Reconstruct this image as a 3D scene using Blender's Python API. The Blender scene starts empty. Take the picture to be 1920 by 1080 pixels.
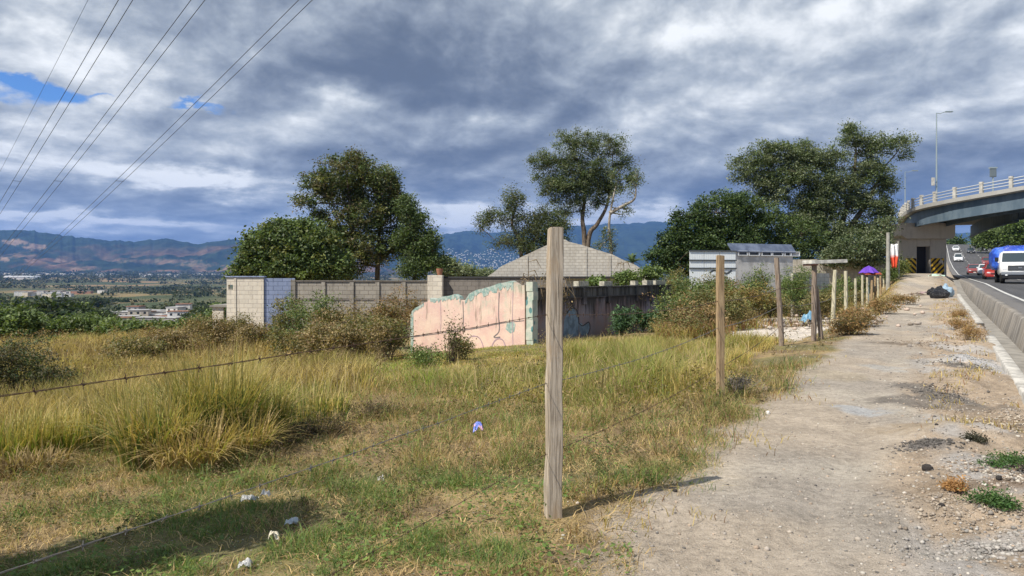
import bpy, math, random
import numpy as np
from mathutils import Vector, Matrix

SC = bpy.context.scene
COL = SC.collection
R = math.radians
F = 1400.0            # focal length in pixels of the 1920 px wide photograph
EYE, HOR = 1.6, 520.0

# ------------------------------------------------------------------ camera
cd = bpy.data.cameras.new('camera')
cam = bpy.data.objects.new('camera', cd)
COL.objects.link(cam)
cam.location = (0, 0, EYE)
cam.rotation_euler = (R(90), 0, 0)
cd.sensor_width = 36.0
cd.lens = F / 1920 * 36.0
cd.shift_y = -20 / 1920.0
cd.clip_start = 0.05
cd.clip_end = 60000
SC.camera = cam
SC.view_settings.view_transform = 'Standard'
SC.view_settings.look = 'None'
SC.view_settings.exposure = 0.4
SC.view_settings.gamma = 1.0
SC.render.film_transparent = False
SC.cycles.max_bounces = 6
SC.cycles.diffuse_bounces = 3
SC.cycles.transparent_max_bounces = 8
SC.cycles.volume_bounces = 0

# ------------------------------------------------------------------ sun
SUN_EL = 49.0
SUN_DIR = Vector((-0.80, -0.60, math.tan(R(SUN_EL)))).normalized()   # towards the sun
sd = bpy.data.lights.new('sun', 'SUN')
sd.energy = 5.0
sd.angle = R(0.53)
sd.color = (1.0, 0.93, 0.82)
sun = bpy.data.objects.new('sun', sd)
COL.objects.link(sun)
sun.rotation_euler = SUN_DIR.to_track_quat('Z', 'Y').to_euler()

# ------------------------------------------------------------------ node helpers
class NT:
    def __init__(s, tree):
        s.t = tree
        s.n = tree.nodes
        s.l = tree.links
    def put(s, sock, v):
        if hasattr(v, 'is_output'):
            s.l.new(v, sock)
        elif v is not None:
            if hasattr(sock.default_value, '__len__') and not hasattr(v, '__len__'):
                v = [v] * len(sock.default_value)
            if hasattr(v, '__len__') and len(v) == 3 and len(sock.default_value) == 4:
                v = (*v, 1)
            sock.default_value = v
    def m(s, op, a, b=None, c=None, clamp=False):
        n = s.n.new('ShaderNodeMath'); n.operation = op; n.use_clamp = clamp
        s.put(n.inputs[0], a)
        if b is not None: s.put(n.inputs[1], b)
        if c is not None: s.put(n.inputs[2], c)
        return n.outputs[0]
    def vm(s, op, a, b=None):
        n = s.n.new('ShaderNodeVectorMath'); n.operation = op
        s.put(n.inputs[0], a)
        if b is not None: s.put(n.inputs[1], b)
        return n.outputs['Value'] if op in ('LENGTH', 'DOT_PRODUCT') else n.outputs[0]
    def noise(s, vec, scale, detail=4, rough=0.5, dist=0.0, col=False, lac=2.0):
        n = s.n.new('ShaderNodeTexNoise')
        if vec is not None: s.put(n.inputs['Vector'], vec)
        n.inputs['Scale'].default_value = scale
        n.inputs['Detail'].default_value = detail
        n.inputs['Roughness'].default_value = rough
        n.inputs['Lacunarity'].default_value = lac
        n.inputs['Distortion'].default_value = dist
        return n.outputs['Color'] if col else n.outputs[0]
    def vor(s, vec, scale, out='Distance', feature='F1'):
        n = s.n.new('ShaderNodeTexVoronoi'); n.feature = feature
        if vec is not None: s.put(n.inputs['Vector'], vec)
        n.inputs['Scale'].default_value = scale
        return n.outputs[out]
    def mix(s, f, a, b, mode='MIX'):
        n = s.n.new('ShaderNodeMix'); n.data_type = 'RGBA'; n.blend_type = mode
        s.put(n.inputs[0], f); s.put(n.inputs[6], a); s.put(n.inputs[7], b)
        return n.outputs[2]
    def ss(s, v, a, b, lo=0.0, hi=1.0):
        n = s.n.new('ShaderNodeMapRange'); n.interpolation_type = 'SMOOTHSTEP'
        s.put(n.inputs[0], v)
        for i, q in enumerate((a, b, lo, hi)): n.inputs[i + 1].default_value = q
        return n.outputs[0]
    def sep(s, v):
        n = s.n.new('ShaderNodeSeparateXYZ'); s.put(n.inputs[0], v); return n.outputs
    def comb(s, x, y, z):
        n = s.n.new('ShaderNodeCombineXYZ')
        for i, q in enumerate((x, y, z)): s.put(n.inputs[i], q)
        return n.outputs[0]
    def coord(s, which='Object'):
        return s.n.new('ShaderNodeTexCoord').outputs[which]
    def attr(s, name='Col'):
        n = s.n.new('ShaderNodeAttribute'); n.attribute_name = name
        return n.outputs['Color']
    def bump(s, h, strength=0.4, dist=0.02):
        n = s.n.new('ShaderNodeBump')
        n.inputs['Strength'].default_value = strength
        n.inputs['Distance'].default_value = dist
        s.l.new(h, n.inputs['Height'])
        return n.outputs[0]

def new_mat(name):
    m = bpy.data.materials.new(name)
    m.use_nodes = True
    b = m.node_tree.nodes['Principled BSDF']
    b.inputs['Specular IOR Level'].default_value = 0.25
    return m, NT(m.node_tree), b

# ------------------------------------------------------------------ world: Nishita sky with broken cloud
w = bpy.data.worlds.new('World')
SC.world = w
w.use_nodes = True
T = NT(w.node_tree)
bg = w.node_tree.nodes['Background']
bg.inputs[1].default_value = 0.10
sky = T.n.new('ShaderNodeTexSky')
sky.sky_type = 'NISHITA'
sky.sun_disc = False
sky.sun_elevation = R(SUN_EL)
sky.sun_rotation = math.atan2(SUN_DIR.x, SUN_DIR.y)
sky.altitude = 1400
d = T.coord('Generated')
d = T.vm('NORMALIZE', d)
dx, dy, dz = T.sep(d)[0:3]
az = T.m('ARCTAN2', dx, dy)
el = T.m('ARCSINE', dz)
def azel(px, py):
    a = math.atan((px - 960) / F)
    return a, math.atan((HOR - py) / F * math.cos(a))
# cloud field in direction space, flattened towards the horizon as a cloud deck is
elc = T.m('MAXIMUM', el, -0.02)
vv = T.m('MULTIPLY', T.m('LOGARITHM', T.m('ADD', elc, 0.07), 2.718282), 0.52)
sv = T.comb(az, vv, 0.0)
wn = T.noise(sv, 4.0, 3, 0.5, col=True)
svw = T.vm('ADD', sv, T.vm('MULTIPLY', T.vm('SUBTRACT', wn, (.5, .5, .5)), (.09, .07, 0)))
nL = T.noise(svw, 1.9, 3, 0.45)
nB = T.noise(svw, 5.0, 10, 0.56)
nBo = T.noise(T.vm('ADD', svw, (-0.012, 0.030, 0.0)), 5.0, 10, 0.56)
relief = T.m('SUBTRACT', nB, nBo)
nA = nL
wsm = T.noise(sv, 8.0, 6, 0.6, col=True)
wx, wy, wz = T.sep(T.vm('SUBTRACT', wsm, (.5, .5, .5)))[0:3]
azw = T.m('ADD', az, T.m('MULTIPLY', wx, 0.20))
elw = T.m('ADD', el, T.m('MULTIPLY', wy, 0.10))
def blob(px, py, sx, sy, amp, tilt=0.0):
    a, e = azel(px, py)
    u = T.m('SUBTRACT', azw, a); v = T.m('SUBTRACT', elw, e)
    if tilt:
        c, s_ = math.cos(tilt), math.sin(tilt)
        u, v = (T.m('ADD', T.m('MULTIPLY', u, c), T.m('MULTIPLY', v, s_)),
                T.m('SUBTRACT', T.m('MULTIPLY', v, c), T.m('MULTIPLY', u, s_)))
    u = T.m('MULTIPLY', u, F / sx); v = T.m('MULTIPLY', v, F / sy)
    q = T.m('ADD', T.m('MULTIPLY', u, u), T.m('MULTIPLY', v, v))
    return T.m('MULTIPLY', T.m('EXPONENT', T.m('MULTIPLY', q, -1.0)), amp)
def total(bl):
    o = bl[0]
    for b_ in bl[1:]: o = T.m('ADD', o, b_)
    return o
lightv = total([
    blob(860, 150, 360, 95, -.27), blob(1010, 235, 150, 45, -.14), blob(640, 60, 220, 60, -.08),
    blob(720, 290, 420, 40, -.07), blob(1250, 345, 330, 45, -.20), blob(830, 330, 90, 45, -.16),
    blob(230, 385, 330, 16, -.13), blob(300, 235, 190, 25, -.08), blob(420, 315, 240, 22, -.09), blob(80, 345, 200, 12, -.05),
    blob(1800, 330, 260, 60, -.14), blob(1560, 210, 160, 40, -.03), blob(500, 130, 200, 45, -.06),
    blob(630, 195, 95, 26, .20, -.2), blob(925, 235, 60, 30, .20), blob(120, 90, 170, 45, .16),
    blob(120, 215, 150, 40, .16), blob(430, 240, 240, 34, .13), blob(160, 318, 260, 22, .16),
    blob(430, 350, 190, 15, .24), blob(880, 402, 150, 18, .30), blob(1190, 400, 120, 16, .26),
    blob(300, 425, 260, 14, .20), blob(60, 410, 160, 9, .08), blob(1310, 190, 220, 70, .13), blob(1340, 60, 300, 60, .10),
    blob(1130, 215, 90, 40, .10), blob(1750, 120, 260, 80, .04), blob(880, 270, 120, 16, .10), blob(560, 405, 150, 12, .06),
])
val = T.m('ADD', T.m('ADD', T.m('MULTIPLY', T.m('SUBTRACT', nL, 0.5), 0.45),
                     T.m('MULTIPLY', T.m('SUBTRACT', nB, 0.5), 0.62)), T.m('MULTIPLY', relief, 1.7))
val = T.m('ADD', T.m('ADD', val, T.m('MULTIPLY', lightv, 1.50)), 0.615)
cr = T.n.new('ShaderNodeValToRGB')
T.l.new(val, cr.inputs[0])
els = cr.color_ramp.elements
stops = [(0.12, (.108, .134, .180)), (0.32, (.172, .204, .254)), (0.50, (.272, .310, .362)),
         (0.66, (.385, .425, .468)), (0.81, (.58, .61, .63)), (0.94, (.79, .81, .82))]
els[0].position, els[0].color = stops[0][0], (*stops[0][1], 1)
els[1].position, els[1].color = stops[-1][0], (*stops[-1][1], 1)
for p_, c_ in stops[1:-1]:
    e_ = els.new(p_); e_.color = (*c_, 1)
cr.color_ramp.interpolation = 'B_SPLINE'
# bluer and darker towards the horizon
cl = T.mix(T.ss(el, 0.02, 0.16, 0.30, 0.0), cr.outputs[0], (.085, .17, .34))
cl10 = T.vm('MULTIPLY', cl, (10, 10, 10))
hole = total([blob(25, 185, 75, 30, 1.0), blob(10, 165, 120, 12, .5), blob(385, 203, 65, 9, .95), blob(160, 172, 40, 7, .7)])
hole = T.m('ADD', hole, T.m('MULTIPLY', T.m('SUBTRACT', 0.5, nB), 1.3))
hmask = T.ss(hole, 0.40, 0.98)
behind = T.ss(dy, -0.1, -0.5)           # more open sky behind the camera, where the sun is
openb = T.ss(T.m('ADD', nA, T.m('MULTIPLY', behind, .12)), 0.60, 0.68)
hmask = T.m('MAXIMUM', hmask, T.m('MULTIPLY', openb, behind))
blue = T.vm('MULTIPLY', sky.outputs[0], (.50, .80, 1.20))
T.l.new(T.mix(hmask, cl10, blue), bg.inputs[0])

# ------------------------------------------------------------------ numpy noise
rng = np.random.default_rng(7)
random.seed(7)
_tab = rng.random((256, 256))
def vnoise(x, y):
    x = np.asarray(x, float); y = np.asarray(y, float)
    xi = np.floor(x).astype(int); yi = np.floor(y).astype(int)
    fx = x - xi; fy = y - yi
    fx = fx * fx * (3 - 2 * fx); fy = fy * fy * (3 - 2 * fy)
    a = _tab[xi & 255, yi & 255]; b = _tab[(xi + 1) & 255, yi & 255]
    c = _tab[xi & 255, (yi + 1) & 255]; d_ = _tab[(xi + 1) & 255, (yi + 1) & 255]
    return (a * (1 - fx) + b * fx) * (1 - fy) + (c * (1 - fx) + d_ * fx) * fy
def fbm(x, y, octs=4, g=0.5):
    s_ = 0; a = 1; t_ = 0
    x = np.asarray(x, float); y = np.asarray(y, float)
    for i in range(octs):
        s_ = s_ + a * vnoise(x + 17.3 * i, y - 9.1 * i); t_ += a
        x = x * 2.03; y = y * 2.03; a *= g
    return s_ / t_
def sstep(a, b, v):
    t_ = np.clip((v - a) / (b - a), 0, 1)
    return t_ * t_ * (3 - 2 * t_)

# ------------------------------------------------------------------ mesh helpers
def link(o, parent=None):
    COL.objects.link(o)
    if parent is not None:
        o.parent = parent
    return o
def tag(o, label=None, cat=None, group=None, kind=None):
    if label: o['label'] = label
    if cat: o['category'] = cat
    if group: o['group'] = group
    if kind: o['kind'] = kind
    return o
def empty(name, loc=(0, 0, 0), rz=0.0):
    o = bpy.data.objects.new(name, None)
    o.location = loc; o.rotation_euler = (0, 0, rz)
    o.empty_display_size = 0.3
    return link(o)
def np_mesh(name, verts, faces, mat, parent=None, colors=None, smooth=False):
    """verts (N,3); faces list of int arrays, each (M,k)"""
    me = bpy.data.meshes.new(name)
    verts = np.asarray(verts, dtype=np.float32)
    if not isinstance(faces, (list, tuple)): faces = [faces]
    faces = [np.asarray(f, dtype=np.int32) for f in faces if len(f)]
    me.vertices.add(len(verts)); me.vertices.foreach_set('co', verts.ravel())
    nl = sum(f.size for f in faces); nf = sum(len(f) for f in faces)
    me.loops.add(nl); me.polygons.add(nf)
    me.loops.foreach_set('vertex_index', np.concatenate([f.ravel() for f in faces]))
    tot = np.concatenate([np.full(len(f), f.shape[1], dtype=np.int32) for f in faces])
    start = np.concatenate([[0], np.cumsum(tot)[:-1]]).astype(np.int32)
    me.polygons.foreach_set('loop_start', start)
    if smooth: me.polygons.foreach_set('use_smooth', np.ones(nf, dtype=bool))
    me.update(calc_edges=True)
    if colors is not None:
        at = me.color_attributes.new('Col', 'FLOAT_COLOR', 'POINT')
        c = np.ones((len(verts), 4), dtype=np.float32); c[:, :3] = colors
        at.data.foreach_set('color', c.ravel())
    me.materials.append(mat)
    o = bpy.data.objects.new(name, me)
    return link(o, parent)
class MB:
    """collects boxes, tubes, prisms; build() links them as one mesh object"""
    def __init__(s): s.v = []; s.f = []
    def add(s, vs, fs):
        b = len(s.v); s.v += [tuple(v) for v in vs]; s.f += [tuple(i + b for i in f) for f in fs]
        return s
    def box(s, x0, x1, y0, y1, z0, z1, M=None):
        vs = [Vector((x, y, z)) for z in (z0, z1) for x, y in ((x0, y0), (x1, y0), (x1, y1), (x0, y1))]
        if M is not None: vs = [M @ v for v in vs]
        return s.add(vs, [(3, 2, 1, 0), (4, 5, 6, 7), (0, 1, 5, 4), (1, 2, 6, 5), (2, 3, 7, 6), (3, 0, 4, 7)])
    def tube(s, pts, rad, n=6, caps=True):
        pts = [Vector(p) for p in pts]
        if not hasattr(rad, '__len__'): rad = [rad] * len(pts)
        rings = []; up0 = None
        for i, p in enumerate(pts):
            t_ = (pts[min(i + 1, len(pts) - 1)] - pts[max(i - 1, 0)])
            if t_.length < 1e-9: t_ = Vector((0, 0, 1))
            t_.normalize()
            if up0 is None:
                up0 = Vector((1, 0, 0)) if abs(t_.x) < .8 else Vector((0, 1, 0))
            a = t_.cross(up0).normalized(); b = a.cross(t_).normalized(); up0 = b
            rings.append([p + (a * math.cos(k * 2 * math.pi / n) + b * math.sin(k * 2 * math.pi / n)) * rad[i] for k in range(n)])
        vs = [v for r in rings for v in r]; fs = []
        for i in range(len(pts) - 1):
            for k in range(n):
                fs.append((i * n + k, i * n + (k + 1) % n, (i + 1) * n + (k + 1) % n, (i + 1) * n + k))
        if caps:
            fs.append(tuple(range(n - 1, -1, -1))); fs.append(tuple((len(pts) - 1) * n + k for k in range(n)))
        return s.add(vs, fs)
    def prism(s, poly, y0, y1):
        """polygon in x,z extruded along y"""
        n = len(poly)
        vs = [(x, y0, z) for x, z in poly] + [(x, y1, z) for x, z in poly]
        fs = [tuple(range(n)), tuple(range(2 * n - 1, n - 1, -1))]
        fs += [(i, i + n, (i + 1) % n + n, (i + 1) % n) for i in range(n)]
        return s.add(vs, fs)
    def build(s, name, mat, parent=None, bevel=0.0, smooth=False):
        me = bpy.data.meshes.new(name)
        me.from_pydata(s.v, [], s.f); me.update()
        import bmesh
        bm = bmesh.new(); bm.from_mesh(me)
        bmesh.ops.recalc_face_normals(bm, faces=bm.faces)
        if bevel:
            bmesh.ops.bevel(bm, geom=[e for e in bm.edges if e.is_manifold and e.calc_face_angle(0) > 0.5], offset=bevel, segments=2, affect='EDGES', clamp_overlap=True)
        bm.to_mesh(me); bm.free()
        if smooth:
            for p in me.polygons: p.use_smooth = True
        me.materials.append(mat)
        o = bpy.data.objects.new(name, me)
        return link(o, parent)
def copy_tree(o, parent=None):
    c = o.copy(); COL.objects.link(c); c.parent = parent
    for ch in o.children: copy_tree(ch, c)
    return c
def at(px, py, Y):
    return Vector(((px - 960) / F * Y, Y, EYE + (HOR - py) / F * Y))

# ------------------------------------------------------------------ the lie of the land
def Wc(x, y): return x * 0.869 - y * 0.495       # metres to the right of the road's reference line
def XatW(wv, y): return (wv + y * 0.495) / 0.869
def hroad(y):
    return np.interp(y, [-60, 0, 15, 24, 33, 46, 65, 105, 140, 180, 203, 215, 245, 300, 500, 9000],
                     [-.2, .25, .62, .78, .92, 1.22, 1.42, 2.0, 3.4, 5.7, 8.0, 9.3, 12.4, 14.0, 12, 12])
def hpath(y):
    return np.interp(y, [-60, 10, 18, 40, 48, 56, 70, 105, 140, 180, 203, 215, 245, 300, 9000],
                     [0, 0, .17, .45, .68, 1.15, 1.95, 2.2, 3.2, 5.4, 7.6, 8.9, 12, 13.5, 12])
def hfence(y):
    return np.interp(y, [-60, 5, 10, 16, 24, 30, 45, 56, 70, 95, 140, 9000],
                     [0, 0, 0, .08, 0, -.08, -.2, -.12, .5, 1.2, 1.5, 1.5])
def hvalley(r):
    return np.interp(np.log(np.maximum(r, 30)), np.log([30, 60, 100, 200, 400, 700, 1000, 2500, 5000, 7000, 12000]),
                     [-2.5, -4.0, -7, -13, -21.5, -26, -29, -30, 0, 30, 60])
FWX = [(-40, -2.2), (0, -2.2), (10, -2.5), (16, -3.0), (26, -2.9), (60, -4.2), (70, -6), (9000, -6)]
def pedge(y):
    return np.interp(y, [0, 4, 5, 8, 12, 16, 30, 60], [-1.35, -1.52, -1.74, -1.90, -1.92, -1.80, -1.9, -2.5])
def gz(x, y):
    x = np.asarray(x, float); y = np.asarray(y, float)
    wv = Wc(x, y)
    fw = np.interp(y, [a for a, b in FWX], [b for a, b in FWX])
    u = fw - wv
    hf = hfence(y) - np.interp(u, [0, 7.7, 12.3, 26, 46, 60, 400], [0, .42, .93, 1.1, 2.4, 3.6, 4])
    t_ = sstep(-1.0 - .3 * np.clip(y / 20, 0, 3), 0.3, u)
    plate = hpath(y) * (1 - t_) + hf * t_
    # the plateau ends on the left and beyond the buildings
    e = np.maximum(u - 45, (y - 110) * (u > 6))
    k = sstep(0, 50, e)
    zv = hvalley(np.hypot(x, y))
    amp = np.clip(y, 60, 3000) * 0.012
    zv = zv + (fbm(x / 260.0 + 5, y / 260.0, 3) - .5) * np.minimum(amp * 1.6, 16) + (fbm(x / 70.0, y / 70.0, 3) - .5) * np.minimum(amp, 5)
    z = plate * (1 - k) + zv * k
    near = sstep(60, 30, np.hypot(x, y))
    rough = (fbm(x * .9, y * .9, 3) - .5) * .10 + (fbm(x * 4, y * 4, 3) - .5) * .035
    pm = sstep(-.3, -1.1, u) * sstep(.1, -.5, wv)              # trodden path is smoother
    z = z + near * rough * (1 - .72 * pm)
    # rough verge right of the path
    vg = sstep(-.5, .1, wv) * sstep(1.2, .9, wv) * near
    z = z + vg * ((fbm(x * 1.1 + 9, y * 1.1, 3) - .38) * .26 + (fbm(x * 5 + 2, y * 5, 3) - .5) * .08)
    z = z - near * pm * .03 * np.exp(-((wv + .75 + .1 * np.sin(y * .7)) / .16) ** 2)
    # low mound heaped against the bridge pier side of the path
    z = z + .30 * np.exp(-((wv + 2.4) / .9) ** 2 - ((y - 52) / 12) ** 2)
    z = z + .05 * np.exp(-((wv + .05) / .35) ** 2 - ((y - 7.3) / 1.0) ** 2)
    # sunk below gutter and road
    s_ = sstep(1.10, 1.22, wv)
    zr = np.minimum(hpath(y), hroad(y)) - .45
    zr = np.where(wv > 26, hroad(y) + np.clip((wv - 26) * .06, 0, 3), zr)
    z = z * (1 - s_) + zr * s_
    return z
def g1(x, y): return float(gz(x, y))
def on(px, Y, dz=0.0):
    """point on the ground at depth Y in the direction of pixel column px"""
    x = (px - 960) / F * Y
    return Vector((x, Y, g1(x, Y) + dz))
# ------------------------------------------------------------------ materials
def leaf_mat(name, trans=.35, rough=.55):
    m, T, b = new_mat(name)
    c = T.attr()
    T.put(b.inputs['Base Color'], c)
    b.inputs['Roughness'].default_value = rough
    b.inputs['Specular IOR Level'].default_value = .3
    tr = T.n.new('ShaderNodeBsdfTranslucent')
    T.put(tr.inputs[0], T.vm('MULTIPLY', c, (1.1, 1.15, .6)))
    ms = T.n.new('ShaderNodeMixShader'); ms.inputs[0].default_value = trans
    out = m.node_tree.nodes['Material Output']
    T.l.new(b.outputs[0], ms.inputs[1]); T.l.new(tr.outputs[0], ms.inputs[2]); T.l.new(ms.outputs[0], out.inputs[0])
    return m
M_leaf = leaf_mat('leaf', .34)
M_grass = leaf_mat('grass_blade', .35, .65)
def plain(name, col, rough=.6, spec=.25, metal=0, noise_scale=0, noise_amt=.25, bump=0, col2=None):
    m, T, b = new_mat(name)
    b.inputs['Roughness'].default_value = rough
    b.inputs['Specular IOR Level'].default_value = spec
    b.inputs['Metallic'].default_value = metal
    if noise_scale:
        co = T.coord('Object')
        n = T.noise(co, noise_scale, 6, .6)
        c2 = col2 or tuple(v * (1 - noise_amt) for v in col)
        T.put(b.inputs['Base Color'], T.mix(T.ss(n, .38, .62), c2, col))
        if bump: T.l.new(T.bump(n, bump, .02), b.inputs['Normal'])
    else:
        b.inputs['Base Color'].default_value = (*col, 1)
    return m
def bark_mat(name, a, b_):
    m, T, b = new_mat(name)
    co = T.vm('MULTIPLY', T.coord('Object'), (1, 1, .25))
    n = T.noise(co, 6, 6, .65)
    T.put(b.inputs['Base Color'], T.mix(T.ss(n, .35, .65), a, b_))
    b.inputs['Roughness'].default_value = .9
    T.l.new(T.bump(n, .6, .05), b.inputs['Normal'])
    return m
M_bark = bark_mat('bark_brown', (.07, .05, .035), (.20, .16, .12))
M_bark_pale = bark_mat('bark_pale', (.16, .13, .10), (.42, .38, .32))
def wood_mat(name, a, b_, c_):
    m, T, b = new_mat(name)
    o = T.coord('Object')
    g = T.noise(T.vm('MULTIPLY', o, (1, 1, .045)), 70, 5, .65, dist=.6)
    k = T.noise(T.vm('MULTIPLY', o, (1, 1, .35)), 6, 4, .6)
    c = T.mix(T.ss(g, .36, .62), a, b_)
    c = T.mix(T.ss(k, .52, .70), c, c_)
    crack = T.ss(T.noise(T.vm('MULTIPLY', o, (1, 1, .03)), 45, 2, .5), .66, .70)
    c = T.mix(T.m('MULTIPLY', crack, .8), c, (.05, .04, .03))
    T.put(b.inputs['Base Color'], c)
    b.inputs['Roughness'].default_value = .85
    T.l.new(T.bump(T.m('SUBTRACT', g, T.m('MULTIPLY', crack, .6)), .55, .006), b.inputs['Normal'])
    return m
M_post = wood_mat('weathered_wood', (.25, .205, .155), (.50, .43, .34), (.36, .27, .18))
M_post2 = wood_mat('tan_wood', (.22, .15, .085), (.42, .31, .18), (.24, .17, .12))
M_post3 = wood_mat('grey_wood', (.14, .11, .09), (.30, .24, .19), (.18, .12, .08))
M_post4 = wood_mat('pale_wood', (.32, .29, .20), (.56, .52, .38), (.38, .34, .24))
M_rust = plain('rusty_wire', (.13, .085, .06), .7, metal=.4)
M_galv = plain('galvanised_wire', (.20, .19, .18), .6, metal=.3)
M_cable = plain('cable', (.10, .11, .13), .6)

def ground_mat(name, fine=True):
    m, T, b = new_mat(name)
    co = T.coord('Object')
    c = T.attr()
    n1 = T.noise(co, 1.7, 6, .62)
    n2 = T.noise(co, 14, 6, .7)
    n3 = T.noise(co, 90, 3, .7)
    v = T.m('ADD', T.m('ADD', T.m('MULTIPLY', T.ss(n1, .3, .7), .30), T.m('MULTIPLY', T.ss(n2, .3, .7), .42)), T.m('MULTIPLY', T.ss(n3, .3, .7), .40))
    v = T.m('ADD', v, .46)
    c2 = T.mix(1.0, c, T.comb(v, v, v), 'MULTIPLY')
    if fine:
        # embedded stones of many sizes
        st = T.vor(co, 38, 'Distance'); sc = T.vor(co, 38, 'Color')
        msk = T.m('MULTIPLY', T.ss(st, .30, .20), T.ss(T.sep(sc)[0], .80, .86))
        c2 = T.mix(T.m('MULTIPLY', msk, .8), c2, T.mix(T.sep(sc)[1], (.16, .15, .14), (.58, .56, .52)))
        st2 = T.vor(co, 95, 'Distance'); sc2 = T.vor(co, 95, 'Color')
        msk2 = T.m('MULTIPLY', T.ss(st2, .35, .25), T.ss(T.sep(sc2)[0], .72, .76))
        c2 = T.mix(T.m('MULTIPLY', msk2, .65), c2, T.mix(T.sep(sc2)[2], (.10, .09, .085), (.55, .52, .48)))
        h = T.m('ADD', T.m('ADD', T.m('MULTIPLY', n2, .8), T.m('MULTIPLY', n3, .5)), T.m('MULTIPLY', msk, .5))
        T.l.new(T.bump(h, .9, .03), b.inputs['Normal'])
    else:
        T.l.new(T.bump(n2, .5, .1), b.inputs['Normal'])
    T.put(b.inputs['Base Color'], c2)
    b.inputs['Roughness'].default_value = .95
    b.inputs['Specular IOR Level'].default_value = .1
    return m
M_ground = ground_mat('earth')

# ------------------------------------------------------------------ ground sheet, path split out along its own edge
def axis(fine0, fine1, step, lo, hi, grow=1.045):
    a = list(np.arange(fine0, fine1, step)); s_ = step; v = a[-1]
    while v < hi: s_ *= grow; v += s_; a.append(v)
    s_ = step; v = a[0]; pre = []
    while v > lo: s_ *= grow; v -= s_; pre.append(v)
    return np.array(pre[::-1] + a)
gx = axis(-5, 14, .09, -8500, 8500)
gy = axis(1.5, 22, .09, -60, 9000)
GX, GY = np.meshgrid(gx, gy, indexing='ij')
GZ = gz(GX, GY)
nx, ny = GX.shape
V = np.stack([GX.ravel(), GY.ravel(), GZ.ravel()], 1)
I = np.arange(nx * ny).reshape(nx, ny)
Q = np.stack([I[:-1, :-1], I[1:, :-1], I[1:, 1:], I[:-1, 1:]], -1).reshape(-1, 4)
x, y = V[:, 0], V[:, 1]
wv = Wc(x, y)
fwv = np.interp(y, [a for a, b in FWX], [b for a, b in FWX])
u = fwv - wv
n_a = fbm(x * .8, y * .8, 4); n_b = fbm(x * 3.1 + 40, y * 3.1, 4); n_c = fbm(x * .12, y * .12, 4)
dirt = np.array([.365, .31, .248]); dirt_w = np.array([.43, .37, .295]); dirt_g = np.array([.29, .262, .228])
soil = np.array([.21, .155, .09]); straw = np.array([.34, .255, .12]); green = np.array([.08, .11, .035])
pathL = pedge(y) + (n_a - .5) * .6 + (n_b - .5) * .5           # the ragged left edge of the path
pathR = -.25 + (fbm(x * .5 + 3, y * .5, 3) - .5) * .9
Cc = np.empty((len(V), 3))
Cc[:] = soil
g_ = sstep(.42, .58, n_b)[:, None]
Cc = Cc * (1 - g_ * .6) + straw * g_ * .6
g_ = (sstep(.5, .62, n_a))[:, None]
Cc = Cc * (1 - g_ * .45) + green * g_ * .45
pm = sstep(-.18, .18, wv - pathL)[:, None]
dcol = dirt + (dirt_w - dirt) * sstep(.45, .65, n_a)[:, None] + (dirt_g - dirt) * sstep(.45, .62, fbm(x * .35 + 8, y * .35 + 3, 4))[:, None] * .8
Cc = Cc * (1 - pm) + dcol * pm
# rough verge: browner, with grey gravel, cinder-black patches
vg = (sstep(-.2, .25, wv - pathR) * sstep(1.2, 1.05, wv))[:, None]
vcol = np.array([.34, .27, .20]) * (0.65 + .7 * n_b[:, None])
vcol = vcol + (np.array([.35, .33, .31]) - vcol) * (sstep(.52, .62, fbm(x * 1.3 + 20, y * .9, 4)))[:, None] * .9
Cc = Cc * (1 - vg) + vcol * vg
def patch(px, py, rx, ry, col, amt=.85, z=0.05):
    global Cc
    Y = (EYE - z) * F / (py - HOR); X = (px - 960) / F * Y
    q = ((x - X) / rx) ** 2 + ((y - Y) / ry) ** 2 + (n_b - .5) * 1.8 + (fbm(x * 9, y * 9, 3) - .5) * 2.0
    k_ = (sstep(1.5, .35, q) * amt)[:, None]
    Cc = Cc * (1 - k_) + np.array(col) * k_
for a in [(1735, 840, .20, .16, (.09, .085, .085)), (1765, 733, .26, .5, (.12, .115, .11)), (1795, 690, .28, .6, (.13, .12, .115)),
          (1740, 745, .6, .6, (.15, .135, .12)), (1810, 760, .5, .35, (.17, .14, .11)), (1880, 800, .5, .3, (.22, .17, .12)), (1700, 720, .25, .3, (.17, .155, .14)), (1830, 920, .35, .15, (.20, .155, .11)), (1680, 650, .5, .3, (.16, .13, .10)), (1860, 690, .35, 1.3, (.38, .38, .39)),
          (1850, 1000, .40, .16, (.30, .285, .27)), (1760, 800, .7, .3, (.30, .24, .17)), (1710, 590, .35, 2.5, (.22, .18, .14)),
          (1560, 700, .5, .7, (.34, .29, .22)), (1620, 760, .35, .3, (.36, .37, .38)), (1900, 920, .25, .2, (.20, .15, .11)), (1660, 690, .3, .5, (.34, .33, .31))]:
    patch(*a[:2], a[2], a[3], a[4])
# bare gravelly lot behind the third and fourth post
lot = (np.exp(-(((x - 8.4) / 2.6) ** 2 + ((y - 21.5) / 4.0) ** 2) ** 2) * 1.3 + np.exp(-(((x - 11) / 3) ** 2 + ((y - 30) / 5) ** 2) ** 2)) * (u > -.1)
lotk = np.clip(lot + (n_b - .5) * .6 * (lot > .1), 0, 1)[:, None]
Cc = Cc * (1 - lotk) + (np.array([.52, .47, .41]) * (.75 + .5 * n_b[:, None])) * lotk
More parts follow.
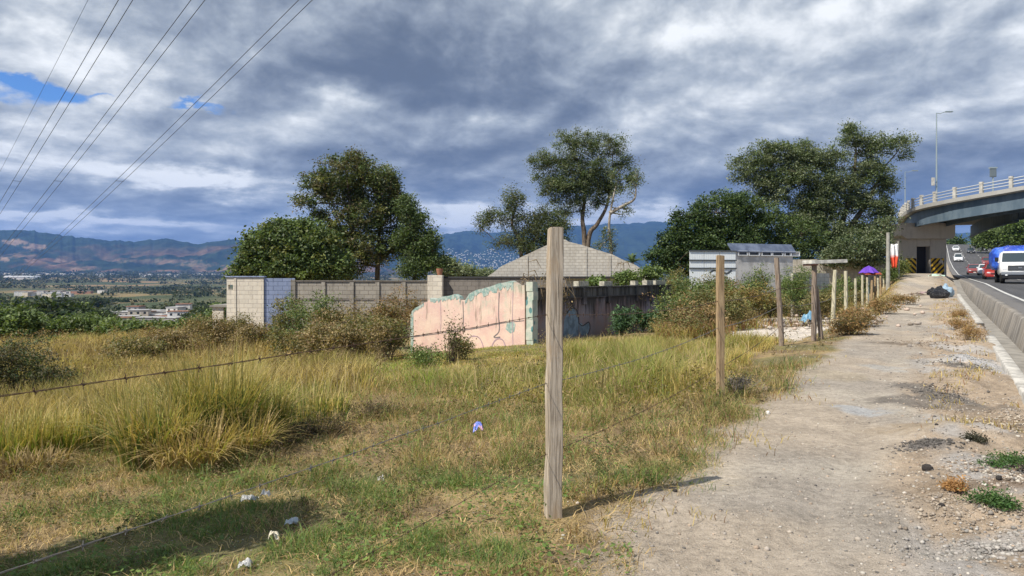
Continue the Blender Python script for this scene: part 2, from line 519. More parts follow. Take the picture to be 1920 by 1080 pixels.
# valley
vk = sstep(42, 70, np.maximum(u, (y - 100) * (u > 6)))[:, None]
v1 = fbm(x / 90., y / 90., 5); v2 = fbm(x / 500. + 3, y / 380., 5)
vc = np.array([.055, .07, .03]) + (np.array([.19, .145, .07]) - np.array([.055, .07, .03])) * sstep(.46, .60, v1)[:, None]
vc = vc + (np.array([.045, .065, .03]) - vc) * sstep(.50, .60, v2)[:, None] * .7
vc = vc + (np.array([.30, .18, .10]) - vc) * sstep(.62, .68, fbm(x / 160. + 31, y / 120., 4))[:, None] * .8
Cc = Cc * (1 - vk) + vc * vk
hk = (sstep(20, 30, wv) * sstep(60, 90, y))[:, None]
Cc = Cc * (1 - hk) + np.array([.10, .11, .05]) * hk
del GX, GY, GZ
fx_, fy_ = x[Q].mean(1), y[Q].mean(1)
fw_ = Wc(fx_, fy_)
onpath = (fw_ > pathL[Q].mean(1)) & (fw_ < pathR[Q].mean(1)) & (fy_ < 66) & (fy_ > -20)
def sub(mask, name):
    q = Q[mask]; ids, inv = np.unique(q, return_inverse=True)
    return tag(np_mesh(name, V[ids], inv.reshape(-1, 4), M_ground, colors=Cc[ids], smooth=True), kind='structure')
sub(~onpath, 'ground')
sub(onpath, 'dirt_path')

# ------------------------------------------------------------------ mountains
RIDGE = [(-900, 440), (-500, 425), (-200, 432), (0, 430), (60, 432), (130, 443), (200, 450), (260, 452), (310, 447), (340, 451), (370, 458), (395, 452),
         (430, 448), (470, 452), (540, 466), (620, 476), (760, 470), (820, 442), (870, 432), (920, 436), (1000, 430), (1060, 425), (1110, 420),
         (1180, 419), (1240, 415), (1275, 417), (1400, 424), (1600, 438), (1780, 438), (1900, 430), (2400, 440), (3000, 450)]
def mountains(name, pxs, y0, y1, y2, ridge, foot, seed, brown, rough):
    rows = 90
    px = np.linspace(pxs[0], pxs[1], 900)
    tt = np.linspace(0, 1.35, rows)
    PX, TT = np.meshgrid(px, tt, indexing='ij')
    Yd = y0 + (y1 - y0) * np.minimum(TT, 1) + (y2 - y1) * np.maximum(TT - 1, 0) / .35
    X = (PX - 960) / F * Yd
    ry = np.interp(px, [a for a, b in ridge], [b for a, b in ridge])
    ry = ry + (fbm(px / 9. + seed, px * 0 + seed, 4) - .5) * 5
    RZ = ((HOR - ry) / F * y1)[:, None] * np.ones_like(TT)
    prof = np.where(TT < 1, TT ** 1.25, 1 - (TT - 1) * 1.5)
    n = fbm(X / 900. + seed, Yd / 1300. + seed, 6, .55) - .5
    rid = 1 - np.abs(fbm(X / 600. + 3 + seed, Yd / 2200., 5, .55) - .5) * 4
    fade = np.sin(np.clip(TT, 0, 1) * math.pi) ** .8
    Z = foot + (RZ - foot) * prof + fade * (n * rough + (rid - .5) * rough * .55)
    c = np.empty(X.shape + (3,)); c[:] = (.022, .036, .022)
    k1 = (sstep(.50, .62, fbm(X / 700. + 11 + seed, Yd / 900., 6, .6)) * sstep(.95, .45, TT))[..., None] * brown
    c = c * (1 - k1) + np.array([.12, .075, .045]) * k1
    k2 = (sstep(.58, .66, fbm(X / 260. + 50, Yd / 300. + seed, 4)) * sstep(.7, .2, TT))[..., None] * brown
    c = c * (1 - k2) + np.array([.17, .11, .07]) * k2
    if brown:
        for (sx, sy, rx, rr) in [(28, 454, 26, 5), (66, 463, 20, 5), (112, 488, 13, 3.5), (8, 486, 8, 4), (300, 490, 70, 4), (160, 503, 30, 3), (370, 497, 40, 3)]:
            PYs = HOR - (Z - EYE) / Yd * F
            k3 = (.45 if rx > 28 else .9) * sstep(1.4, .5, ((PX - sx) / rx) ** 2 + ((PYs - sy) / rr) ** 2 + (fbm(PX / 6., PYs / 2., 3) - .5) * 2.4)[..., None] * .8
            c = c * (1 - k3) + np.array([.27, .185, .125]) * k3
    I = np.arange(X.size).reshape(X.shape)
    Qm = np.stack([I[:-1, :-1], I[1:, :-1], I[1:, 1:], I[:-1, 1:]], -1).reshape(-1, 4)
    m, T, b = new_mat(name + '_slopes')
    co = T.coord('Object')
    nn = T.noise(co, .006, 8, .7)
    T.put(b.inputs['Base Color'], T.mix(1.0, T.attr(), T.mix(T.ss(nn, .3, .7), (.55, .55, .55), (1.5, 1.5, 1.5)), 'MULTIPLY'))
    b.inputs['Roughness'].default_value = 1; b.inputs['Specular IOR Level'].default_value = 0
    tag(np_mesh(name, np.stack([X.ravel(), Yd.ravel(), Z.ravel()], 1), Qm, m, colors=c.reshape(-1, 3), smooth=True), kind='structure')
    return lambda p_, y_: float(Z[int(np.clip(np.searchsorted(px, p_), 0, 899)), int(np.clip(np.searchsorted(Yd[0], y_), 0, rows - 1))])
RL = [(a, b) for a, b in RIDGE if a <= 470] + [(560, 470), (700, 490), (800, 505), (900, 515)]
RR = [(300, 470), (470, 462), (540, 462), (620, 460)] + [(a, b) for a, b in RIDGE if a >= 760]
mz1 = mountains('mountains', (-900, 900), 6200, 9000, 11000, RL, 22, 2, 1.0, 190)
mz2 = mountains('far_mountains', (300, 2600), 8500, 12500, 14500, RR, 40, 9, .0, 260)

# ------------------------------------------------------------------ haze: one closed box of thin blue air
m = bpy.data.materials.new('haze'); m.use_nodes = True
nt = m.node_tree; nt.nodes.clear()
pv = nt.nodes.new('ShaderNodeVolumePrincipled'); mo = nt.nodes.new('ShaderNodeOutputMaterial')
pv.inputs['Color'].default_value = (.19, .41, 1.0, 1)
pv.inputs['Density'].default_value = 4.6e-5
pv.inputs['Anisotropy'].default_value = 0.0
nt.links.new(pv.outputs[0], mo.inputs['Volume'])
HZ = MB().box(-17000, 17000, -500, 15500, -300, 1050).build('haze', m)
tag(HZ, kind='stuff')

# ------------------------------------------------------------------ road
def strip(name, ws, ys, zf, mat, kind='structure', dz=0.0, parent=None):
    ys = np.asarray(ys, float)
    W_, Y_ = np.meshgrid(ws, ys, indexing='ij')
    X_ = XatW(W_, Y_)
    Z_ = zf(Y_) + dz
    I = np.arange(W_.size).reshape(W_.shape)
    q = np.stack([I[:-1, :-1], I[1:, :-1], I[1:, 1:], I[:-1, 1:]], -1).reshape(-1, 4)
    o = np_mesh(name, np.stack([X_.ravel(), Y_.ravel(), Z_.ravel()], 1), q, mat, parent=parent, smooth=True)
    if kind: tag(o, kind=kind)
    return o
YS = np.concatenate([np.arange(-40, 110, 2.), np.arange(110, 520, 5.)])
m, T, b = new_mat('asphalt')
co = T.coord('Object')
xx, yy, zz = T.sep(co)[0:3]
wc = T.m('SUBTRACT', T.m('MULTIPLY', xx, .869), T.m('MULTIPLY', yy, .495))
sc_ = T.m('ADD', T.m('MULTIPLY', xx, .495), T.m('MULTIPLY', yy, .869))
lane = T.comb(T.m('MULTIPLY', wc, 1.3), T.m('MULTIPLY', sc_, .05), 0)
n1 = T.noise(lane, 1.5, 5, .6); n2 = T.noise(co, 60, 3, .7); n3 = T.noise(co, .5, 5, .6)
c = T.mix(T.ss(n1, .3, .7), (.048, .048, .052), (.085, .085, .09))
c = T.mix(T.ss(n3, .6, .72), c, (.11, .105, .10))
c = T.mix(T.m('MULTIPLY', T.ss(n2, .45, .65), .35), c, (.14, .14, .14))
# pale dusty shoulder against the wall
sh = T.ss(T.m('ADD', wc, T.m('MULTIPLY', T.m('SUBTRACT', n3, .5), .8)), 2.6, 2.2)
c = T.mix(T.m('MULTIPLY', sh, .55), c, (.20, .19, .18))
T.put(b.inputs['Base Color'], c); b.inputs['Roughness'].default_value = .8
T.l.new(T.bump(n2, .4, .01), b.inputs['Normal'])
M_asph = m
strip('road', [1.82, 3, 5, 8, 12, 16, 20, 24.5], YS, hroad, M_asph)
M_line = plain('road_paint', (.62, .62, .60), .7, noise_scale=9, noise_amt=.45)
strip('road_edge_line', [2.50, 2.64], YS, hroad, M_line, dz=.006)
# broken lane lines, all one painted marking sheet
mv, mf = [], []
for wl in (5.95, 9.4, 12.9):
    for s0 in np.arange(-20, 430, 9.):
        Yk = [s0, s0 + 1.4, s0 + 2.8]
        base = len(mv)
        for yk in Yk:
            for dw in (-.06, .06): mv.append((float(XatW(wl + dw, yk)), yk, float(hroad(yk)) + .006))
        mf += [(base, base + 1, base + 3, base + 2), (base + 2, base + 3, base + 5, base + 4)]
tag(np_mesh('lane_markings', mv, np.array(mf), M_line), kind='structure')
# far kerb / median right of the carriageway
M_conc = plain('concrete', (.27, .255, .23), .85, noise_scale=2.5, noise_amt=.3, bump=.3)
# stained retaining wall that holds the road above the gutter
m, T, b = new_mat('stained_concrete')
co = T.coord('Object')
xx, yy, zz = T.sep(co)[0:3]
sc_ = T.m('ADD', T.m('MULTIPLY', xx, .495), T.m('MULTIPLY', yy, .869))
drip = T.noise(T.comb(T.m('MULTIPLY', sc_, 5.5), T.m('MULTIPLY', zz, .8), 0), 1, 6, .65)
big = T.noise(co, .6, 4, .6)
c = T.mix(T.ss(drip, .40, .60), (.13, .12, .108), (.29, .27, .245))
c = T.mix(T.m('MULTIPLY', T.ss(big, .4, .7), .45), c, (.30, .26, .21))
T.put(b.inputs['Base Color'], c); b.inputs['Roughness'].default_value = .9
T.l.new(T.bump(drip, .35, .02), b.inputs['Normal'])
M_stain = m
YW = np.arange(-12, 66, .5)
vs = []; zg = np.minimum(hpath(YW), hroad(YW)) - .06; zt = hroad(YW)
jit = (fbm(YW * 1.7, YW * 0 + 3, 3) - .5) * .05
prof = [(1.52, -.4, 0), (1.56, None, 0), (1.66, None, 1), (1.80, None, 2), (1.84, None, 3)]
for i, yv in enumerate(YW):
    zb = zg[i]; ztp = max(zt[i] + .012, zb + .05)
    for wq, zq in ((1.46, zb - .4), (1.52, zb), (1.66 + jit[i] * .6, ztp - .02), (1.70 + jit[i] * .5, ztp + .01 + jit[i] * .2), (1.86, ztp + .01), (1.86, zb - .4)):
        vs.append((float(XatW(wq, yv)), yv, zq))
fs = []
for i in range(len(YW) - 1):
    for k in range(5):
        a = i * 6 + k; fs.append((a, a + 1, a + 7, a + 6))
wl_ = np_mesh('retaining_wall', vs, np.array(fs), M_stain)
tag(wl_, 'low streaky grey concrete wall holding the road above the gutter', 'wall')
strip('gutter', [1.12, 1.3, 1.535], YW, lambda yv: np.minimum(hpath(yv), hroad(yv)) - .055, M_conc)
# broken, dirty white kerb in two lengths
M_kerb = plain('kerb_paint', (.52, .50, .46), .85, noise_scale=5, noise_amt=.4, bump=.3)
def kerb(y0, y1):
    ys = np.arange(y0, y1 + .01, .5); vs = []; fs = []
    for i, yv in enumerate(ys):
        j = (random.random() - .5) * .012
        for wq, zq in ((.96, -.25), (.975 + j, .07), (.99, .085), (1.15, .085), (1.165, .07), (1.18, -.25)):
            vs.append((float(XatW(wq, yv)), yv, min(float(hpath(yv)), float(hroad(yv))) + zq))
    n = 6
    for i in range(len(ys) - 1):
        for k in range(n - 1): a = i * n + k; fs.append((a, a + 1, a + n + 1, a + n))
    ends = [tuple(range(n)), tuple((len(ys) - 1) * n + k for k in range(n))]
    o = np_mesh('kerb', vs, [np.array(fs), np.array(ends)], M_kerb)
    return tag(o, kind='structure')
kerb(-6, 17.6)
kerb(21.2, 44)
# ------------------------------------------------------------------ walls
def block_mat(name, base, dark, mortar, bw=.40, bh=.20, stain=.5, coat=None):
    m, T, b = new_mat(name)
    o = T.coord('Object')
    xx, yy, zz = T.sep(o)[0:3]
    br = T.n.new('ShaderNodeTexBrick')
    T.l.new(T.comb(xx, zz, 0), br.inputs['Vector'])
    br.inputs['Scale'].default_value = 1
    br.inputs['Brick Width'].default_value = bw; br.inputs['Row Height'].default_value = bh
    br.inputs['Mortar Size'].default_value = .012; br.inputs['Mortar Smooth'].default_value = .3
    br.inputs['Color1'].default_value = (*base, 1)
    br.inputs['Color2'].default_value = (*[v * .82 for v in base], 1)
    br.inputs['Mortar'].default_value = (*mortar, 1)
    drip = T.noise(T.comb(T.m('MULTIPLY', xx, 3.0), T.m('MULTIPLY', zz, .45), yy), 1, 6, .65)
    big = T.noise(o, .8, 5, .6)
    c = T.mix(T.m('MULTIPLY', T.ss(drip, .48, .68), stain), br.outputs[0], dark)
    c = T.mix(T.m('MULTIPLY', T.ss(big, .5, .75), stain * .7), c, dark)
    c = T.mix(T.m('MULTIPLY', T.ss(T.noise(o, 9, 5, .7), .3, .7), .35), c, tuple(v * 1.15 for v in base))
    if coat: c = T.mix(T.ss(T.m('ADD', T.noise(o, 3.0, 6, .7), T.m('MULTIPLY', zz, coat[1])), .42, .46), c, coat[0])
    T.put(b.inputs['Base Color'], c); b.inputs['Roughness'].default_value = .92
    T.l.new(T.bump(T.m('SUBTRACT', T.m('MULTIPLY', T.noise(o, 14, 5, .7), .4), br.outputs['Fac']), .5, .02), b.inputs['Normal'])
    return m
M_block = block_mat('grey_block', (.31, .285, .245), (.10, .085, .07), (.13, .11, .09))
M_blockpale = block_mat('pale_block', (.52, .49, .43), (.22, .18, .14), (.24, .20, .16), .40, .20, .45)
M_whiteblk = block_mat('whitewashed_block', (.66, .60, .50), (.30, .25, .20), (.40, .35, .30), .40, .20, .55)
M_blue = block_mat('blue_wash', (.30, .36, .52), (.10, .11, .16), (.10, .13, .22), .40, .20, .5)
M_darkblk = block_mat('dark_block', (.20, .18, .16), (.06, .055, .05), (.09, .08, .07), .4, .2, .6)

class Wall:
    """vertical wall plane from ground point A to B (x,y); local x runs from A to B, local z is world height"""
    def __init__(s, A, B):
        s.A = Vector((A[0], A[1], 0)); dd = Vector((B[0] - A[0], B[1] - A[1], 0))
        s.L = dd.length; s.d = dd.normalized(); s.rz = math.atan2(dd.y, dd.x)
        s.n = Vector((s.d.y, -s.d.x, 0))        # towards the camera side (local -y)
    def loc(s, px, py):
        r = Vector(((px - 960) / F, 1, (HOR - py) / F)); O = Vector((0, 0, EYE))
        t_ = (s.A - O).dot(s.n) / r.dot(s.n)
        p = O + r * t_
        return ((p - s.A).dot(s.d), p.z)
    def empty(s, name): return empty(name, (s.A.x, s.A.y, 0), s.rz)
def grounded(mesh_o): return mesh_o
def profile_wall(W, top, thick, zb, mat, parent, name='wall'):
    """top: list of (px,py) from left to right"""
    t_ = [W.loc(*q) for q in top]
    poly = t_ + [(t_[-1][0], zb), (t_[0][0], zb)]
    return MB().prism(poly, 0, thick).build(name, mat, parent)
def ribbon(W, pts, wid, mat, parent, name='graffiti', off=.006, closed=False):
    """flat painted line through pixel points on the wall"""
    P = [W.loc(*q) for q in pts]
    # resample with Catmull-Rom
    Q_ = []
    for i in range(len(P) - 1):
        p0 = P[max(i - 1, 0)]; p1 = P[i]; p2 = P[i + 1]; p3 = P[min(i + 2, len(P) - 1)]
        for k in range(6):
            t_ = k / 6
            Q_.append(tuple(.5 * (2 * p1[j] + (p2[j] - p0[j]) * t_ + (2 * p0[j] - 5 * p1[j] + 4 * p2[j] - p3[j]) * t_ ** 2 + (3 * p1[j] - p0[j] - 3 * p2[j] + p3[j]) * t_ ** 3) for j in (0, 1)))
    Q_.append(P[-1])
    vs, fs = [], []
    for i, q in enumerate(Q_):
        a = Q_[max(i - 1, 0)]; b_ = Q_[min(i + 1, len(Q_) - 1)]
        tx, tz = b_[0] - a[0], b_[1] - a[1]; l_ = math.hypot(tx, tz) or 1
        wq = wid * (.8 + .4 * random.random()) / 2
        vs += [(q[0] - tz / l_ * wq, -off, q[1] + tx / l_ * wq), (q[0] + tz / l_ * wq, -off, q[1] - tx / l_ * wq)]
    for i in range(len(Q_) - 1): fs.append((2 * i, 2 * i + 1, 2 * i + 3, 2 * i + 2))
    return MB().add(vs, fs).build(name, mat, parent)
def patchpoly(W, pts, mat, parent, name='paint_patch', off=.005):
    P = [W.loc(*q) for q in pts]
    return MB().add([(a, -off, b_) for a, b_ in P], [tuple(range(len(P)))]).build(name, mat, parent)

# pink broken wall -------------------------------------------------------
PC = (.46, 21.5)                                   # its corner with the dark wall
WP = Wall((-3.25, 24.0), PC)
m, T, b = new_mat('pink_plaster')
o = T.coord('Object'); xx, yy, zz = T.sep(o)[0:3]
n1 = T.noise(o, 2.2, 6, .62); n2 = T.noise(o, 12, 6, .7)
c = T.mix(T.ss(n1, .35, .65), (.60, .41, .35), (.66, .51, .41))
c = T.mix(T.ss(n2, .55, .75), c, (.74, .62, .52))
gr = T.noise(T.comb(T.m('MULTIPLY', xx, 1.6), T.m('MULTIPLY', zz, .7), 0), 1.4, 5, .6)
c = T.mix(T.m('MULTIPLY', T.ss(T.m('ADD', T.m('MULTIPLY', gr, T.m('ADD', .75, T.m('MULTIPLY', n2, .5))), T.m('MULTIPLY', zz, .12)), .60, .80), .8), c, (.40, .44, .34))
drip = T.noise(T.comb(T.m('MULTIPLY', xx, 7), T.m('MULTIPLY', zz, .9), 2), 1, 5, .6)
c = T.mix(T.m('MULTIPLY', T.ss(T.m('ADD', drip, T.m('MULTIPLY', zz, .09)), .60, .74), .75), c, (.22, .18, .14))
# chipped spots
c = T.mix(T.ss(T.noise(o, 26, 4, .7), .70, .73), c, (.25, .20, .17))
T.put(b.inputs['Base Color'], c); b.inputs['Roughness'].default_value = .9
T.l.new(T.bump(n2, .4, .02), b.inputs['Normal'])
M_pink = m
M_teal = plain('teal_paint', (.20, .31, .28), .85, noise_scale=9, noise_amt=.3, col2=(.42, .46, .41), bump=.4)
M_ink = plain('spray_grey', (.17, .15, .15), .8); M_ink2 = plain('spray_mauve', (.42, .30, .33), .8, noise_scale=5)
pw = WP.empty('ruined_wall')
tag(pw, 'broken pink plastered wall with teal top edge and faint graffiti', 'wall')
TOP = [(770, 592), (773, 583), (780, 577), (790, 572), (796, 567), (801, 566), (806, 559), (818, 561), (830, 556), (842, 555), (852, 552), (861, 556),
       (864, 563), (872, 564), (880, 551), (893, 544), (907, 541), (921, 537), (934, 532), (946, 530), (958, 527), (964, 529), (975, 536), (984, 534)]
profile_wall(WP, TOP, .17, -1.9, M_pink, pw, 'plaster_panel')
# teal peeling strip along the top, uneven lower edge
def edge_strip(W, pts, drop, mat, parent, seed):
    rs = random.Random(seed); tp = [W.loc(*q) for q in pts]; up = []; lo = []
    for i in range(len(tp) - 1):
        for k in range(5):
            t_ = k / 5; x_ = tp[i][0] * (1 - t_) + tp[i + 1][0] * t_; z_ = tp[i][1] * (1 - t_) + tp[i + 1][1] * t_
            up.append((x_, z_ + .004)); lo.append((x_, z_ - drop * (.35 + rs.random() * .9)))
    vs = [(a, -.012, b_) for a, b_ in up] + [(a, -.007, b_) for a, b_ in lo]
    vs += [(a, .175, b_ + .004) for a, b_ in up]
    n = len(up)
    fs = [(i, i + 1, n + i + 1, n + i) for i in range(n - 1)] + [(i, 2 * n + i, 2 * n + i + 1, i + 1) for i in range(n - 1)]
    return MB().add(vs, fs).build('teal_capping', mat, parent)
edge_strip(WP, TOP[6:13], .14, M_teal, pw, 3)
edge_strip(WP, TOP[13:22], .22, M_teal, pw, 4)
edge_strip(WP, TOP[0:5], .10, M_teal, pw, 6)
patchpoly(WP, [(770, 590), (775, 583), (776, 640), (772, 662), (770, 662)], M_teal, pw, 'teal_paint_patch')
patchpoly(WP, [(951, 606), (962, 602), (967, 608), (964, 622), (957, 625), (948, 617)], M_teal, pw, 'teal_paint_patch')
ribbon(WP, [(770, 632), (795, 629), (830, 624), (862, 620), (900, 614), (940, 606), (983, 601)], .025, M_ink, pw, 'crack')
ribbon(WP, [(872, 645), (878, 634), (889, 630), (899, 634), (905, 646), (908, 662)], .035, M_ink2, pw)
ribbon(WP, [(921, 663), (924, 645), (933, 635), (943, 638), (949, 652)], .035, M_ink2, pw)
ribbon(WP, [(936, 548), (935, 590), (936, 620), (926, 632), (938, 632)], .03, M_ink, pw)
ribbon(WP, [(962, 545), (961, 600), (962, 650)], .02, M_ink2, pw)
ribbon(WP, [(826, 562), (827, 600), (826, 622)], .018, M_ink2, pw)
ribbon(WP, [(868, 565), (869, 600), (867, 620)], .03, M_ink, pw)
# green corner column
mc = MB()
cx0, cz1 = WP.L, 1.47
zs = [-1.3, -.6, -.2, .1, .4, .7, .95, 1.2, cz1]
for i in range(len(zs) - 1):
    j0 = random.uniform(-.012, .012)
    mc.box(cx0 - .02 + j0, cx0 + .20 + j0, -.05 + j0, .22, zs[i], zs[i + 1] - .0)
m, T, b = new_mat('green_column_paint')
o = T.coord('Object'); n1 = T.noise(o, 4, 5, .6); n2 = T.vor(T.vm('MULTIPLY', o, (1, 1, .6)), 4.5)
c = T.mix(T.ss(n1, .4, .6), (.36, .42, .35), (.50, .50, .42))
c = T.mix(T.ss(n2, .30, .22), c, (.10, .22, .22))
T.put(b.inputs['Base Color'], c); b.inputs['Roughness'].default_value = .85
mc.build('corner_column', m, pw)

# dark balustraded wall --------------------------------------------------
WD = Wall(PC, (6.55, 30.7))
m, T, b = new_mat('blackened_plaster')
o = T.coord('Object'); xx, yy, zz = T.sep(o)[0:3]
hgt = T.ss(zz, .0, 1.3)
n1 = T.noise(o, .9, 5, .6)
base = T.mix(T.ss(n1, .35, .6), (.27, .175, .155), (.25, .215, .225))
base = T.mix(T.ss(T.m('ADD', xx, T.m('MULTIPLY', n1, 2)), 8.6, 9.4), base, (.38, .33, .40))
drip = T.noise(T.comb(T.m('MULTIPLY', xx, 4.5), T.m('MULTIPLY', zz, .5), 0), 1, 7, .7)
k = T.ss(T.m('ADD', drip, T.m('MULTIPLY', T.m('SUBTRACT', hgt, .5), .34)), .36, .60)
c = T.mix(T.m('MULTIPLY', k, .92), base, (.045, .038, .034))
c = T.mix(T.ss(zz, .93, .99), c, T.mix(T.ss(drip, .4, .6), (.05, .045, .04), (.14, .13, .12)))
T.put(b.inputs['Base Color'], c); b.inputs['Roughness'].default_value = .92
T.l.new(T.bump(T.noise(o, 12, 6, .7), .5, .02), b.inputs['Normal'])
M_black = m
dw = WD.empty('garden_wall')
tag(dw, 'blackened low wall with pale stubs along its top, right of the pink wall', 'wall')
mb = MB(); mb.box(.17, WD.L, 0, .16, -1.4, 1.26)
mb.box(.17, WD.L + .04, -.04, .20, .92, .975)
mb.box(.17, WD.L + .05, -.06, .22, 1.26, 1.30)
mb.build('plaster_panel', M_black, dw, bevel=.008)
M_stub = plain('pale_stub', (.50, .47, .38), .9, noise_scale=8, noise_amt=.45, bump=.3)
for px0, px1 in ((1084, 1103), (1132, 1148), (1190, 1196), (1212, 1224), (1229, 1247)):
    a = WD.loc(px0, 530)[0]; b_ = WD.loc(px1, 530)[0]
    s_ = MB().box(a, b_, -.02, .18, 1.302, 1.50 - random.random() * .05).build('pale_stub', M_stub, dw, bevel=.012)
    MB().box((a + b_) / 2 - .12, (a + b_) / 2 + .12, -.075, -.0, .72, 1.258).build('pilaster', M_black, dw, bevel=.01)
M_gblue = plain('spray_blue', (.20, .27, .33), .85, noise_scale=4, noise_amt=.4)
M_gdark = plain('spray_black', (.05, .05, .055), .8)
M_gpink = plain('spray_pink', (.40, .27, .27), .85, noise_scale=5)
patchpoly(WD, [(1056, 632), (1058, 600), (1064, 585), (1074, 578), (1081, 584), (1085, 606), (1084, 628), (1070, 634)], M_gblue, dw, 'painted_shape', .004)
patchpoly(WD, [(1086, 622), (1085, 606), (1091, 606), (1092, 612), (1104, 605), (1105, 614), (1101, 630), (1090, 628)], M_gblue, dw, 'painted_shape', .008)
ribbon(WD, [(1063, 586), (1070, 578), (1079, 579), (1084, 592), (1085, 607)], .045, M_gdark, dw, off=.012)
ribbon(WD, [(1085, 606), (1092, 611), (1103, 604), (1106, 616), (1100, 630)], .035, M_gdark, dw, off=.012)
ribbon(WD, [(1160, 598), (1161, 585), (1168, 577), (1176, 585), (1179, 598)], .06, M_gpink, dw, off=.006)
ribbon(WD, [(1157, 600), (1158, 582), (1168, 573), (1179, 582), (1182, 598)], .03, M_gdark, dw, off=.010)
ribbon(WD, [(1224, 572), (1222, 565), (1232, 566), (1230, 576), (1240, 572)], .05, M_gdark, dw, off=.010)

# white end wall, blue return wall, long grey wall ---------------------
WA = Wall((-13.0, 34.0), (-11.3, 34.0))
aw = WA.empty('block_wall'); tag(aw, 'whitewashed block wall stub with two small square holes', 'wall')
t0, t1, tk = WA.loc(425, 520), WA.loc(494, 520), .2
h1 = (WA.loc(448, 600), WA.loc(461, 611)); h2 = (WA.loc(428, 534), WA.loc(437, 543))
wa = MB()
xs = [t0[0] - .0, h2[0][0], h2[1][0], h1[0][0], h1[1][0], t1[0]]
zs = [-1.9, h1[1][1], h1[0][1], h2[1][1], h2[0][1], t0[1]]
holes = {(3, 1), (1, 3)}
for i in range(5):
    j = 0
    while j < 5:
        if (i, j) in holes: j += 1; continue
        k = j
        while k + 1 < 5 and (i, k + 1) not in holes: k += 1
        wa.box(xs[i], xs[i + 1] , 0, tk, zs[j], zs[k + 1]); j = k + 1
wa.build('wall', M_whiteblk, aw)
mq = MB(); mq.box(WA.loc(439, 520)[0], WA.loc(443, 520)[0], -.03, 0, -1.9, t0[1] + .02); mq.box(t1[0] - .12, t1[0] + .02, -.035, 0, -1.9, t0[1] - .1)
mq.build('pier_strip', M_whiteblk, aw)
MB().box(t0[0] - .05, t1[0] + .05, -.05, tk + .05, t0[1], t0[1] + .06).build('coping', M_blue, aw)
WB = Wall((-11.29, 34.02), (-9.99, 34.35))
bw_ = WB.empty('blue_wall'); tag(bw_, 'blue washed block wall beside the white stub', 'wall')
MB().box(0, WB.L, 0, .2, -2, 1.56).build('wall', M_blue, bw_)
MB().box(WB.L - .18, WB.L + .02, -.06, .22, -2, 1.50).build('end_pillar', M_block, bw_)
WG = Wall((-9.97, 34.37), (-3.8, 34.1))
gw = WG.empty('boundary_wall'); tag(gw, 'long grey block wall with slim pillars in front of the brown-green tree', 'wall')
MB().box(0, WG.L, 0, .2, -2.0, 1.40).build('wall', M_block, gw)
MB().box(0, WG.L, -.05, .25, 1.40, 1.46).build('coping', M_darkblk, gw)
MB().box(0, WG.L, -.03, -.0, .55, .64).build('tie_band', M_darkblk, gw)
for px in (607, 660, 708, 757):
    a = WG.loc(px, 530)[0]
    MB().box(a - .09, a + .09, -.06, 0, -2, 1.38).build('pillar', M_block, gw)
MB().box(WG.L - .02, WG.L + .66, -.25, .30, -1.6, 1.70).build('gate_pillar', M_whiteblk, gw, bevel=.01)
M_clay = plain('clay_pot', (.28, .13, .08), .8)
cp = MB(); cp.tube([(0, 0, 0), (0, 0, .10), (0, 0, .26), (0, 0, .30)], [.09, .13, .16, .16], 12)
cpo = cp.build('clay_pot', M_clay, smooth=False); cpo.location = WG.A + WG.d * (WG.L + .5) + Vector((0, 0, 1.70))
tag(cpo, 'small reddish clay pot on top of the pale gate pillar', 'pot')
WH = Wall((-3.2, 34.3), (2.4, 33.0))
hw = WH.empty('dark_wall'); tag(hw, 'dark grey block wall with black coping behind the pink wall', 'wall')
MB().box(0, WH.L, 0, .2, -1.6, 1.56).build('wall', M_darkblk, hw)
MB().box(0, WH.L, -.06, .26, 1.56, 1.64).build('coping', plain('black_coping', (.04, .04, .042), .8), hw)

# gabled block building ---------------------------------------------------
WGB = Wall((at(912, 500, 50).x, 50), (at(1212, 500, 50).x, 50))
gb = WGB.empty('block_building'); tag(gb, 'unplastered pale block building with a wide low gable', 'building')
gt = [(913, 519), (925, 511), (940, 499), (960, 490), (990, 476), (1020, 462), (1048, 449), (1060, 449), (1066, 453), (1090, 459), (1118, 468), (1148, 477), (1170, 488), (1192, 497), (1205, 506), (1212, 519)]
profile_wall(WGB, gt, .2, -1.2, M_blockpale, gb, 'gable_wall')
for px in (988, 1030, 1098, 1143):
    a = WGB.loc(px, 517)[0]; tpz = np.interp(px, [q[0] for q in gt], [q[1] for q in gt]); zt_ = WGB.loc(px, float(tpz) + 3)[1]
    MB().box(a - .08, a + .08, -.04, 0, -1.2, zt_).build('pillar', M_blockpale, gb)
M_roof = plain('dull_roof_sheet', (.20, .20, .20), .6, noise_scale=2)
gtl = [WGB.loc(*q) for q in gt]
for (i0, i1) in ((0, 6), (7, 15)):
    (xa, za), (xb, zb_) = gtl[i0], gtl[i1]
    MB().add([(xa, .2, za - .06), (xb, .2, zb_ - .06), (xb, 14, zb_ - .06), (xa, 14, za - .06), (xa, .2, za - .1), (xb, .2, zb_ - .1), (xb, 14, zb_ - .1), (xa, 14, za - .1)],
             [(0, 1, 2, 3), (7, 6, 5, 4), (0, 4, 5, 1), (1, 5, 6, 2), (2, 6, 7, 3), (3, 7, 4, 0)]).build('roof', M_roof, gb)
MB().box(0.02, .2, .2, 14, -1.2, gtl[0][1] - .12).build('side_wall', M_blockpale, gb)
MB().box(WGB.L - .2, WGB.L - .02, .2, 14, -1.2, gtl[-1][1] - .12).build('side_wall', M_blockpale, gb)
MB().box(.3, WGB.L - .3, -.75, -.03, 1.52, 1.66).build('lean_to_edge', plain('black_eave', (.03, .03, .032), .8), gb)

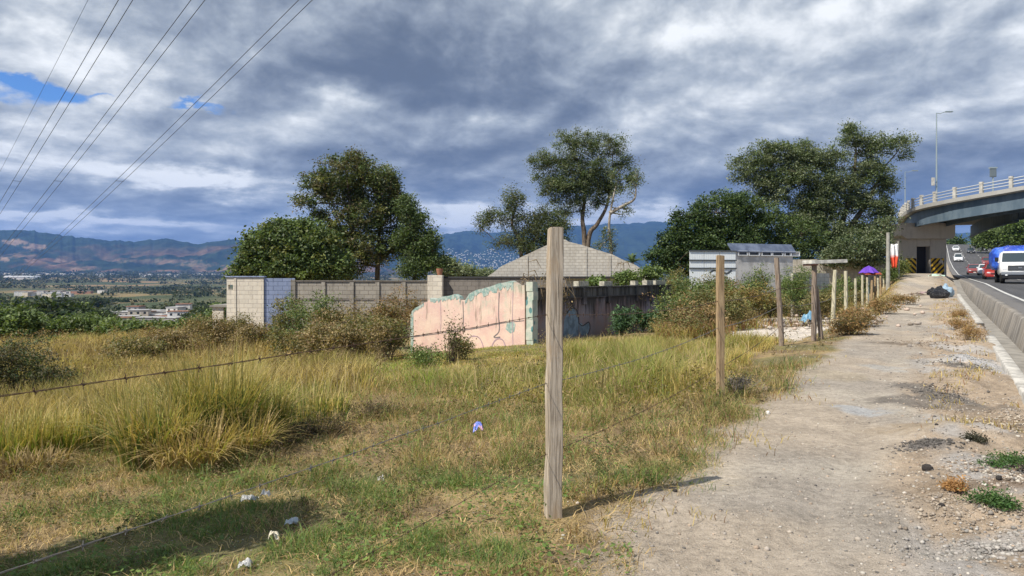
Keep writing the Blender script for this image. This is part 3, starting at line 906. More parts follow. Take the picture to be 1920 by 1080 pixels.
# white sheet-metal enclosure, long shed, far grey wall ------------------
m, T, b = new_mat('white_sheet')
o = T.coord('Object'); xx, yy, zz = T.sep(o)[0:3]
cor = T.m('SINE', T.m('MULTIPLY', xx, 60))
n1 = T.noise(T.comb(T.m('MULTIPLY', xx, 4), zz, 0), 1.2, 6, .65)
c = T.mix(T.ss(n1, .58, .75), (.74, .78, .79), (.50, .49, .47))
T.put(b.inputs['Base Color'], c); b.inputs['Roughness'].default_value = .5
T.l.new(T.bump(cor, .15, .01), b.inputs['Normal'])
M_sheet = m
WC_ = Wall((at(1293, 500, 40).x, 40), (at(1386, 500, 40).x, 40.6))
cw = WC_.empty('metal_enclosure'); tag(cw, 'white sheet metal enclosure with dark rails in front of the dark trees', 'enclosure')
zt_ = WC_.loc(1300, 470)[1]
xs_ = [0, 0.85, 1.75, WC_.L]
for i in range(3):
    MB().box(xs_[i] + .015, xs_[i + 1] - .015, 0, .04, -1.0, zt_ - .02 * i).build('panel', M_sheet, cw)
M_dk = plain('dark_metal', (.07, .08, .09), .5, spec=.4)
for py in (470.5, 488, 503):
    z_ = WC_.loc(1330, py)[1]
    MB().box(-.03, WC_.L + .03, -.05, -.002, z_ - .035, z_ + .035).build('rail', M_dk, cw)
ribbon(WC_, [(1352, 508), (1362, 513), (1372, 507)], .12, M_dk, cw, 'painted_mark')
ribbon(WC_, [(1330, 512), (1340, 507), (1350, 514)], .08, M_dk, cw, 'painted_mark')
WS = Wall((at(1375, 480, 49).x, 49), (at(1508, 480, 49).x, 51))
sw = WS.empty('long_shed'); tag(sw, 'long low shed with blue-grey roof and a strip of white framed windows', 'shed')
zr0, zr1 = WS.loc(1440, 472)[1], WS.loc(1440, 457)[1]
M_wwall = plain('pale_shed_wall', (.56, .56, .55), .85, noise_scale=1.2, noise_amt=.35)
z0_, z1_ = WS.loc(1440, 480)[1], WS.loc(1440, 471)[1]
MB().box(0, WS.L, 0, .15, -1.0, z0_).build('wall', M_wwall, sw)
MB().box(0, WS.L, 0, .15, z1_, zr0 + .02).build('upper_wall', M_dk, sw)
MB().add([(-.2, -.10, zr0), (WS.L + .2, -.10, zr0), (WS.L + .2, .35, zr1), (-.2, .35, zr1), (-.2, -.10, zr0 - .06), (WS.L + .2, -.10, zr0 - .06), (WS.L + .2, .35, zr1 - .09), (-.2, .35, zr1 - .09)],
         [(0, 1, 2, 3), (7, 6, 5, 4), (0, 4, 5, 1), (1, 5, 6, 2), (2, 6, 7, 3), (3, 7, 4, 0)]).build('roof', plain('blue_roof_sheet', (.07, .09, .14), .5, spec=.3, noise_scale=1.0, col2=(.14, .17, .24)), sw)
M_frame = plain('white_frame', (.70, .72, .74), .5)
M_pane = plain('dark_pane', (.03, .035, .045), .15, spec=.5)
bounds = [(1383, 1401), (1403, 1423), (1427, 1446), (1447, 1467), (1470, 1482), (1482, 1498)]
xp = 0
for a, b_ in bounds:
    xa, xb = WS.loc(a, 475)[0], WS.loc(b_, 475)[0]
    if xa - xp > .02: MB().box(xp, xa, .0, .13, z0_, z1_).build('wall', M_wwall, sw)
    fr = MB(); t_ = .05
    fr.box(xa, xb, -.09, .10, z0_, z0_ + t_); fr.box(xa, xb, -.09, .10, z1_ - t_, z1_)
    fr.box(xa, xa + t_, -.09, .10, z0_ + t_, z1_ - t_); fr.box(xb - t_, xb, -.09, .10, z0_ + t_, z1_ - t_)
    fo = fr.build('window', M_frame, sw)
    MB().box(xa + t_, xb - t_, .04, .06, z0_ + t_, z1_ - t_).build('pane', M_pane, fo)
    xp = xb
MB().box(xp, WS.L, .0, .13, z0_, z1_).build('wall', M_wwall, sw)
MB().box(0, .15, .15, 1.2, -1, zr0).build('side_wall', M_wwall, sw)
MB().box(WS.L - .15, WS.L, .15, 1.2, -1, zr0).build('side_wall', M_wwall, sw)
WF = Wall((at(1478, 490, 63.5).x, 63.5), (at(1668, 490, 64.5).x, 64.5))
fw2 = WF.empty('mouldy_wall'); tag(fw2, 'mouldy grey concrete block wall running to the bridge pier', 'wall')
t_ = [WF.loc(1478, 487), WF.loc(1530, 486), WF.loc(1580, 485), WF.loc(1668, 483)]
MB().prism(t_ + [(WF.L, -1), (0, -1)], 0, .2).build('wall', block_mat('mouldy_block', (.50, .46, .38), (.16, .145, .12), (.26, .23, .19), .4, .2, .7), fw2)
WL = Wall((at(1487, 500, 35).x, 35), (at(1555, 500, 37).x, 37))
lw = MB().box(0, WL.L, 0, .12, -.8, WL.loc(1500, 512)[1]).build('low_wall', block_mat('pale_weathered', (.50, .47, .42), (.2, .18, .15), (.3, .28, .25), .4, .2, .6))
lw.location = (WL.A.x, WL.A.y, 0); lw.rotation_euler = (0, 0, WL.rz)
tag(lw, 'low pale weathered wall among weeds behind the leaning posts', 'wall')
# small lean-to left of the white wall
le = empty('concrete_lean_to', (at(398, 600, 37).x, 37, 0)); tag(le, 'small concrete lean-to with slab roof left of the whitewashed stub', 'shed')
zr = at(398, 572, 37).z
MB().box(-.1, 1.0, -.1, 2.0, zr - .10, zr).build('roof_slab', M_conc, le)
MB().box(.0, .55, 0, .12, -2.2, zr - .10).build('wall', M_whiteblk, le)
MB().box(.80, .92, 0, .12, -2.2, zr - .10).build('pillar', M_conc, le)
MB().box(.0, .92, 1.8, 1.9, -2.2, zr - .10).build('back_wall', M_darkblk, le)

# ------------------------------------------------------------------ fence posts and wire
def post(px_t, py_t, px_b, py_b, Y, wid, mat, label, group='wooden fence posts along the path', round_=False, ybase=None):
    tp = at(px_t, py_t, Y); Yb = ybase or Y
    bt = at(px_b, py_b, Yb)
    gzv = g1(bt.x, bt.y)
    n = 9; pts = []
    rs = random.Random(int(px_t * 7))
    L = (tp - bt)
    mb = MB(); rings = []
    seg = 4 if not round_ else 7
    for i in range(n + 1):
        t_ = i / n
        c_ = bt + L * t_
        if i == 0: c_ = Vector((bt.x, bt.y, gzv - .25))
        w_ = wid / 2 * (1 + rs.uniform(-.05, .05)) * (1.06 - .08 * t_)
        c_ = c_ + Vector((rs.uniform(-1, 1), rs.uniform(-1, 1), 0)) * wid * .05
        ring = []
        for k in range(seg):
            if round_:
                a = k / seg * 2 * math.pi + .3; ring.append(c_ + Vector((math.cos(a) * w_, math.sin(a) * w_, 0)))
            else:
                sx, sy = [(-1, -1), (1, -1), (1, 1), (-1, 1)][k]
                th = R(16); dx_, dy_ = sx * w_, sy * w_ * .85
                ring.append(c_ + Vector((dx_ * math.cos(th) - dy_ * math.sin(th), dx_ * math.sin(th) + dy_ * math.cos(th), rs.uniform(-.008, .008) if i == n else 0)))
        rings += ring
    fs = [(i * seg + k, i * seg + (k + 1) % seg, (i + 1) * seg + (k + 1) % seg, (i + 1) * seg + k) for i in range(n) for k in range(seg)]
    fs += [tuple(range(seg - 1, -1, -1)), tuple(n * seg + k for k in range(seg))]
    org = Vector((bt.x, bt.y, gzv))
    mb.add([v - org for v in rings], fs)
    o = mb.build('fence_post', mat, bevel=0.006 if Y < 12 else 0)
    o.location = org
    tag(o, label, 'fence post', group)
    return o
posts = []
posts.append(post(1041, 428, 1037, 968, 4.98, .094, M_post, 'tall weathered square timber post standing in short green grass'))
posts.append(post(1350, 479, 1351, 752, 9.74, .085, M_post2, 'tan square fence post beside a dead grey weed', ))
posts.append(post(1456, 483, 1466, 648, 16.4, .11, M_post3, 'crooked grey-brown round post at the edge of the gravel lot', round_=True))
posts.append(post(1527, 488, 1526, 645, 17.5, .12, M_post3, 'grey round post topped by the board lintel', round_=True))
br_ = post(1530, 540, 1541, 645, 17.6, .11, M_post3, 'short wooden brace leaning on the lintel post', group='wooden fence posts along the path', round_=True)
posts.append(post(1566, 506, 1561, 613, 24, .125, M_post4, 'light straight post just right of the lintel post', round_=True))
posts.append(post(1586, 508, 1586, 608, 26, .12, M_post4, 'pale greenish post standing in orange dead brush', round_=True))
far = [(1604, 522, 1604, 584, 35), (1617, 516, 1617, 582, 39), (1626, 520, 1626, 578, 43), (1635, 525, 1634, 574, 46), (1641, 518, 1641, 569, 50),
       (1646, 521, 1647, 566, 54), (1651, 517, 1651, 562, 58), (1657, 515, 1657, 560, 62)]
farlab = ['far-row post at the left rim of the purple parasol', 'far-row post under the left half of the purple parasol', 'far-row post just left of the middle of the purple parasol', 'short far-row post just right of the middle of the purple parasol',
          'far-row post under the right half of the purple parasol', 'third post from the right end of the far fence row', 'second post from the right end of the far fence row', 'last thin post of the far fence row, nearest the grey pole']
for a, lb in zip(far, farlab):
    posts.append(post(*a, .12 if a[4] < 45 else .14, random.choice((M_post2, M_post4, M_post4)), lb, 'thin fence posts in the far row', round_=True))
# board lintel
lt = MB(); a = at(1520, 491, 17.55); b_ = at(1579, 489, 17.75)
dv = (b_ - a); dl = dv.length; Mx = Matrix.Translation(a) @ Vector((dv.x, dv.y, dv.z)).to_track_quat('X', 'Z').to_matrix().to_4x4()
lt.box(-.12, dl, -.20, .16, -.05, .035, Mx); lo = lt.build('board_lintel', plain('pale_board', (.66, .64, .58), .8, noise_scale=6, noise_amt=.4), bevel=.01)
tag(lo, 'short horizontal pale board with a rusty bracket on top of the grey round post', 'board')
rb = MB(); rb.box(-.10, .06, -.215, .17, -.09, -.052, Mx); rb.build('rusty_bracket', plain('rust', (.13, .065, .045), .85, noise_scale=12), lo, bevel=.01)

def wire(hs, label, dy):
    """barbed wire strand; hs: height above the eye-line reference at each support"""
    sup = []
    s0 = Vector((-3.6, -2.7, 0)); pts = []
    P = [s0] + [Vector((p.location.x, p.location.y, 0)) for p in posts]
    Z = hs
    mb = MB(); path = []
    for i in range(len(P) - 1):
        a, b_ = P[i].copy(), P[i + 1].copy(); a.z, b_.z = Z[i], Z[i + 1]
        off = Vector((-.05, -.045, 0)) if i < 2 else Vector((-.06, -.06, 0))
        n = 26 if i == 0 else 12
        for k in range(n + (i == len(P) - 2)):
            t_ = k / n; sag = 4 * t_ * (1 - t_) * (.05 if i < 3 else .04)
            q = a.lerp(b_, t_) + off; q.z -= sag
            q += Vector((0, 0, random.uniform(-.003, .003)))
            path.append(q)
    # two twisted strands near the camera, one further off
    r = .0017
    dense = []
    for i in range(len(path) - 1):
        for k in range(10 if path[i].y < 10 else 1):
            t_ = k / (10 if path[i].y < 10 else 1); dense.append(path[i].lerp(path[i + 1], t_))
    dense.append(path[-1])
    st = [[], []]; ph = 0
    for q in dense:
        ph += .9
        rr = .0016 if q.y < 10 else .003
        for j in (0, 1):
            st[j].append(q + Vector((0, math.cos(ph + j * math.pi), math.sin(ph + j * math.pi))) * rr)
    rad = [max(.0011, min(.005, .00026 * max(q.y, 0))) for q in dense]
    for j in (0, 1): mb.tube(st[j], rad, 4, caps=False)
    # barbs
    L = 0
    for i in range(1, len(dense)):
        L += (dense[i] - dense[i - 1]).length
        if dense[i].y < 12 and L > .125:
            L = 0; q = dense[i]; t_ = (dense[i] - dense[i - 1]).normalized()
            for s_ in (0, 1):
                a_ = random.random() * 6.28; dv = Vector((0, math.cos(a_), math.sin(a_))) + t_ * .3
                mb.tube([q - dv * .015, q + dv * .015], .0013, 4)
                mb.tube([q + t_ * .004 * (k - 2) + Vector((0, math.cos(k * 1.6), math.sin(k * 1.6))) * .0045 for k in range(5)], .0013, 4)
    o = mb.build('barbed_wire', M_rust if dy else M_galv)
    tag(o, label, 'barbed wire', 'barbed wire strands of the fence')
def whts(py, z_rest):
    z1 = EYE + (HOR - py) / F * 4.93
    return [z1 + random.uniform(-.02, .02), z1] + [g1(p.location.x, p.location.y) + z_rest * random.uniform(.95, 1.03) for p in posts[1:]]
wire(whts(591, 1.32), 'top rusty strand of the barbed wire fence', 1)
wire(whts(720, .92), 'middle grey strand of the barbed wire fence', 0)
wire(whts(853, .42), 'lowest rusty strand of the barbed wire fence, low in the grass', 1)

# ------------------------------------------------------------------ power lines
def cable(px0, Y0, pz, label, pair=True, Yend=620, sp=.62):
    P0 = at(px0, 0, Y0)
    dvec = Vector((-.857, 1, -.2))
    mb = MB(); strands = (0, 1) if pair else (0,)
    for s_ in strands:
        pts = []
        for t_ in np.concatenate([np.linspace(-75, 60, 20), np.linspace(80, Yend, 25)]):
            q = P0 + dvec * float(t_) + Vector((.62 * s_ * .75, .62 * s_ * .66, 0))
            q.z += .00022 * float(t_) ** 2
            pts.append(q)
        mb.tube(pts, .020 if pair else .013, 5, caps=False)
    if pair:
        for t_ in (30, 110):
            q = P0 + dvec * t_; q.z += .00022 * t_ ** 2
            mb.tube([q - Vector((.04, .03, 0)), q + Vector((.50, .44, 0))], .02, 5)
    o = mb.build('power_line', M_cable)
    tag(o, label, 'power line', 'power lines sloping down to the left')
cable(560, 40, 0, 'rightmost twin power line with spacers, crossing the sky above the tall brown-green tree side')
cable(358, 40, 0, 'twin power line between the other two twin lines')
cable(222, 40, 0, 'leftmost twin power line, reaching the picture edge above the mountains')
cable(165, 52, 0, 'single thin earth wire left of all the twin power lines', pair=False)
# ------------------------------------------------------------------ foliage
def rand_dirs(n):
    v = rng.normal(size=(n, 3)); return v / np.linalg.norm(v, axis=1, keepdims=True)
def leaf_quads(C_, size, col, aspect=.45, up=.35):
    """diamond leaves at centres C_; size (N,), col (N,3)"""
    n = len(C_)
    nrm = rand_dirs(n); nrm[:, 2] = np.abs(nrm[:, 2]) + up; nrm /= np.linalg.norm(nrm, axis=1, keepdims=True)
    a = np.cross(nrm, rand_dirs(n)); a /= np.linalg.norm(a, axis=1, keepdims=True) + 1e-9
    b = np.cross(nrm, a)
    L_ = size[:, None] * .5; W_ = L_ * aspect
    V_ = np.stack([C_ - a * L_, C_ + b * W_, C_ + a * L_, C_ - b * W_], 1).reshape(-1, 3)
    F_ = np.arange(n * 4).reshape(n, 4)
    return V_, F_, np.repeat(col, 4, axis=0)
def crown_points(lobes, nclump, clumpr, per, shell=.5, flat=.65):
    """lobes: (x,y,z,rx,ry,rz). returns clump centres, leaf centres, clump index"""
    L_ = np.array(lobes, float)
    wgt = (L_[:, 3] * L_[:, 4] * L_[:, 5]) ** (2 / 3.); wgt /= wgt.sum()
    k = rng.choice(len(L_), nclump, p=wgt)
    dd = rand_dirs(nclump)
    rr = shell + (1 - shell) * rng.random(nclump) ** .7
    rr *= .86 + .28 * fbm(dd[:, 0] * 2.2 + k * 5.1, dd[:, 2] * 2.2 + dd[:, 1] * 2, 2)
    CC = L_[k, :3] + dd * rr[:, None] * L_[k, 3:6]
    n = nclump * per; ci = np.repeat(np.arange(nclump), per)
    off = rng.normal(size=(n, 3)) * np.array([1, 1, flat]) * (clumpr * (.6 + .8 * rng.random(nclump)))[ci][:, None] * .55
    return CC, CC[ci] + off, ci, k
def foliage_cols(ci, nclump, pal, z, jit=.22):
    """palette: list of (weight, rgb)"""
    w_ = np.array([p[0] for p in pal], float); w_ /= w_.sum()
    P_ = np.array([p[1] for p in pal])
    base = P_[rng.choice(len(P_), nclump, p=w_)]
    leafc = P_[rng.choice(len(P_), len(ci), p=w_)]
    c = base[ci] * .6 + leafc * .4
    return np.clip(c * (1 + (rng.random((len(ci), 1)) - .5) * 2 * jit) * (1 + (rng.random(nclump)[ci][:, None] - .5) * .4), 0, 1)
def limb(mb, a, b, r0, r1, wob=.12, n=7, sag=0, seg=6):
    a = Vector(a); b = Vector(b); L_ = (b - a).length; pts = []; rad = []
    s1 = Vector((random.uniform(-1, 1), random.uniform(-1, 1), random.uniform(-.4, .4))) * L_ * wob
    s2 = Vector((random.uniform(-1, 1), random.uniform(-1, 1), random.uniform(-.4, .4))) * L_ * wob * .4
    for i in range(n + 1):
        t_ = i / n
        p = a.lerp(b, t_) + s1 * math.sin(t_ * math.pi) + s2 * math.sin(t_ * 2 * math.pi)
        p.z -= sag * math.sin(t_ * math.pi)
        pts.append(p); rad.append(r0 + (r1 - r0) * t_)
    mb.tube(pts, rad, seg)
    return pts
def tree(name, label, base, lobes, pal, trunks, nclump=500, clumpr=.5, per=40, leaf=.16, shell=.45, bark=None, group=None, cat='tree', twigs=.5, flat=.65, aspect=.45, r0=.28, trans=None):
    """base world point; lobes world coords; trunks: list of lists of world points (first at the base)"""
    base = Vector(base); B = np.array(base)
    root = empty(name, base); tag(root, label, cat, group)
    CC, P_, ci, k = crown_points(lobes, nclump, clumpr, per, shell, flat)
    V_, F_, Cq = leaf_quads(P_ - B, leaf * (.6 + .8 * rng.random(len(P_))), foliage_cols(ci, nclump, pal, P_[:, 2]), aspect)
    np_mesh('crown', V_, F_, M_leaf, root, Cq)
    mb = MB(); ends = []
    for tr in trunks:
        pr = r0
        pts = [Vector(p) for p in tr]
        # smooth the trunk through its points
        sm = []
        for i in range(len(pts) - 1):
            p0 = pts[max(i - 1, 0)]; p1 = pts[i]; p2 = pts[i + 1]; p3 = pts[min(i + 2, len(pts) - 1)]
            for q in range(5):
                t_ = q / 5
                sm.append(.5 * ((2 * p1) + (p2 - p0) * t_ + (2 * p0 - 5 * p1 + 4 * p2 - p3) * t_ ** 2 + (3 * p1 - p0 - 3 * p2 + p3) * t_ ** 3))
        sm.append(pts[-1])
        n = len(sm)
        rad = [r0 * (1 - .72 * i / (n - 1)) * (1.25 if i == 0 else 1) for i in range(n)]
        mb.tube([p - base for p in sm], rad, 8)
        ends += list(zip(sm[n // 3:], rad[n // 3:]))
    nodes = [(p, r) for p, r in ends]
    for lb in lobes:
        c = Vector(lb[:3]); 
        low = [(p, r) for p, r in nodes if p.z < c.z + .2] or nodes
        p, r = min(low, key=lambda q: (q[0] - c).length + random.random() * .3)
        pp = limb(mb, p - base, c - base, r * .6, .04, .10)
        for q in (3, 5, 7): nodes.append((pp[q] + base, max(.035, r * .6 * (1 - q / 8))))
    if twigs > 0:
        idx = rng.choice(nclump, min(int(nclump * twigs), 260), replace=False)
        NP = np.array([list(p) for p, r in nodes])
        for i in idx:
            c = CC[i]; j = int(np.argmin(np.linalg.norm(NP - c, axis=1)))
            limb(mb, Vector(NP[j]) - base, Vector(c) - base, min(nodes[j][1] * .6, .035), .008, .12, 3, seg=4)
    mb.build('trunk', bark or M_bark, root, smooth=True)
    return root
def L(px, py, Y, rpx, rpy, ry=None):
    """lobe from its place in the picture at depth Y: radii in metres"""
    p = at(px, py, Y); k = Y / F
    return (p.x, p.y, p.z, rpx * k, ry or (rpx * k * .9), rpy * k)
G_d = (.058, .090, .034); G_m = (.105, .155, .052); G_l = (.17, .225, .070); G_y = (.25, .25, .08); B_r = (.18, .13, .075); G_e = (.185, .215, .125); G_g = (.25, .275, .175)

# tall brown-green tree behind the grey wall
Y0 = 52
tree('spreading_tree', 'tall brown-green tree behind the long grey wall', on(655, Y0), [
    L(655, 322, Y0, 62, 34), L(600, 345, Y0 + .5, 38, 24), L(705, 345, Y0, 42, 28), L(572, 380, Y0 - .5, 26, 18), L(640, 365, Y0 + 1, 52, 30),
    L(725, 315, Y0 + 1, 14, 12), L(663, 296, Y0, 18, 12), L(690, 400, Y0, 52, 36), L(740, 385, Y0 + 1, 34, 28), L(640, 425, Y0, 38, 40), L(700, 460, Y0, 60, 44),
    L(640, 490, Y0, 50, 34), L(735, 330, Y0 + .5, 12, 14), L(600, 405, Y0, 20, 8), L(757, 450, Y0 + .5, 30, 40), L(725, 360, Y0, 26, 22), L(760, 410, Y0 + .5, 30, 30), L(790, 470, Y0, 30, 36), L(620, 450, Y0, 40, 34)],
    [(4, (.085, .095, .042)), (2, B_r), (4, G_m), (1, G_y), (2, G_d)],
    [[on(655, Y0, -.3), at(657, 500, Y0), at(660, 440, Y0), at(655, 370, Y0), at(650, 320, Y0)], [on(706, Y0 + .6, -.3), at(708, 500, Y0 + .6), at(712, 430, Y0 + .6), at(722, 380, Y0)]],
    nclump=1250, clumpr=.46, per=60, leaf=.175, shell=.35, r0=.22, twigs=.4)
# slimmer tree leaning out on its right
Y0 = 50
tree('slender_tree', 'dark green tree against the right side of the tall brown-green tree', on(775, Y0), [
    L(765, 385, Y0, 22, 26), L(785, 420, Y0, 24, 26), L(800, 455, Y0, 28, 28), L(770, 450, Y0 + .5, 36, 36), L(815, 490, Y0, 26, 22), L(780, 500, Y0, 40, 26)],
    [(4, G_d), (3, G_m), (1, G_l), (1, G_e)], [[on(775, Y0, -.3), at(777, 480, Y0), at(770, 420, Y0), at(765, 385, Y0)]],
    nclump=420, clumpr=.40, per=36, leaf=.18, shell=.35, r0=.14)
# low round tree on the left
Y0 = 47
tree('broadleaf_tree', 'low broad dark green tree behind the whitewashed stub', on(540, Y0), [
    L(540, 455, Y0, 62, 42), L(495, 470, Y0, 44, 40), L(470, 500, Y0 - .5, 34, 26), L(590, 460, Y0, 52, 40), L(560, 500, Y0, 80, 32), L(515, 430, Y0, 24, 20),
    L(610, 500, Y0, 50, 34), L(500, 508, Y0, 50, 20), L(445, 518, Y0 - .5, 16, 12), L(570, 425, Y0, 26, 16)],
    [(3, G_d), (4, G_m), (2, G_l), (1, G_y), (.6, G_e)], [[on(535, Y0, -.3), at(538, 520, Y0), at(540, 470, Y0)], [on(560, Y0 + .4, -.3), at(570, 510, Y0), at(590, 460, Y0)]],
    nclump=900, clumpr=.45, per=52, leaf=.20, shell=.5, r0=.18, aspect=.6)
# eucalyptus pair behind the gable
Y0 = 66
tree('eucalyptus_tree', 'tall open-crowned eucalyptus rising behind the block gable', on(1095, Y0), [
    L(1075, 270, Y0, 42, 28), L(1120, 268, Y0, 34, 24), L(1155, 275, Y0, 26, 22), L(1015, 300, Y0, 26, 20), L(1060, 310, Y0, 48, 30), L(1120, 315, Y0, 44, 32),
    L(1170, 310, Y0, 26, 24), L(1185, 335, Y0, 18, 18), L(1050, 350, Y0, 38, 22), L(1010, 330, Y0, 16, 14), L(1095, 355, Y0, 34, 22), L(1140, 345, Y0, 22, 26),
    L(1075, 375, Y0, 26, 16), L(1092, 395, Y0, 12, 14), L(1040, 375, Y0, 16, 10), L(1020, 358, Y0, 12, 8), L(1120, 380, Y0, 14, 18), L(1060, 398, Y0, 20, 12), L(1130, 355, Y0, 26, 24), L(1045, 345, Y0, 34, 24), L(1090, 340, Y0, 46, 28)],
    [(4, G_e), (3, G_m), (2, (.09, .11, .05)), (2, G_d), (1, (.13, .11, .05))],
    [[on(1097, Y0, -.3), at(1096, 450, Y0), at(1092, 410, Y0), at(1096, 360, Y0), at(1082, 300, Y0)], [on(1097, Y0, -.3), at(1103, 450, Y0), at(1120, 420, Y0), at(1138, 385, Y0), at(1148, 330, Y0)]],
    nclump=900, clumpr=.46, per=60, leaf=.18, shell=.2, r0=.27, twigs=.45, bark=M_bark, aspect=.35, flat=.8)
Y0 = 62
tree('eucalyptus_tree', 'thin pale-trunked eucalyptus with hanging sprays right of the tall one', on(1144, Y0), [
    L(1142, 370, Y0, 10, 18), L(1165, 350, Y0, 14, 16), L(1195, 330, Y0, 12, 12), L(1183, 360, Y0, 8, 20), L(1178, 390, Y0, 9, 14), L(1150, 330, Y0, 14, 14),
    L(1188, 345, Y0, 12, 10), L(1165, 402, Y0, 8, 7), L(1140, 440, Y0, 12, 20), L(1125, 462, Y0, 16, 14), L(1150, 465, Y0, 12, 14)],
    [(4, G_e), (2, G_m), (2, G_d), (1, (.12, .11, .06))],
    [[on(1146, Y0, -.3), at(1146, 470, Y0), at(1142, 420, Y0), at(1150, 370, Y0), at(1158, 340, Y0)], [at(1143, 400, Y0), at(1170, 385, Y0), at(1190, 372, Y0), at(1192, 345, Y0)]],
    nclump=120, clumpr=.34, per=26, leaf=.19, shell=.2, r0=.16, twigs=.6, bark=M_bark_pale, aspect=.35, flat=1.0)
Y0 = 60
tree('eucalyptus_tree', 'shorter olive eucalyptus left of the tall one', on(985, Y0), [
    L(965, 375, Y0, 26, 24), L(955, 410, Y0, 28, 20), L(910, 415, Y0, 20, 14), L(925, 400, Y0, 12, 10), L(990, 420, Y0, 26, 22), L(970, 450, Y0, 34, 18), L(1020, 400, Y0, 28, 16),
    L(935, 455, Y0, 18, 10), L(1025, 435, Y0, 36, 24), L(1000, 465, Y0, 34, 12), L(1050, 420, Y0, 26, 16), L(1045, 455, Y0, 24, 18), L(900, 428, Y0, 12, 8)],
    [(3, G_e), (3, (.085, .09, .035)), (2, G_m), (2, G_d), (1, (.12, .10, .04))],
    [[on(988, Y0, -.3), at(990, 470, Y0), at(1010, 440, Y0), at(1000, 400, Y0)], [on(988, Y0, -.3), at(975, 460, Y0), at(960, 420, Y0), at(968, 385, Y0)]],
    nclump=520, clumpr=.46, per=54, leaf=.17, shell=.3, r0=.2, twigs=.4, aspect=.35, flat=.9)
# dark dense fig-like tree left of the big right-hand one
Y0 = 64
tree('dense_tree', 'dense dark green dome-shaped tree behind the white metal enclosure', on(1340, Y0), [
    L(1350, 400, Y0, 60, 40), L(1300, 430, Y0, 44, 34), L(1270, 460, Y0, 38, 32), L(1370, 450, Y0, 66, 46), L(1330, 470, Y0, 70, 40), L(1410, 430, Y0 + 1, 44, 36),
    L(1240, 485, Y0 - 1, 28, 24), L(1275, 405, Y0, 12, 10), L(1285, 495, Y0, 50, 24), L(1400, 490, Y0, 44, 26), L(1390, 385, Y0, 34, 22)],
    [(5, G_d), (4, (.035, .07, .022)), (2, G_m), (1, G_l)], [[on(1345, Y0, -.3), at(1345, 480, Y0), at(1350, 420, Y0)]],
    nclump=1300, clumpr=.50, per=52, leaf=.20, shell=.55, r0=.3, aspect=.6, twigs=.2)
Y0 = 70
tree('spreading_tree', 'big wide grey-green tree left of the overpass', on(1560, Y0), [
    L(1440, 290, Y0, 46, 26), L(1400, 320, Y0, 34, 26), L(1500, 290, Y0, 40, 24), L(1550, 300, Y0, 44, 26), L(1600, 262, Y0, 28, 22), L(1640, 275, Y0, 38, 24), L(1690, 268, Y0, 28, 18),
    L(1700, 290, Y0, 16, 12), L(1480, 330, Y0, 60, 30), L(1560, 345, Y0, 60, 32), L(1630, 320, Y0, 40, 26), L(1660, 345, Y0, 24, 20), L(1520, 378, Y0, 46, 24), L(1610, 380, Y0, 48, 30),
    L(1450, 370, Y0, 40, 24), L(1655, 385, Y0, 22, 22), L(1425, 345, Y0, 34, 22), L(1640, 420, Y0, 32, 26), L(1600, 430, Y0, 30, 24), L(1385, 300, Y0, 12, 10), L(1592, 242, Y0, 16, 9), L(1500, 420, Y0, 50, 30), L(1570, 450, Y0 - 1, 50, 36), L(1640, 455, Y0 - 1, 30, 30), L(1665, 410, Y0, 20, 26), L(1540, 400, Y0, 44, 26)],
    [(4, G_e), (3, (.075, .10, .04)), (3, G_m), (2, G_g), (1, G_d)],
    [[on(1562, Y0, -.3), at(1560, 470, Y0), at(1545, 420, Y0), at(1540, 370, Y0), at(1520, 320, Y0)], [on(1566, Y0, -.3), at(1570, 450, Y0), at(1585, 400, Y0), at(1600, 340, Y0), at(1605, 280, Y0)], [on(1570, Y0, -.3), at(1590, 440, Y0), at(1625, 380, Y0), at(1660, 310, Y0)]],
    nclump=2100, clumpr=.55, per=56, leaf=.20, shell=.25, r0=.38, twigs=.22, flat=.6)
Y0 = 66
tree('understorey_tree', 'shaded green tree filling the gap under the big wide tree', on(1480, Y0), [
    L(1450, 430, Y0, 44, 34), L(1500, 440, Y0, 46, 36), L(1470, 470, Y0, 60, 26), L(1530, 470, Y0, 40, 30), L(1440, 400, Y0, 26, 20)],
    [(4, G_d), (3, G_m), (1, G_l)], [[on(1480, Y0, -.3), at(1485, 460, Y0)]], nclump=380, clumpr=.5, per=34, leaf=.23, shell=.45, r0=.2, twigs=.2)
Y0 = 63
tree('understorey_tree', 'grey-green small tree just left of the red and white banner', on(1625, Y0), [
    L(1600, 465, Y0, 44, 26), L(1640, 460, Y0, 34, 28), L(1655, 430, Y0, 22, 26), L(1570, 480, Y0, 34, 20), L(1660, 485, Y0, 22, 14), L(1620, 490, Y0, 40, 12)],
    [(4, G_d), (3, G_e), (1, G_g)], [[on(1625, Y0, -.3), at(1625, 480, Y0)]], nclump=330, clumpr=.45, per=34, leaf=.22, shell=.45, r0=.15, twigs=.2)
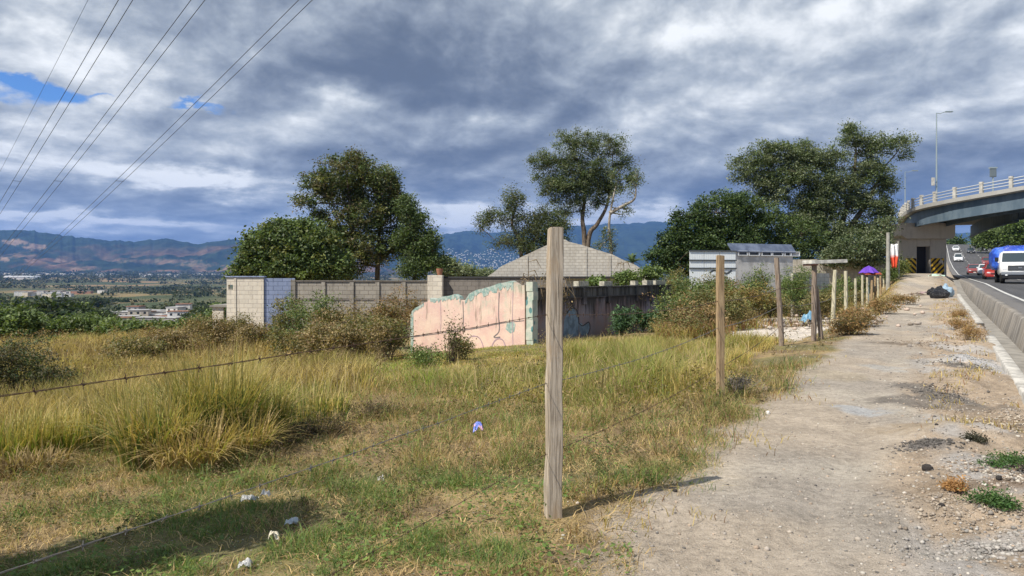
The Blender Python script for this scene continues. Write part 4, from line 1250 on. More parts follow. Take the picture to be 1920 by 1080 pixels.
# trees on the far side of the road
for i, (px, py, Y_, rx, ry, lab) in enumerate([(1868, 438, 175, 24, 20, 'green roadside tree beyond the overpass above the blue tarp'), (1905, 428, 165, 24, 24, 'bright green tree at the right edge beyond the overpass'), (1842, 446, 205, 14, 12, 'small dark tree at the crest of the road beneath the bridge'), (1940, 425, 180, 26, 30, 'tree partly outside the right edge under the bridge')]):
    b_ = at(px, 470, Y_)
    tree('roadside_tree', lab, Vector((b_.x, b_.y, max(g1(b_.x, b_.y), b_.z - 3))), [L(px, py, Y_, rx, ry), L(px - rx * .6, py + 6, Y_, rx * .6, ry * .7), L(px + rx * .6, py + 4, Y_, rx * .6, ry * .7), L(px, py + ry * .8, Y_, rx, ry * .6)],
         [(3, G_m), (2, G_l), (1, G_d), (1.5 if i == 1 else .3, (.13, .20, .04))], [[b_, at(px, py, Y_)]], nclump=210, clumpr=1.3, per=26, leaf=.6, r0=.35, twigs=.1)
b_ = at(1793, 462, 260)
tree('roadside_tree', 'dark green tree right of the pier under the bridge', b_, [L(1792, 452, 260, 10, 9), L(1786, 458, 260, 9, 8), L(1802, 456, 260, 7, 6)], [(3, G_d), (2, G_m)], [[b_, at(1793, 452, 260)]], nclump=90, clumpr=1.4, per=22, leaf=.7, r0=.3, twigs=0)

# palm top beside the gable
Y0 = 54; pb = on(1186, Y0)
pr = empty('palm_tree', pb); tag(pr, 'small palm showing its fronds beside the right end of the gable', 'palm')
hub = at(1186, 492, Y0) - pb
mb = MB(); limb(mb, (0, 0, -.2), hub, .16, .11, .03); mb.build('trunk', M_bark_pale, pr)
mb = MB()
for k in range(17):
    a = k / 17 * 6.283 + random.random() * .3; el_ = random.uniform(.25, 1.35); Lf = random.uniform(.95, 1.35)
    pts = []
    for i in range(8):
        t_ = i / 7; r_ = Lf * t_
        pts.append(hub + Vector((math.cos(a) * math.cos(el_) * r_, math.sin(a) * math.cos(el_) * r_, math.sin(el_) * r_ - .45 * t_ * t_ * Lf)))
    for i in range(1, 8):
        dirv = (pts[i] - pts[i - 1]).normalized(); side = dirv.cross(Vector((0, 0, 1))).normalized()
        for s_ in (-1, 1):
            for q in (0, .5):
                o_ = pts[i - 1].lerp(pts[i], q); tip = o_ + (side * s_ * .8 + dirv * .7 + Vector((0, 0, -.25))).normalized() * .34 * (1.1 - i / 9)
                mb.add([o_, o_ + dirv * .05, tip], [(0, 1, 2)])
    mb.tube(pts, [.018 * (1 - i / 9) for i in range(8)], 4)
mb.build('fronds', plain('palm_green', (.07, .11, .035), .6), pr)

# ------------------------------------------------------------------ shrubs and weeds
def shrub(name, label, pos, h, r, pal, n=90, per=30, leaf=.07, clumpr=.18, stems=16, group=None, cat='shrub', shell=.15, aspect=.5, lean=0, stemcol=None, low=.12, flat=.8):
    pos = Vector(pos); root = empty(name, pos); tag(root, label, cat, group)
    lobes = []
    for i in range(6):
        a = random.random() * 6.28; q = random.random() ** .6 * r * .62
        lobes.append((math.cos(a) * q + lean * .5, math.sin(a) * q, h * (low + (1 - low) * random.uniform(.30, .68)), r * random.uniform(.34, .55), r * random.uniform(.34, .55), h * random.uniform(.22, .38)))
    CC, P_, ci, k = crown_points(lobes, n, clumpr, per, shell, flat)
    P_[:, 2] = np.maximum(P_[:, 2], .02)
    V_, F_, Cq = leaf_quads(P_, leaf * (.5 + .9 * rng.random(len(P_))), foliage_cols(ci, n, pal, P_[:, 2]), aspect)
    np_mesh('foliage', V_, F_, M_leaf, root, Cq)
    mb = MB()
    for i in rng.choice(n, min(stems, n), replace=False):
        c = CC[i]; a0 = Vector((c[0] * .25 + random.uniform(-.05, .05), c[1] * .25, -.05))
        limb(mb, a0, Vector(c), max(.006, .006 * r + .003), .003, .08, 4, seg=4)
    mb.build('stems', stemcol or M_bark, root)
    return root
DRY = [(3, (.26, .185, .09)), (3, (.17, .115, .06)), (3, (.13, .135, .05)), (2, (.38, .29, .14))]
RED = [(3, (.27, .155, .075)), (3, (.18, .11, .06)), (3, (.34, .25, .12)), (2, (.11, .125, .045))]
MIXD = [(3, (.17, .165, .06)), (2, (.20, .14, .07)), (3, (.09, .12, .04)), (2, (.34, .27, .12))]
GRN = [(4, G_m), (3, G_l), (1, G_d), (1, G_y)]
DKG = [(3, G_d), (3, (.05, .06, .028)), (1, G_m), (3, (.12, .09, .05))]
M_drystem = plain('dry_stem', (.20, .15, .09), .9)
M_darkstem = plain('dark_stem', (.07, .05, .035), .9)
# mass of dry weeds left of the pink wall
wd = [(530, 25, 2.0, 1.0, MIXD, 'olive weed bush in front of the blue wall'), (585, 23.5, 2.1, 1.1, GRN, 'green leafy weed bush among the brown ones'),
      (640, 23, 1.9, 1.2, DRY, 'brown weed bush left of the pink wall under the second wall pillar'), (690, 22, 1.8, 1.1, MIXD, 'olive-brown weed bush between the green one and the pink wall'),
      (722, 22.5, 1.9, .9, RED, 'tall reddish weed bush touching the left end of the pink wall'), (610, 19.5, 1.3, 1.1, DRY, 'low brown weed bush in front of the green leafy one'),
      (670, 18.5, 1.2, 1.0, DRY, 'low dry weed bush in the golden grass'), (722, 19, 1.2, .7, MIXD, 'low olive weed bush at the foot of the pink wall left end'),
      (735, 27, 2.3, .9, RED, 'reddish dry bush behind the left end of the pink wall'), (560, 20.5, 1.3, .9, MIXD, 'low mixed weed bush below the blue wall'), (790, 29.5, 2.2, .8, RED, 'reddish dry bush against the grey wall near the gate pillar'),
      (480, 26, 1.2, 1.1, DRY, 'dry weed bush at the foot of the whitewashed stub'), (395, 27, 1.4, 1.3, DRY, 'dry golden-brown bush left of the whitewashed stub'), (330, 25, 1.0, 1.3, DRY, 'low dry bush in the field below the hedge'),
      (255, 22, .9, 1.1, MIXD, 'low olive dry bush in the golden field'), (440, 31, 1.3, 1.0, MIXD, 'olive bush hiding the base of the whitewashed stub')]
for px, Y_, h, r, pal, lab in wd:
    shrub('weed_bush', lab, on(px, Y_, -.03), h, r, pal, n=int(150 * r), per=30, leaf=.075, clumpr=.20, stems=26, group='dry weed bushes in the field', cat='bush', stemcol=M_drystem)
# weeds right of the dark wall
wd = [(1275, 26, 1.25, .9, GRN, 'olive weed bush at the right end of the dark wall'), (1310, 29, 1.7, 1.2, GRN, 'green weed bush below the white enclosure'), (1345, 25, 1.2, 1.0, MIXD, 'low olive-brown bush behind the tan square post'),
      (1390, 27, 1.4, 1.1, [(3, (.26, .20, .06)), (2, (.2, .12, .05)), (1, G_l)], 'golden bush right of the tan square post'), (1420, 31, 1.9, 1.0, GRN, 'tall green bush in front of the white enclosure'),
      (1300, 23, .8, .9, RED, 'low rust brush near the white rags'), (1265, 33, 2.0, 1.2, MIXD, 'broad olive bush rising behind the end of the dark wall'), (1440, 28, 1.0, .9, MIXD, 'low olive bush left of the crooked post'),
      (1500, 34, 2.0, .9, GRN, 'green bush between the crooked post and the lintel post'), (1470, 36, 1.9, 1.2, GRN, 'green bush right behind the crooked post'), (1530, 31, 1.1, 1.2, MIXD, 'olive weeds behind the lintel post'),
      (1355, 34, 1.7, 1.2, RED, 'reddish bush against the white enclosure'), (1562, 36, 1.3, .9, GRN, 'green and yellow bush below the pale board'), (1240, 36, 2.3, 1.3, GRN, 'leafy green bush behind the dark wall top'),
      (1596, 46, 1.0, 1.0, MIXD, 'olive bush beside the purple parasol'), (1325, 33, 1.9, 1.2, MIXD, 'tall olive bush left of the white enclosure front')]
for px, Y_, h, r, pal, lab in wd:
    shrub('weed_bush', lab, on(px, Y_, -.03), h * 1.3, r * 1.15, pal, n=int(190 * r), per=30, leaf=.08, clumpr=.20, stems=20, group='weed bushes beyond the dark wall', cat='bush', stemcol=M_drystem)
for px, Y_, h, r, pal, lab in [(1688, 62, 1.7, .8, [(3, G_l), (2, G_m), (2, (.40, .36, .12))], 'green and yellow bush below the striped left face of the pier'), (1673, 60, 1.6, 1.0, GRN, 'green bush at the foot of the red and white banner'), (1603, 50, 2.0, 1.3, GRN, 'green bush before the mouldy wall left of the parasol'), (1650, 66, 1.5, 1.2, MIXD, 'olive bush behind the last far-row posts')]:
    shrub('weed_bush', lab, on(px, Y_, -.03), h, r, pal, n=int(140 * r), per=30, leaf=.11, clumpr=.24, stems=14, group='weed bushes near the pier', cat='bush', stemcol=M_drystem)
# creepers on top of the dark wall / behind it
for px, py, Y_, rx, ry, lab in [(1180, 518, 33, 34, 13, 'green creeper heaped behind the top of the dark wall'), (1222, 512, 34, 26, 12, 'green creeper at the right end of the dark wall top'), (1118, 528, 27.5, 14, 7, 'small green creeper between the pale stubs')]:
    p = at(px, py, Y_); b_ = on(px, Y_)
    root = empty('creeper', b_); tag(root, lab, 'creeper', 'creepers on the dark wall')
    kx = Y_ / F
    CC, P_, ci, k = crown_points([(p.x, p.y, p.z, rx * kx, .6, ry * kx), (p.x - rx * kx * .4, p.y, (p.z + b_.z) / 2, rx * kx * .6, .6, (p.z - b_.z) * .5)], 130, .18, 30, .3)
    V_, F_, Cq = leaf_quads(P_ - np.array(b_), .10 * (.6 + .8 * rng.random(len(P_))), foliage_cols(ci, 130, [(3, G_l), (3, G_m), (1, (.12, .18, .04))], P_[:, 2]), .8)
    np_mesh('leaves', V_, F_, M_leaf, root, Cq)
    mb = MB(); [limb(mb, (random.uniform(-.4, .4), 0, -.1), Vector(CC[i]) - b_, .012, .004, .1, 4, seg=4) for i in range(10)]; mb.build('stems', M_bark, root)
# hanging dead vine on the dark wall left part
vb = WD.A + WD.d * 1.3
root = empty('dead_vine', (vb.x, vb.y, g1(vb.x, vb.y))); tag(root, 'dead brown vine hanging over the dark wall beside the nearest post', 'vine')
mb = MB()
for i in range(26):
    s_ = random.uniform(.2, 2.3); a = WD.A + WD.d * s_ + WD.n * .1; z1 = random.uniform(1.2, 1.75); z0 = random.uniform(.1, 1.0)
    limb(mb, Vector((a.x, a.y, z1)) - root.location, Vector((a.x + random.uniform(-.3, .3), a.y - random.uniform(0, .3), z0)) - root.location, .008, .003, .15, 6, seg=4)
mb.build('stems', M_drystem, root)
CC, P_, ci, k = crown_points([(vb.x, vb.y, 1.25, .55, .25, .5), (vb.x + .3, vb.y + .3, .8, .4, .2, .6)], 60, .14, 14, .1)
V_, F_, Cq = leaf_quads(P_ - np.array(root.location), .07 * (.6 + .8 * rng.random(len(P_))), foliage_cols(ci, 60, DRY, P_[:, 2]), .5)
np_mesh('leaves', V_, F_, M_leaf, root, Cq)
# dead stalk plants standing on the gable's eave line
for px, py, Y_, lab in [(990, 500, 26, 'dead drooping stalk plant behind the corner column'), (1168, 505, 36, 'withered tall weed in front of the gable right of the nearest post')]:
    b_ = on(px, Y_); tp = at(px, py - 12, Y_)
    root = empty('withered_plant', b_); tag(root, lab, 'plant')
    mb = MB(); limb(mb, (0, 0, -.1), tp - b_, .02, .008, .04, 6, seg=5)
    hh = (tp - b_).z
    for i in range(16):
        z_ = hh * random.uniform(.55, 1); a = random.random() * 6.28; l_ = random.uniform(.25, .55)
        mb.tube([Vector((0, 0, z_)), Vector((math.cos(a) * l_ * .6, math.sin(a) * l_ * .6, z_ + .08)), Vector((math.cos(a) * l_, math.sin(a) * l_, z_ - .25))], [.006, .02, .004], 4)
    mb.build('stems', M_drystem, root)
# green agave-like clumps at the dark wall foot
for px, Y_, lab in [(1168, 24.3, 'green bushy plant under the pink arch mark'), (1212, 26.2, 'blue-green leafy plant near the right end of the dark wall'), (1235, 27.2, 'smaller blue-green plant at the right end of the dark wall')]:
    shrub('leafy_plant', lab, on(px, Y_, -.05), .95, .55, [(3, (.06, .12, .06)), (2, (.10, .17, .08)), (1, G_d)], n=60, per=22, leaf=.16, clumpr=.2, stems=8, cat='plant', aspect=.3)
# sapling and bush before the pink wall
sp = shrub('sapling', 'sparse sapling with dark leaves in front of the pink wall', on(848, 15.6, -.03), 1.25, .33, [(2, (.06, .06, .03)), (2, (.14, .10, .05)), (1, G_l)], n=46, per=11, leaf=.055, clumpr=.12, stems=30, cat='plant', stemcol=M_darkstem, flat=1.2)
shrub('weed_bush', 'green-brown bush at the right foot of the sapling', on(878, 16.8, -.05), .62, .5, MIXD, n=90, per=28, leaf=.05, clumpr=.14, stems=16, cat='bush')
shrub('weed_bush', 'low fresh green bush at the left foot of the sapling', on(800, 15.6, -.05), .50, .6, [(3, G_l), (2, (.14, .19, .05)), (1, G_d)], n=90, per=28, leaf=.045, clumpr=.14, stems=12, cat='bush')
# dark shrub on the left edge
for px, Y_, h, r, lab in [(40, 13.2, 1.55, .95, 'dark green shrub at the left edge of the golden field'), (-25, 12.6, 1.3, .8, 'dark shrub cut by the left edge'), (105, 14.5, .8, .6, 'thin grey-brown shrub right of the dark one at the left edge')]:
    shrub('dark_shrub', lab, on(px, Y_, -.03), h, r, DKG, n=int(170 * r), per=34, leaf=.045, clumpr=.15, stems=40, low=.35, stemcol=M_darkstem, group='dark shrubs at the left edge')
# dead grey weed at second post and orange brush
shrub('dead_weed', 'dead grey weed behind the tan square post', on(1378, 10.1, -.02), .34, .36, [(3, (.16, .14, .13)), (1, (.10, .09, .08))], n=90, per=14, leaf=.022, clumpr=.08, stems=60, cat='weed', stemcol=plain('grey_stem', (.20, .18, .17), .9))
for px, Y_, h, r, lab in [(1612, 21.5, .62, 1.0, 'orange-brown dead brush below the far fence posts'), (1650, 27, .6, .8, 'orange dead brush beside the path edge'), (1587, 18.6, .5, .7, 'brown dead brush right of the leaning brace'), (1690, 34, .45, .8, 'straw tuft brush on the path bank')]:
    shrub('dead_brush', lab, on(px, Y_, -.02), h, r, [(3, (.34, .19, .08)), (3, (.24, .14, .07)), (3, (.44, .32, .15)), (3, (.11, .13, .05))], n=int(150 * r), per=30, leaf=.055, clumpr=.16, stems=20, group='orange dead brush along the path', cat='brush', stemcol=M_drystem)
for px, Y_, h, r, lab in [(1812, 17.0, .42, .42, 'orange-brown weed clump between the path and the kerb'), (1800, 20, .35, .4, 'smaller orange weed clump beyond the first one by the kerb'), (1795, 25, .3, .35, 'straw weed clump by the far kerb length')]:
    shrub('verge_weed', lab, on(px, Y_, -.02), h, r, [(3, (.36, .20, .09)), (3, (.28, .17, .07)), (2, (.42, .30, .13)), (1, (.14, .13, .05))], n=80, per=30, leaf=.045, clumpr=.12, stems=30, group='weed clumps beside the kerb', cat='weed', stemcol=M_drystem, aspect=.25)
# hedge of shrubs along the left field edge
for i, (px, Y_, h, r) in enumerate([(-30, 44, 2.3, 2.4), (25, 42, 2.3, 2.0), (95, 46, 1.5, 1.9), (150, 47, 1.9, 2.1), (210, 46, 1.6, 2.1), (265, 45, 1.05, 1.9), (320, 46, .95, 1.9), (372, 45, .9, 1.7), (412, 44, 1.0, 1.3)]):
    lab = ['leafy green shrub cut by the left edge, below the valley', 'tall leafy shrub at the left end of the field hedge', 'low shrub between two taller ones at the left of the field hedge', 'broad green shrub left of centre in the field hedge',
           'rounded green shrub below the dark valley trees', 'green shrub below the nearest white valley houses', 'low shrub in the hedge below the valley houses', 'small yellow-green shrub in the hedge', 'last small shrub of the hedge beside the lean-to'][i]
    shrub('hedge_shrub', lab, on(px, Y_, -.1), h, r, [(3, G_m), (3, G_l), (2, G_d), (1, (.12, .13, .05))], n=int(110 * r), per=34, leaf=.20, clumpr=.34, stems=14, group='green shrubs along the field edge', aspect=.6, shell=.4)
# unseen sapling added on the left, shaped to cast the shadow across the grass
sh = Vector((-3.62, 3.70, g1(-3.62, 3.70)))
tree('shadow_sapling', 'unseen dense sapling added left of the camera to cast a shadow on the grass', sh, [(sh.x, sh.y, sh.z + 1.2 + .3 * k, .44, .44, .34) for k in range(0, 6)],
     [(2, G_m), (2, G_d), (1, G_l)], [[sh, sh + Vector((0, 0, 1)), sh + Vector((.03, 0, 2.8))]], nclump=620, clumpr=.17, per=44, leaf=.085, shell=.0, r0=.05, twigs=.3)
# ------------------------------------------------------------------ grass
GREEN = np.array([.10, .17, .045]); YG = np.array([.34, .355, .08]); GOLD = np.array([.54, .42, .15]); TAN = np.array([.52, .38, .19]); BRN = np.array([.22, .15, .08]); LIME = np.array([.24, .34, .06])
def blades(name, X_, Y_, H_, W_, C_, lean=.35, curl=.5, mat=None, leanv=None, kind='stuff', label=None):
    n = len(X_); Zg = gz(X_, Y_)
    a = rng.random(n) * 6.283
    l_ = lean * (0.25 + rng.random(n))
    lx = np.cos(a) * l_; ly = np.sin(a) * l_
    amp = leanv if leanv is not None else .5
    lx = lx + (fbm(X_ * 2.6 + 50, Y_ * 2.6, 3) - .5) * 3 * amp; ly = ly + (fbm(X_ * 2.6, Y_ * 2.6 + 80, 3) - .5) * 3 * amp
    b = rng.random(n) * 6.283; sx = np.cos(b) * W_ / 2; sy = np.sin(b) * W_ / 2
    B = np.stack([X_, Y_, Zg - .01], 1)
    D1 = np.stack([lx * H_ * .35, ly * H_ * .35, H_ * .55], 1)
    hz = H_ * (1 - .30 * np.minimum((lx ** 2 + ly ** 2) * curl * 2, 2.4))
    D2 = np.stack([lx * H_ * (1 + curl * .5), ly * H_ * (1 + curl * .5), hz], 1)
    S = np.stack([sx, sy, np.zeros(n)], 1)
    V_ = np.stack([B - S, B + S, B + D1 - S * .8, B + D1 + S * .8, B + D2], 1).reshape(-1, 3)
    i = np.arange(n)[:, None] * 5
    F_ = np.concatenate([i + [0, 1, 2], i + [1, 3, 2], i + [2, 3, 4]], 0)
    Cv = np.repeat(C_, 5, axis=0).reshape(n, 5, 3).copy()
    Cv[:, 4] = Cv[:, 4] * .6 + np.array([.40, .33, .16]) * .4        # dried tips
    o = np_mesh(name, V_, F_, mat or M_grass, colors=Cv.reshape(-1, 3))
    tag(o, kind=kind)
    return o
def sample(n, y0, y1, pxa, pxb, power=1.6):
    """random ground points in the view wedge, denser near"""
    t_ = rng.random(n); p_ = 1 - power + 1
    yy = ((y0 ** (2 - power)) * (1 - t_) + (y1 ** (2 - power)) * t_) ** (1 / (2 - power)) if power != 2 else y0 * (y1 / y0) ** t_
    xx = ((pxa + (pxb - pxa) * rng.random(n)) - 960) / F * yy
    return xx, yy
def geo(X_, Y_):
    w_ = Wc(X_, Y_); f_ = np.interp(Y_, [a for a, b in FWX], [b for a, b in FWX])
    return w_, f_ - w_
def mixc(a, b, k): return a + (b - a) * k[:, None]
def zonecol(X_, Y_, tall):
    n = len(X_)
    n1 = fbm(X_ * .55 + 3, Y_ * .55, 4); n2 = fbm(X_ * 1.8 + 9, Y_ * 1.8, 4)
    c = np.tile(YG, (n, 1)) if tall else np.tile(TAN, (n, 1))
    return c, n1, n2
def pdens(X_, Y_):
    """0 on path, 1 in the field; ragged edge"""
    w_, u_ = geo(X_, Y_)
    e_ = pedge(Y_) + (fbm(X_ * .8, Y_ * .8, 4) - .5) * .6 + (fbm(X_ * 3.1 + 40, Y_ * 3.1, 4) - .5) * .5
    return sstep(-.30, .30, e_ - w_), w_, u_
lotf = lambda X_, Y_: np.exp(-(((X_ - 8.4) / 2.6) ** 2 + ((Y_ - 21.5) / 4.0) ** 2) ** 2) + np.exp(-(((X_ - 11) / 3) ** 2 + ((Y_ - 30) / 5) ** 2) ** 2)
def inpoly_px(X_, Y_, px0, px1):
    p_ = 960 + F * X_ / Y_
    return (p_ > px0) & (p_ < px1)
# short turf, foreground -----------------------------------------------
X_, Y_ = sample(260000, 3.1, 13.0, -260, 1750, 1.55)
dn, w_, u_ = pdens(X_, Y_)
n1 = fbm(X_ * .8, Y_ * .8, 4); n2 = fbm(X_ * 3.1 + 40, Y_ * 3.1, 4); n3 = fbm(X_ * 7, Y_ * 7, 3)
k = rng.random(len(X_)) < dn * (.35 + .75 * sstep(.34, .55, n2)) * (.55 + .45 * sstep(.3, .5, n1))
X_, Y_, n1, n2, n3 = X_[k], Y_[k], n1[k], n2[k], n3[k]
P_ = 960 + F * X_ / Y_
gk = np.clip(sstep(.42, .56, n1 + (n2 - .5) * .6) * sstep(7.2, 4.6, Y_) * 1.25 + .35 * sstep(.5, .62, n2), 0, 1)
gk = np.maximum(gk, sstep(.9, 0, np.hypot((X_ + .9), (Y_ - 4.4) / .8)) * .9)
gk = gk * (.5 + .5 * sstep(3.0, 4.4, Y_))
r_ = rng.random(len(X_))
isg = r_ < gk * .85
C_ = np.where(isg[:, None], GREEN * (.8 + .7 * rng.random((len(X_), 1))), TAN * (.55 + .6 * rng.random((len(X_), 1))))
br = rng.random(len(X_)) < .22 + .35 * sstep(.5, .6, fbm(X_ * 1.2 + 70, Y_ * 1.2, 3))
C_[br & ~isg] = BRN * (.7 + .7 * rng.random(((br & ~isg).sum(), 1)))
yg = rng.random(len(X_)) < .22; C_[yg] = (GREEN + YG) / 2 * (.8 + .5 * rng.random((yg.sum(), 1)))
H_ = (.02 + np.interp(Y_, [3.5, 6, 9], [.05, .085, .11]) * rng.random(len(X_)) ** 1.5) * (.35 + 1.4 * sstep(.3, .65, fbm(X_ * 2.4 + 7, Y_ * 2.4, 3))) * (1 + .6 * sstep(5.5, 8, Y_))
H_ *= np.where(isg, 1.15, .9)
blades('short_grass', X_, Y_, H_, .0028 + .0035 * rng.random(len(X_)) * np.maximum(1, Y_ / 6), C_, lean=1.1, curl=.6)
# broad green leaves of ground herbs mixed in
X_, Y_ = sample(26000, 3.2, 11, -200, 1500, 1.5)
dn, w_, u_ = pdens(X_, Y_); n4 = fbm(X_ * 1.4 + 11, Y_ * 1.4, 4)
k = (rng.random(len(X_)) < dn * sstep(.50, .60, n4)) ; X_, Y_ = X_[k], Y_[k]
Zl = gz(X_, Y_) + .01 + .05 * rng.random(len(X_))
V_, F_, Cq = leaf_quads(np.stack([X_, Y_, Zl], 1), .018 + .03 * rng.random(len(X_)), GREEN * (.7 + .8 * rng.random((len(X_), 1))) + rng.random((len(X_), 1)) * np.array([.05, .03, 0]), .55, 1.2)
tag(np_mesh('ground_herbs', V_, F_, M_grass, colors=Cq), kind='stuff')
# dead straw litter lying flat
X_, Y_ = sample(52000, 3.2, 12, -250, 1700, 1.5)
dn, w_, u_ = pdens(X_, Y_); n4 = fbm(X_ * .9 + 31, Y_ * .9, 4)
k = rng.random(len(X_)) < dn * (.25 + .75 * sstep(.42, .56, n4)); X_, Y_ = X_[k], Y_[k]
blades('straw_litter', X_, Y_, .03 + .06 * rng.random(len(X_)), .004 + .004 * rng.random(len(X_)), TAN * (.6 + .8 * rng.random((len(X_), 1))), lean=2.6, curl=.3)
# tall yellow-green stand behind the nearest post -----------------------
X_, Y_ = sample(190000, 8.0, 21.5, 620, 1640, 1.2)
dn, w_, u_ = pdens(X_, Y_)
n1 = fbm(X_ * .5 + 5, Y_ * .5, 4); n2 = fbm(X_ * 1.7, Y_ * 1.7, 4)
P_ = 960 + F * X_ / Y_
edge = np.interp(P_, [620, 760, 900, 1040, 1200, 1400, 1600], [13.5, 12, 10.6, 9.8, 9.8, 9.6, 9.6]) + (n2 - .5) * 2.2
inb = sstep(-.5, .5, Y_ - edge) * sstep(.05, .45, u_ + (n2 - .5) * .5)
# in front of the ruined walls and left of the gravel lot
dwall = (X_ - PC[0]) * .826 - (Y_ - PC[1]) * .563      # + on the road side of the dark wall's line
dpink = -((X_ - PC[0]) * .553 + (Y_ - PC[1]) * .833)   # + on the camera side of the pink wall's line
ok = ((X_ > PC[0]) & (dwall > .25)) | ((X_ <= PC[0] + .1) & (dpink > .15))
ok &= rng.random(len(X_)) > lotf(X_, Y_) * 1.3
k = (rng.random(len(X_)) < inb * (.25 + .9 * sstep(.33, .55, n2))) & ok
X_, Y_, n1, n2, P_, inb, u_ = X_[k], Y_[k], n1[k], n2[k], P_[k], inb[k], u_[k]
C_ = mixc(np.tile(YG, (len(X_), 1)), np.tile(GOLD, (len(X_), 1)), sstep(.46, .64, n1) * .8 + .0)
g_ = rng.random(len(X_)) < .30 + .3 * sstep(.55, .4, n1); C_[g_] = (GREEN * .6 + YG * .5)
t_ = rng.random(len(X_)) < .22; C_[t_] = TAN * .95
gl = (rng.random(len(X_)) < sstep(1.2, .2, u_) * .7); C_[gl] = GOLD
lm = (P_ < 830) & (rng.random(len(X_)) < .5); C_[lm] = LIME
C_ = C_ * (.65 + .65 * rng.random((len(X_), 1)))
H_ = (.13 + .36 * rng.random(len(X_))) * (.6 + .8 * n2) * (.45 + .55 * sstep(0, 1, inb)) * np.interp(Y_, [8, 12, 20], [.8, 1.1, 1.2])
H_ *= np.interp(u_, [0, .6], [.55, 1]) * np.interp(Y_, [9.5, 12.5, 15, 19], [1.1, .85, .52, .34]) * np.interp(P_, [620, 900, 1050], [.6, .75, 1])
H_ *= .6 + .8 * sstep(.35, .6, fbm(X_ * .9 + 90, Y_ * .9, 3))
H_ *= np.where((P_ > 700) & (P_ < 1030), np.interp(Y_, [11, 13, 15], [1, .7, .4]), 1)
blades('tall_grass', X_, Y_, H_, .005 + .0006 * Y_ * rng.random(len(X_)), C_, lean=.36, curl=.5)
# golden field on the left, out to the hedge -----------------------------
X_, Y_ = sample(230000, 8.2, 46, -240, 1000, 1.25)
dn, w_, u_ = pdens(X_, Y_)
n1 = fbm(X_ * .3 + 8, Y_ * .3, 4); n2 = fbm(X_ * 1.2 + 4, Y_ * 1.2, 4)
P_ = 960 + F * X_ / Y_
edge = np.interp(P_, [-240, 0, 180, 520, 620, 760, 900, 1000], [8.4, 8.6, 9.3, 9.6, 11.5, 13.0, 12.5, 12]) + (n2 - .5) * 2
back = np.interp(P_, [-240, 420, 425, 700, 780, 1000], [46, 46, 33, 33, 22, 18])
dpink = -((X_ - PC[0]) * .553 + (Y_ - PC[1]) * .833)
k = (Y_ > edge) & (Y_ < back) & (rng.random(len(X_)) < .3 + .9 * sstep(.35, .55, n2)) & ~((X_ > -3.4) & (dpink < .15)) & ~((X_ > .3) & (Y_ > 12))
X_, Y_, n1, n2, P_ = X_[k], Y_[k], n1[k], n2[k], P_[k]
C_ = mixc(np.tile(GOLD, (len(X_), 1)), np.tile(YG, (len(X_), 1)), sstep(.40, .55, n1) * sstep(24, 12, Y_) * 1.0)
b_ = rng.random(len(X_)) < .25 + .4 * sstep(.5, .62, n1) * sstep(12, 18, Y_); C_[b_] = BRN
lm = (rng.random(len(X_)) < .8 * np.exp(-((P_ - 110) / 60) ** 2 - ((Y_ - 41) / 4) ** 2)); C_[lm] = LIME
lm = (rng.random(len(X_)) < .5 * sstep(.5, .6, n1) * sstep(13, 10, Y_)); C_[lm] = LIME * .8
C_ = C_ * (.6 + .7 * rng.random((len(X_), 1)))
H_ = (.20 + .32 * rng.random(len(X_))) * (.5 + .9 * n2) * (.65 + .6 * sstep(.35, .6, fbm(X_ * .7 + 90, Y_ * .7, 3)))
H_ *= np.where((P_ > 700) & (P_ < 1030), np.interp(Y_, [11, 13, 15], [1, .4, .15]), 1)
blades('field_grass', X_, Y_, H_, .006 + .0008 * Y_ * rng.random(len(X_)), C_, lean=.42, curl=.5)
# rank grass right of the dark wall, between the weeds
X_, Y_ = sample(60000, 20, 42, 1230, 1660, 1.2)
dn, w_, u_ = pdens(X_, Y_); n2 = fbm(X_ * 1.1 + 4, Y_ * 1.1, 4)
k = (u_ > .2) & (rng.random(len(X_)) < sstep(.36, .5, n2)) & (rng.random(len(X_)) > lotf(X_, Y_) * 1.4) & (((X_ - PC[0]) * .826 - (Y_ - PC[1]) * .563) > .3)
X_, Y_, n2 = X_[k], Y_[k], n2[k]
C_ = mixc(np.tile(GOLD, (len(X_), 1)), np.tile(np.array([.26, .13, .06]), (len(X_), 1)), sstep(.45, .55, n2))
g_ = rng.random(len(X_)) < .3; C_[g_] = YG * .8
C_ = C_ * (.6 + .7 * rng.random((len(X_), 1)))
blades('rank_grass', X_, Y_, (.2 + .35 * rng.random(len(X_))) * (.6 + .8 * n2), .010 + .014 * rng.random(len(X_)), C_, lean=.5)
# sparse verge grass on and beside the path
X_, Y_ = sample(90000, 3.4, 60, 1000, 2100, 1.5)
dn, w_, u_ = pdens(X_, Y_); n2 = fbm(X_ * 1.6 + 14, Y_ * 1.6, 4)
vz = sstep(-.3, .2, w_) * sstep(.95, .8, w_) * sstep(.52, .64, n2) * .8 * (Y_ > 7)
ez = sstep(-1.4, -.6, u_) * sstep(.2, -.2, u_) * sstep(.50, .62, n2) * .45
bk = sstep(-1.8, -.9, u_) * sstep(.2, -.1, u_) * sstep(26, 30, Y_) * .8
k = rng.random(len(X_)) < np.maximum(np.maximum(vz, ez), bk)
X_, Y_ = X_[k], Y_[k]
C_ = np.where(rng.random((len(X_), 1)) < .75, GOLD * .9, np.array([.28, .15, .07])) * (.6 + .7 * rng.random((len(X_), 1)))
blades('verge_grass', X_, Y_, .04 + .10 * rng.random(len(X_)), .004 + .0006 * Y_, C_, lean=.9)
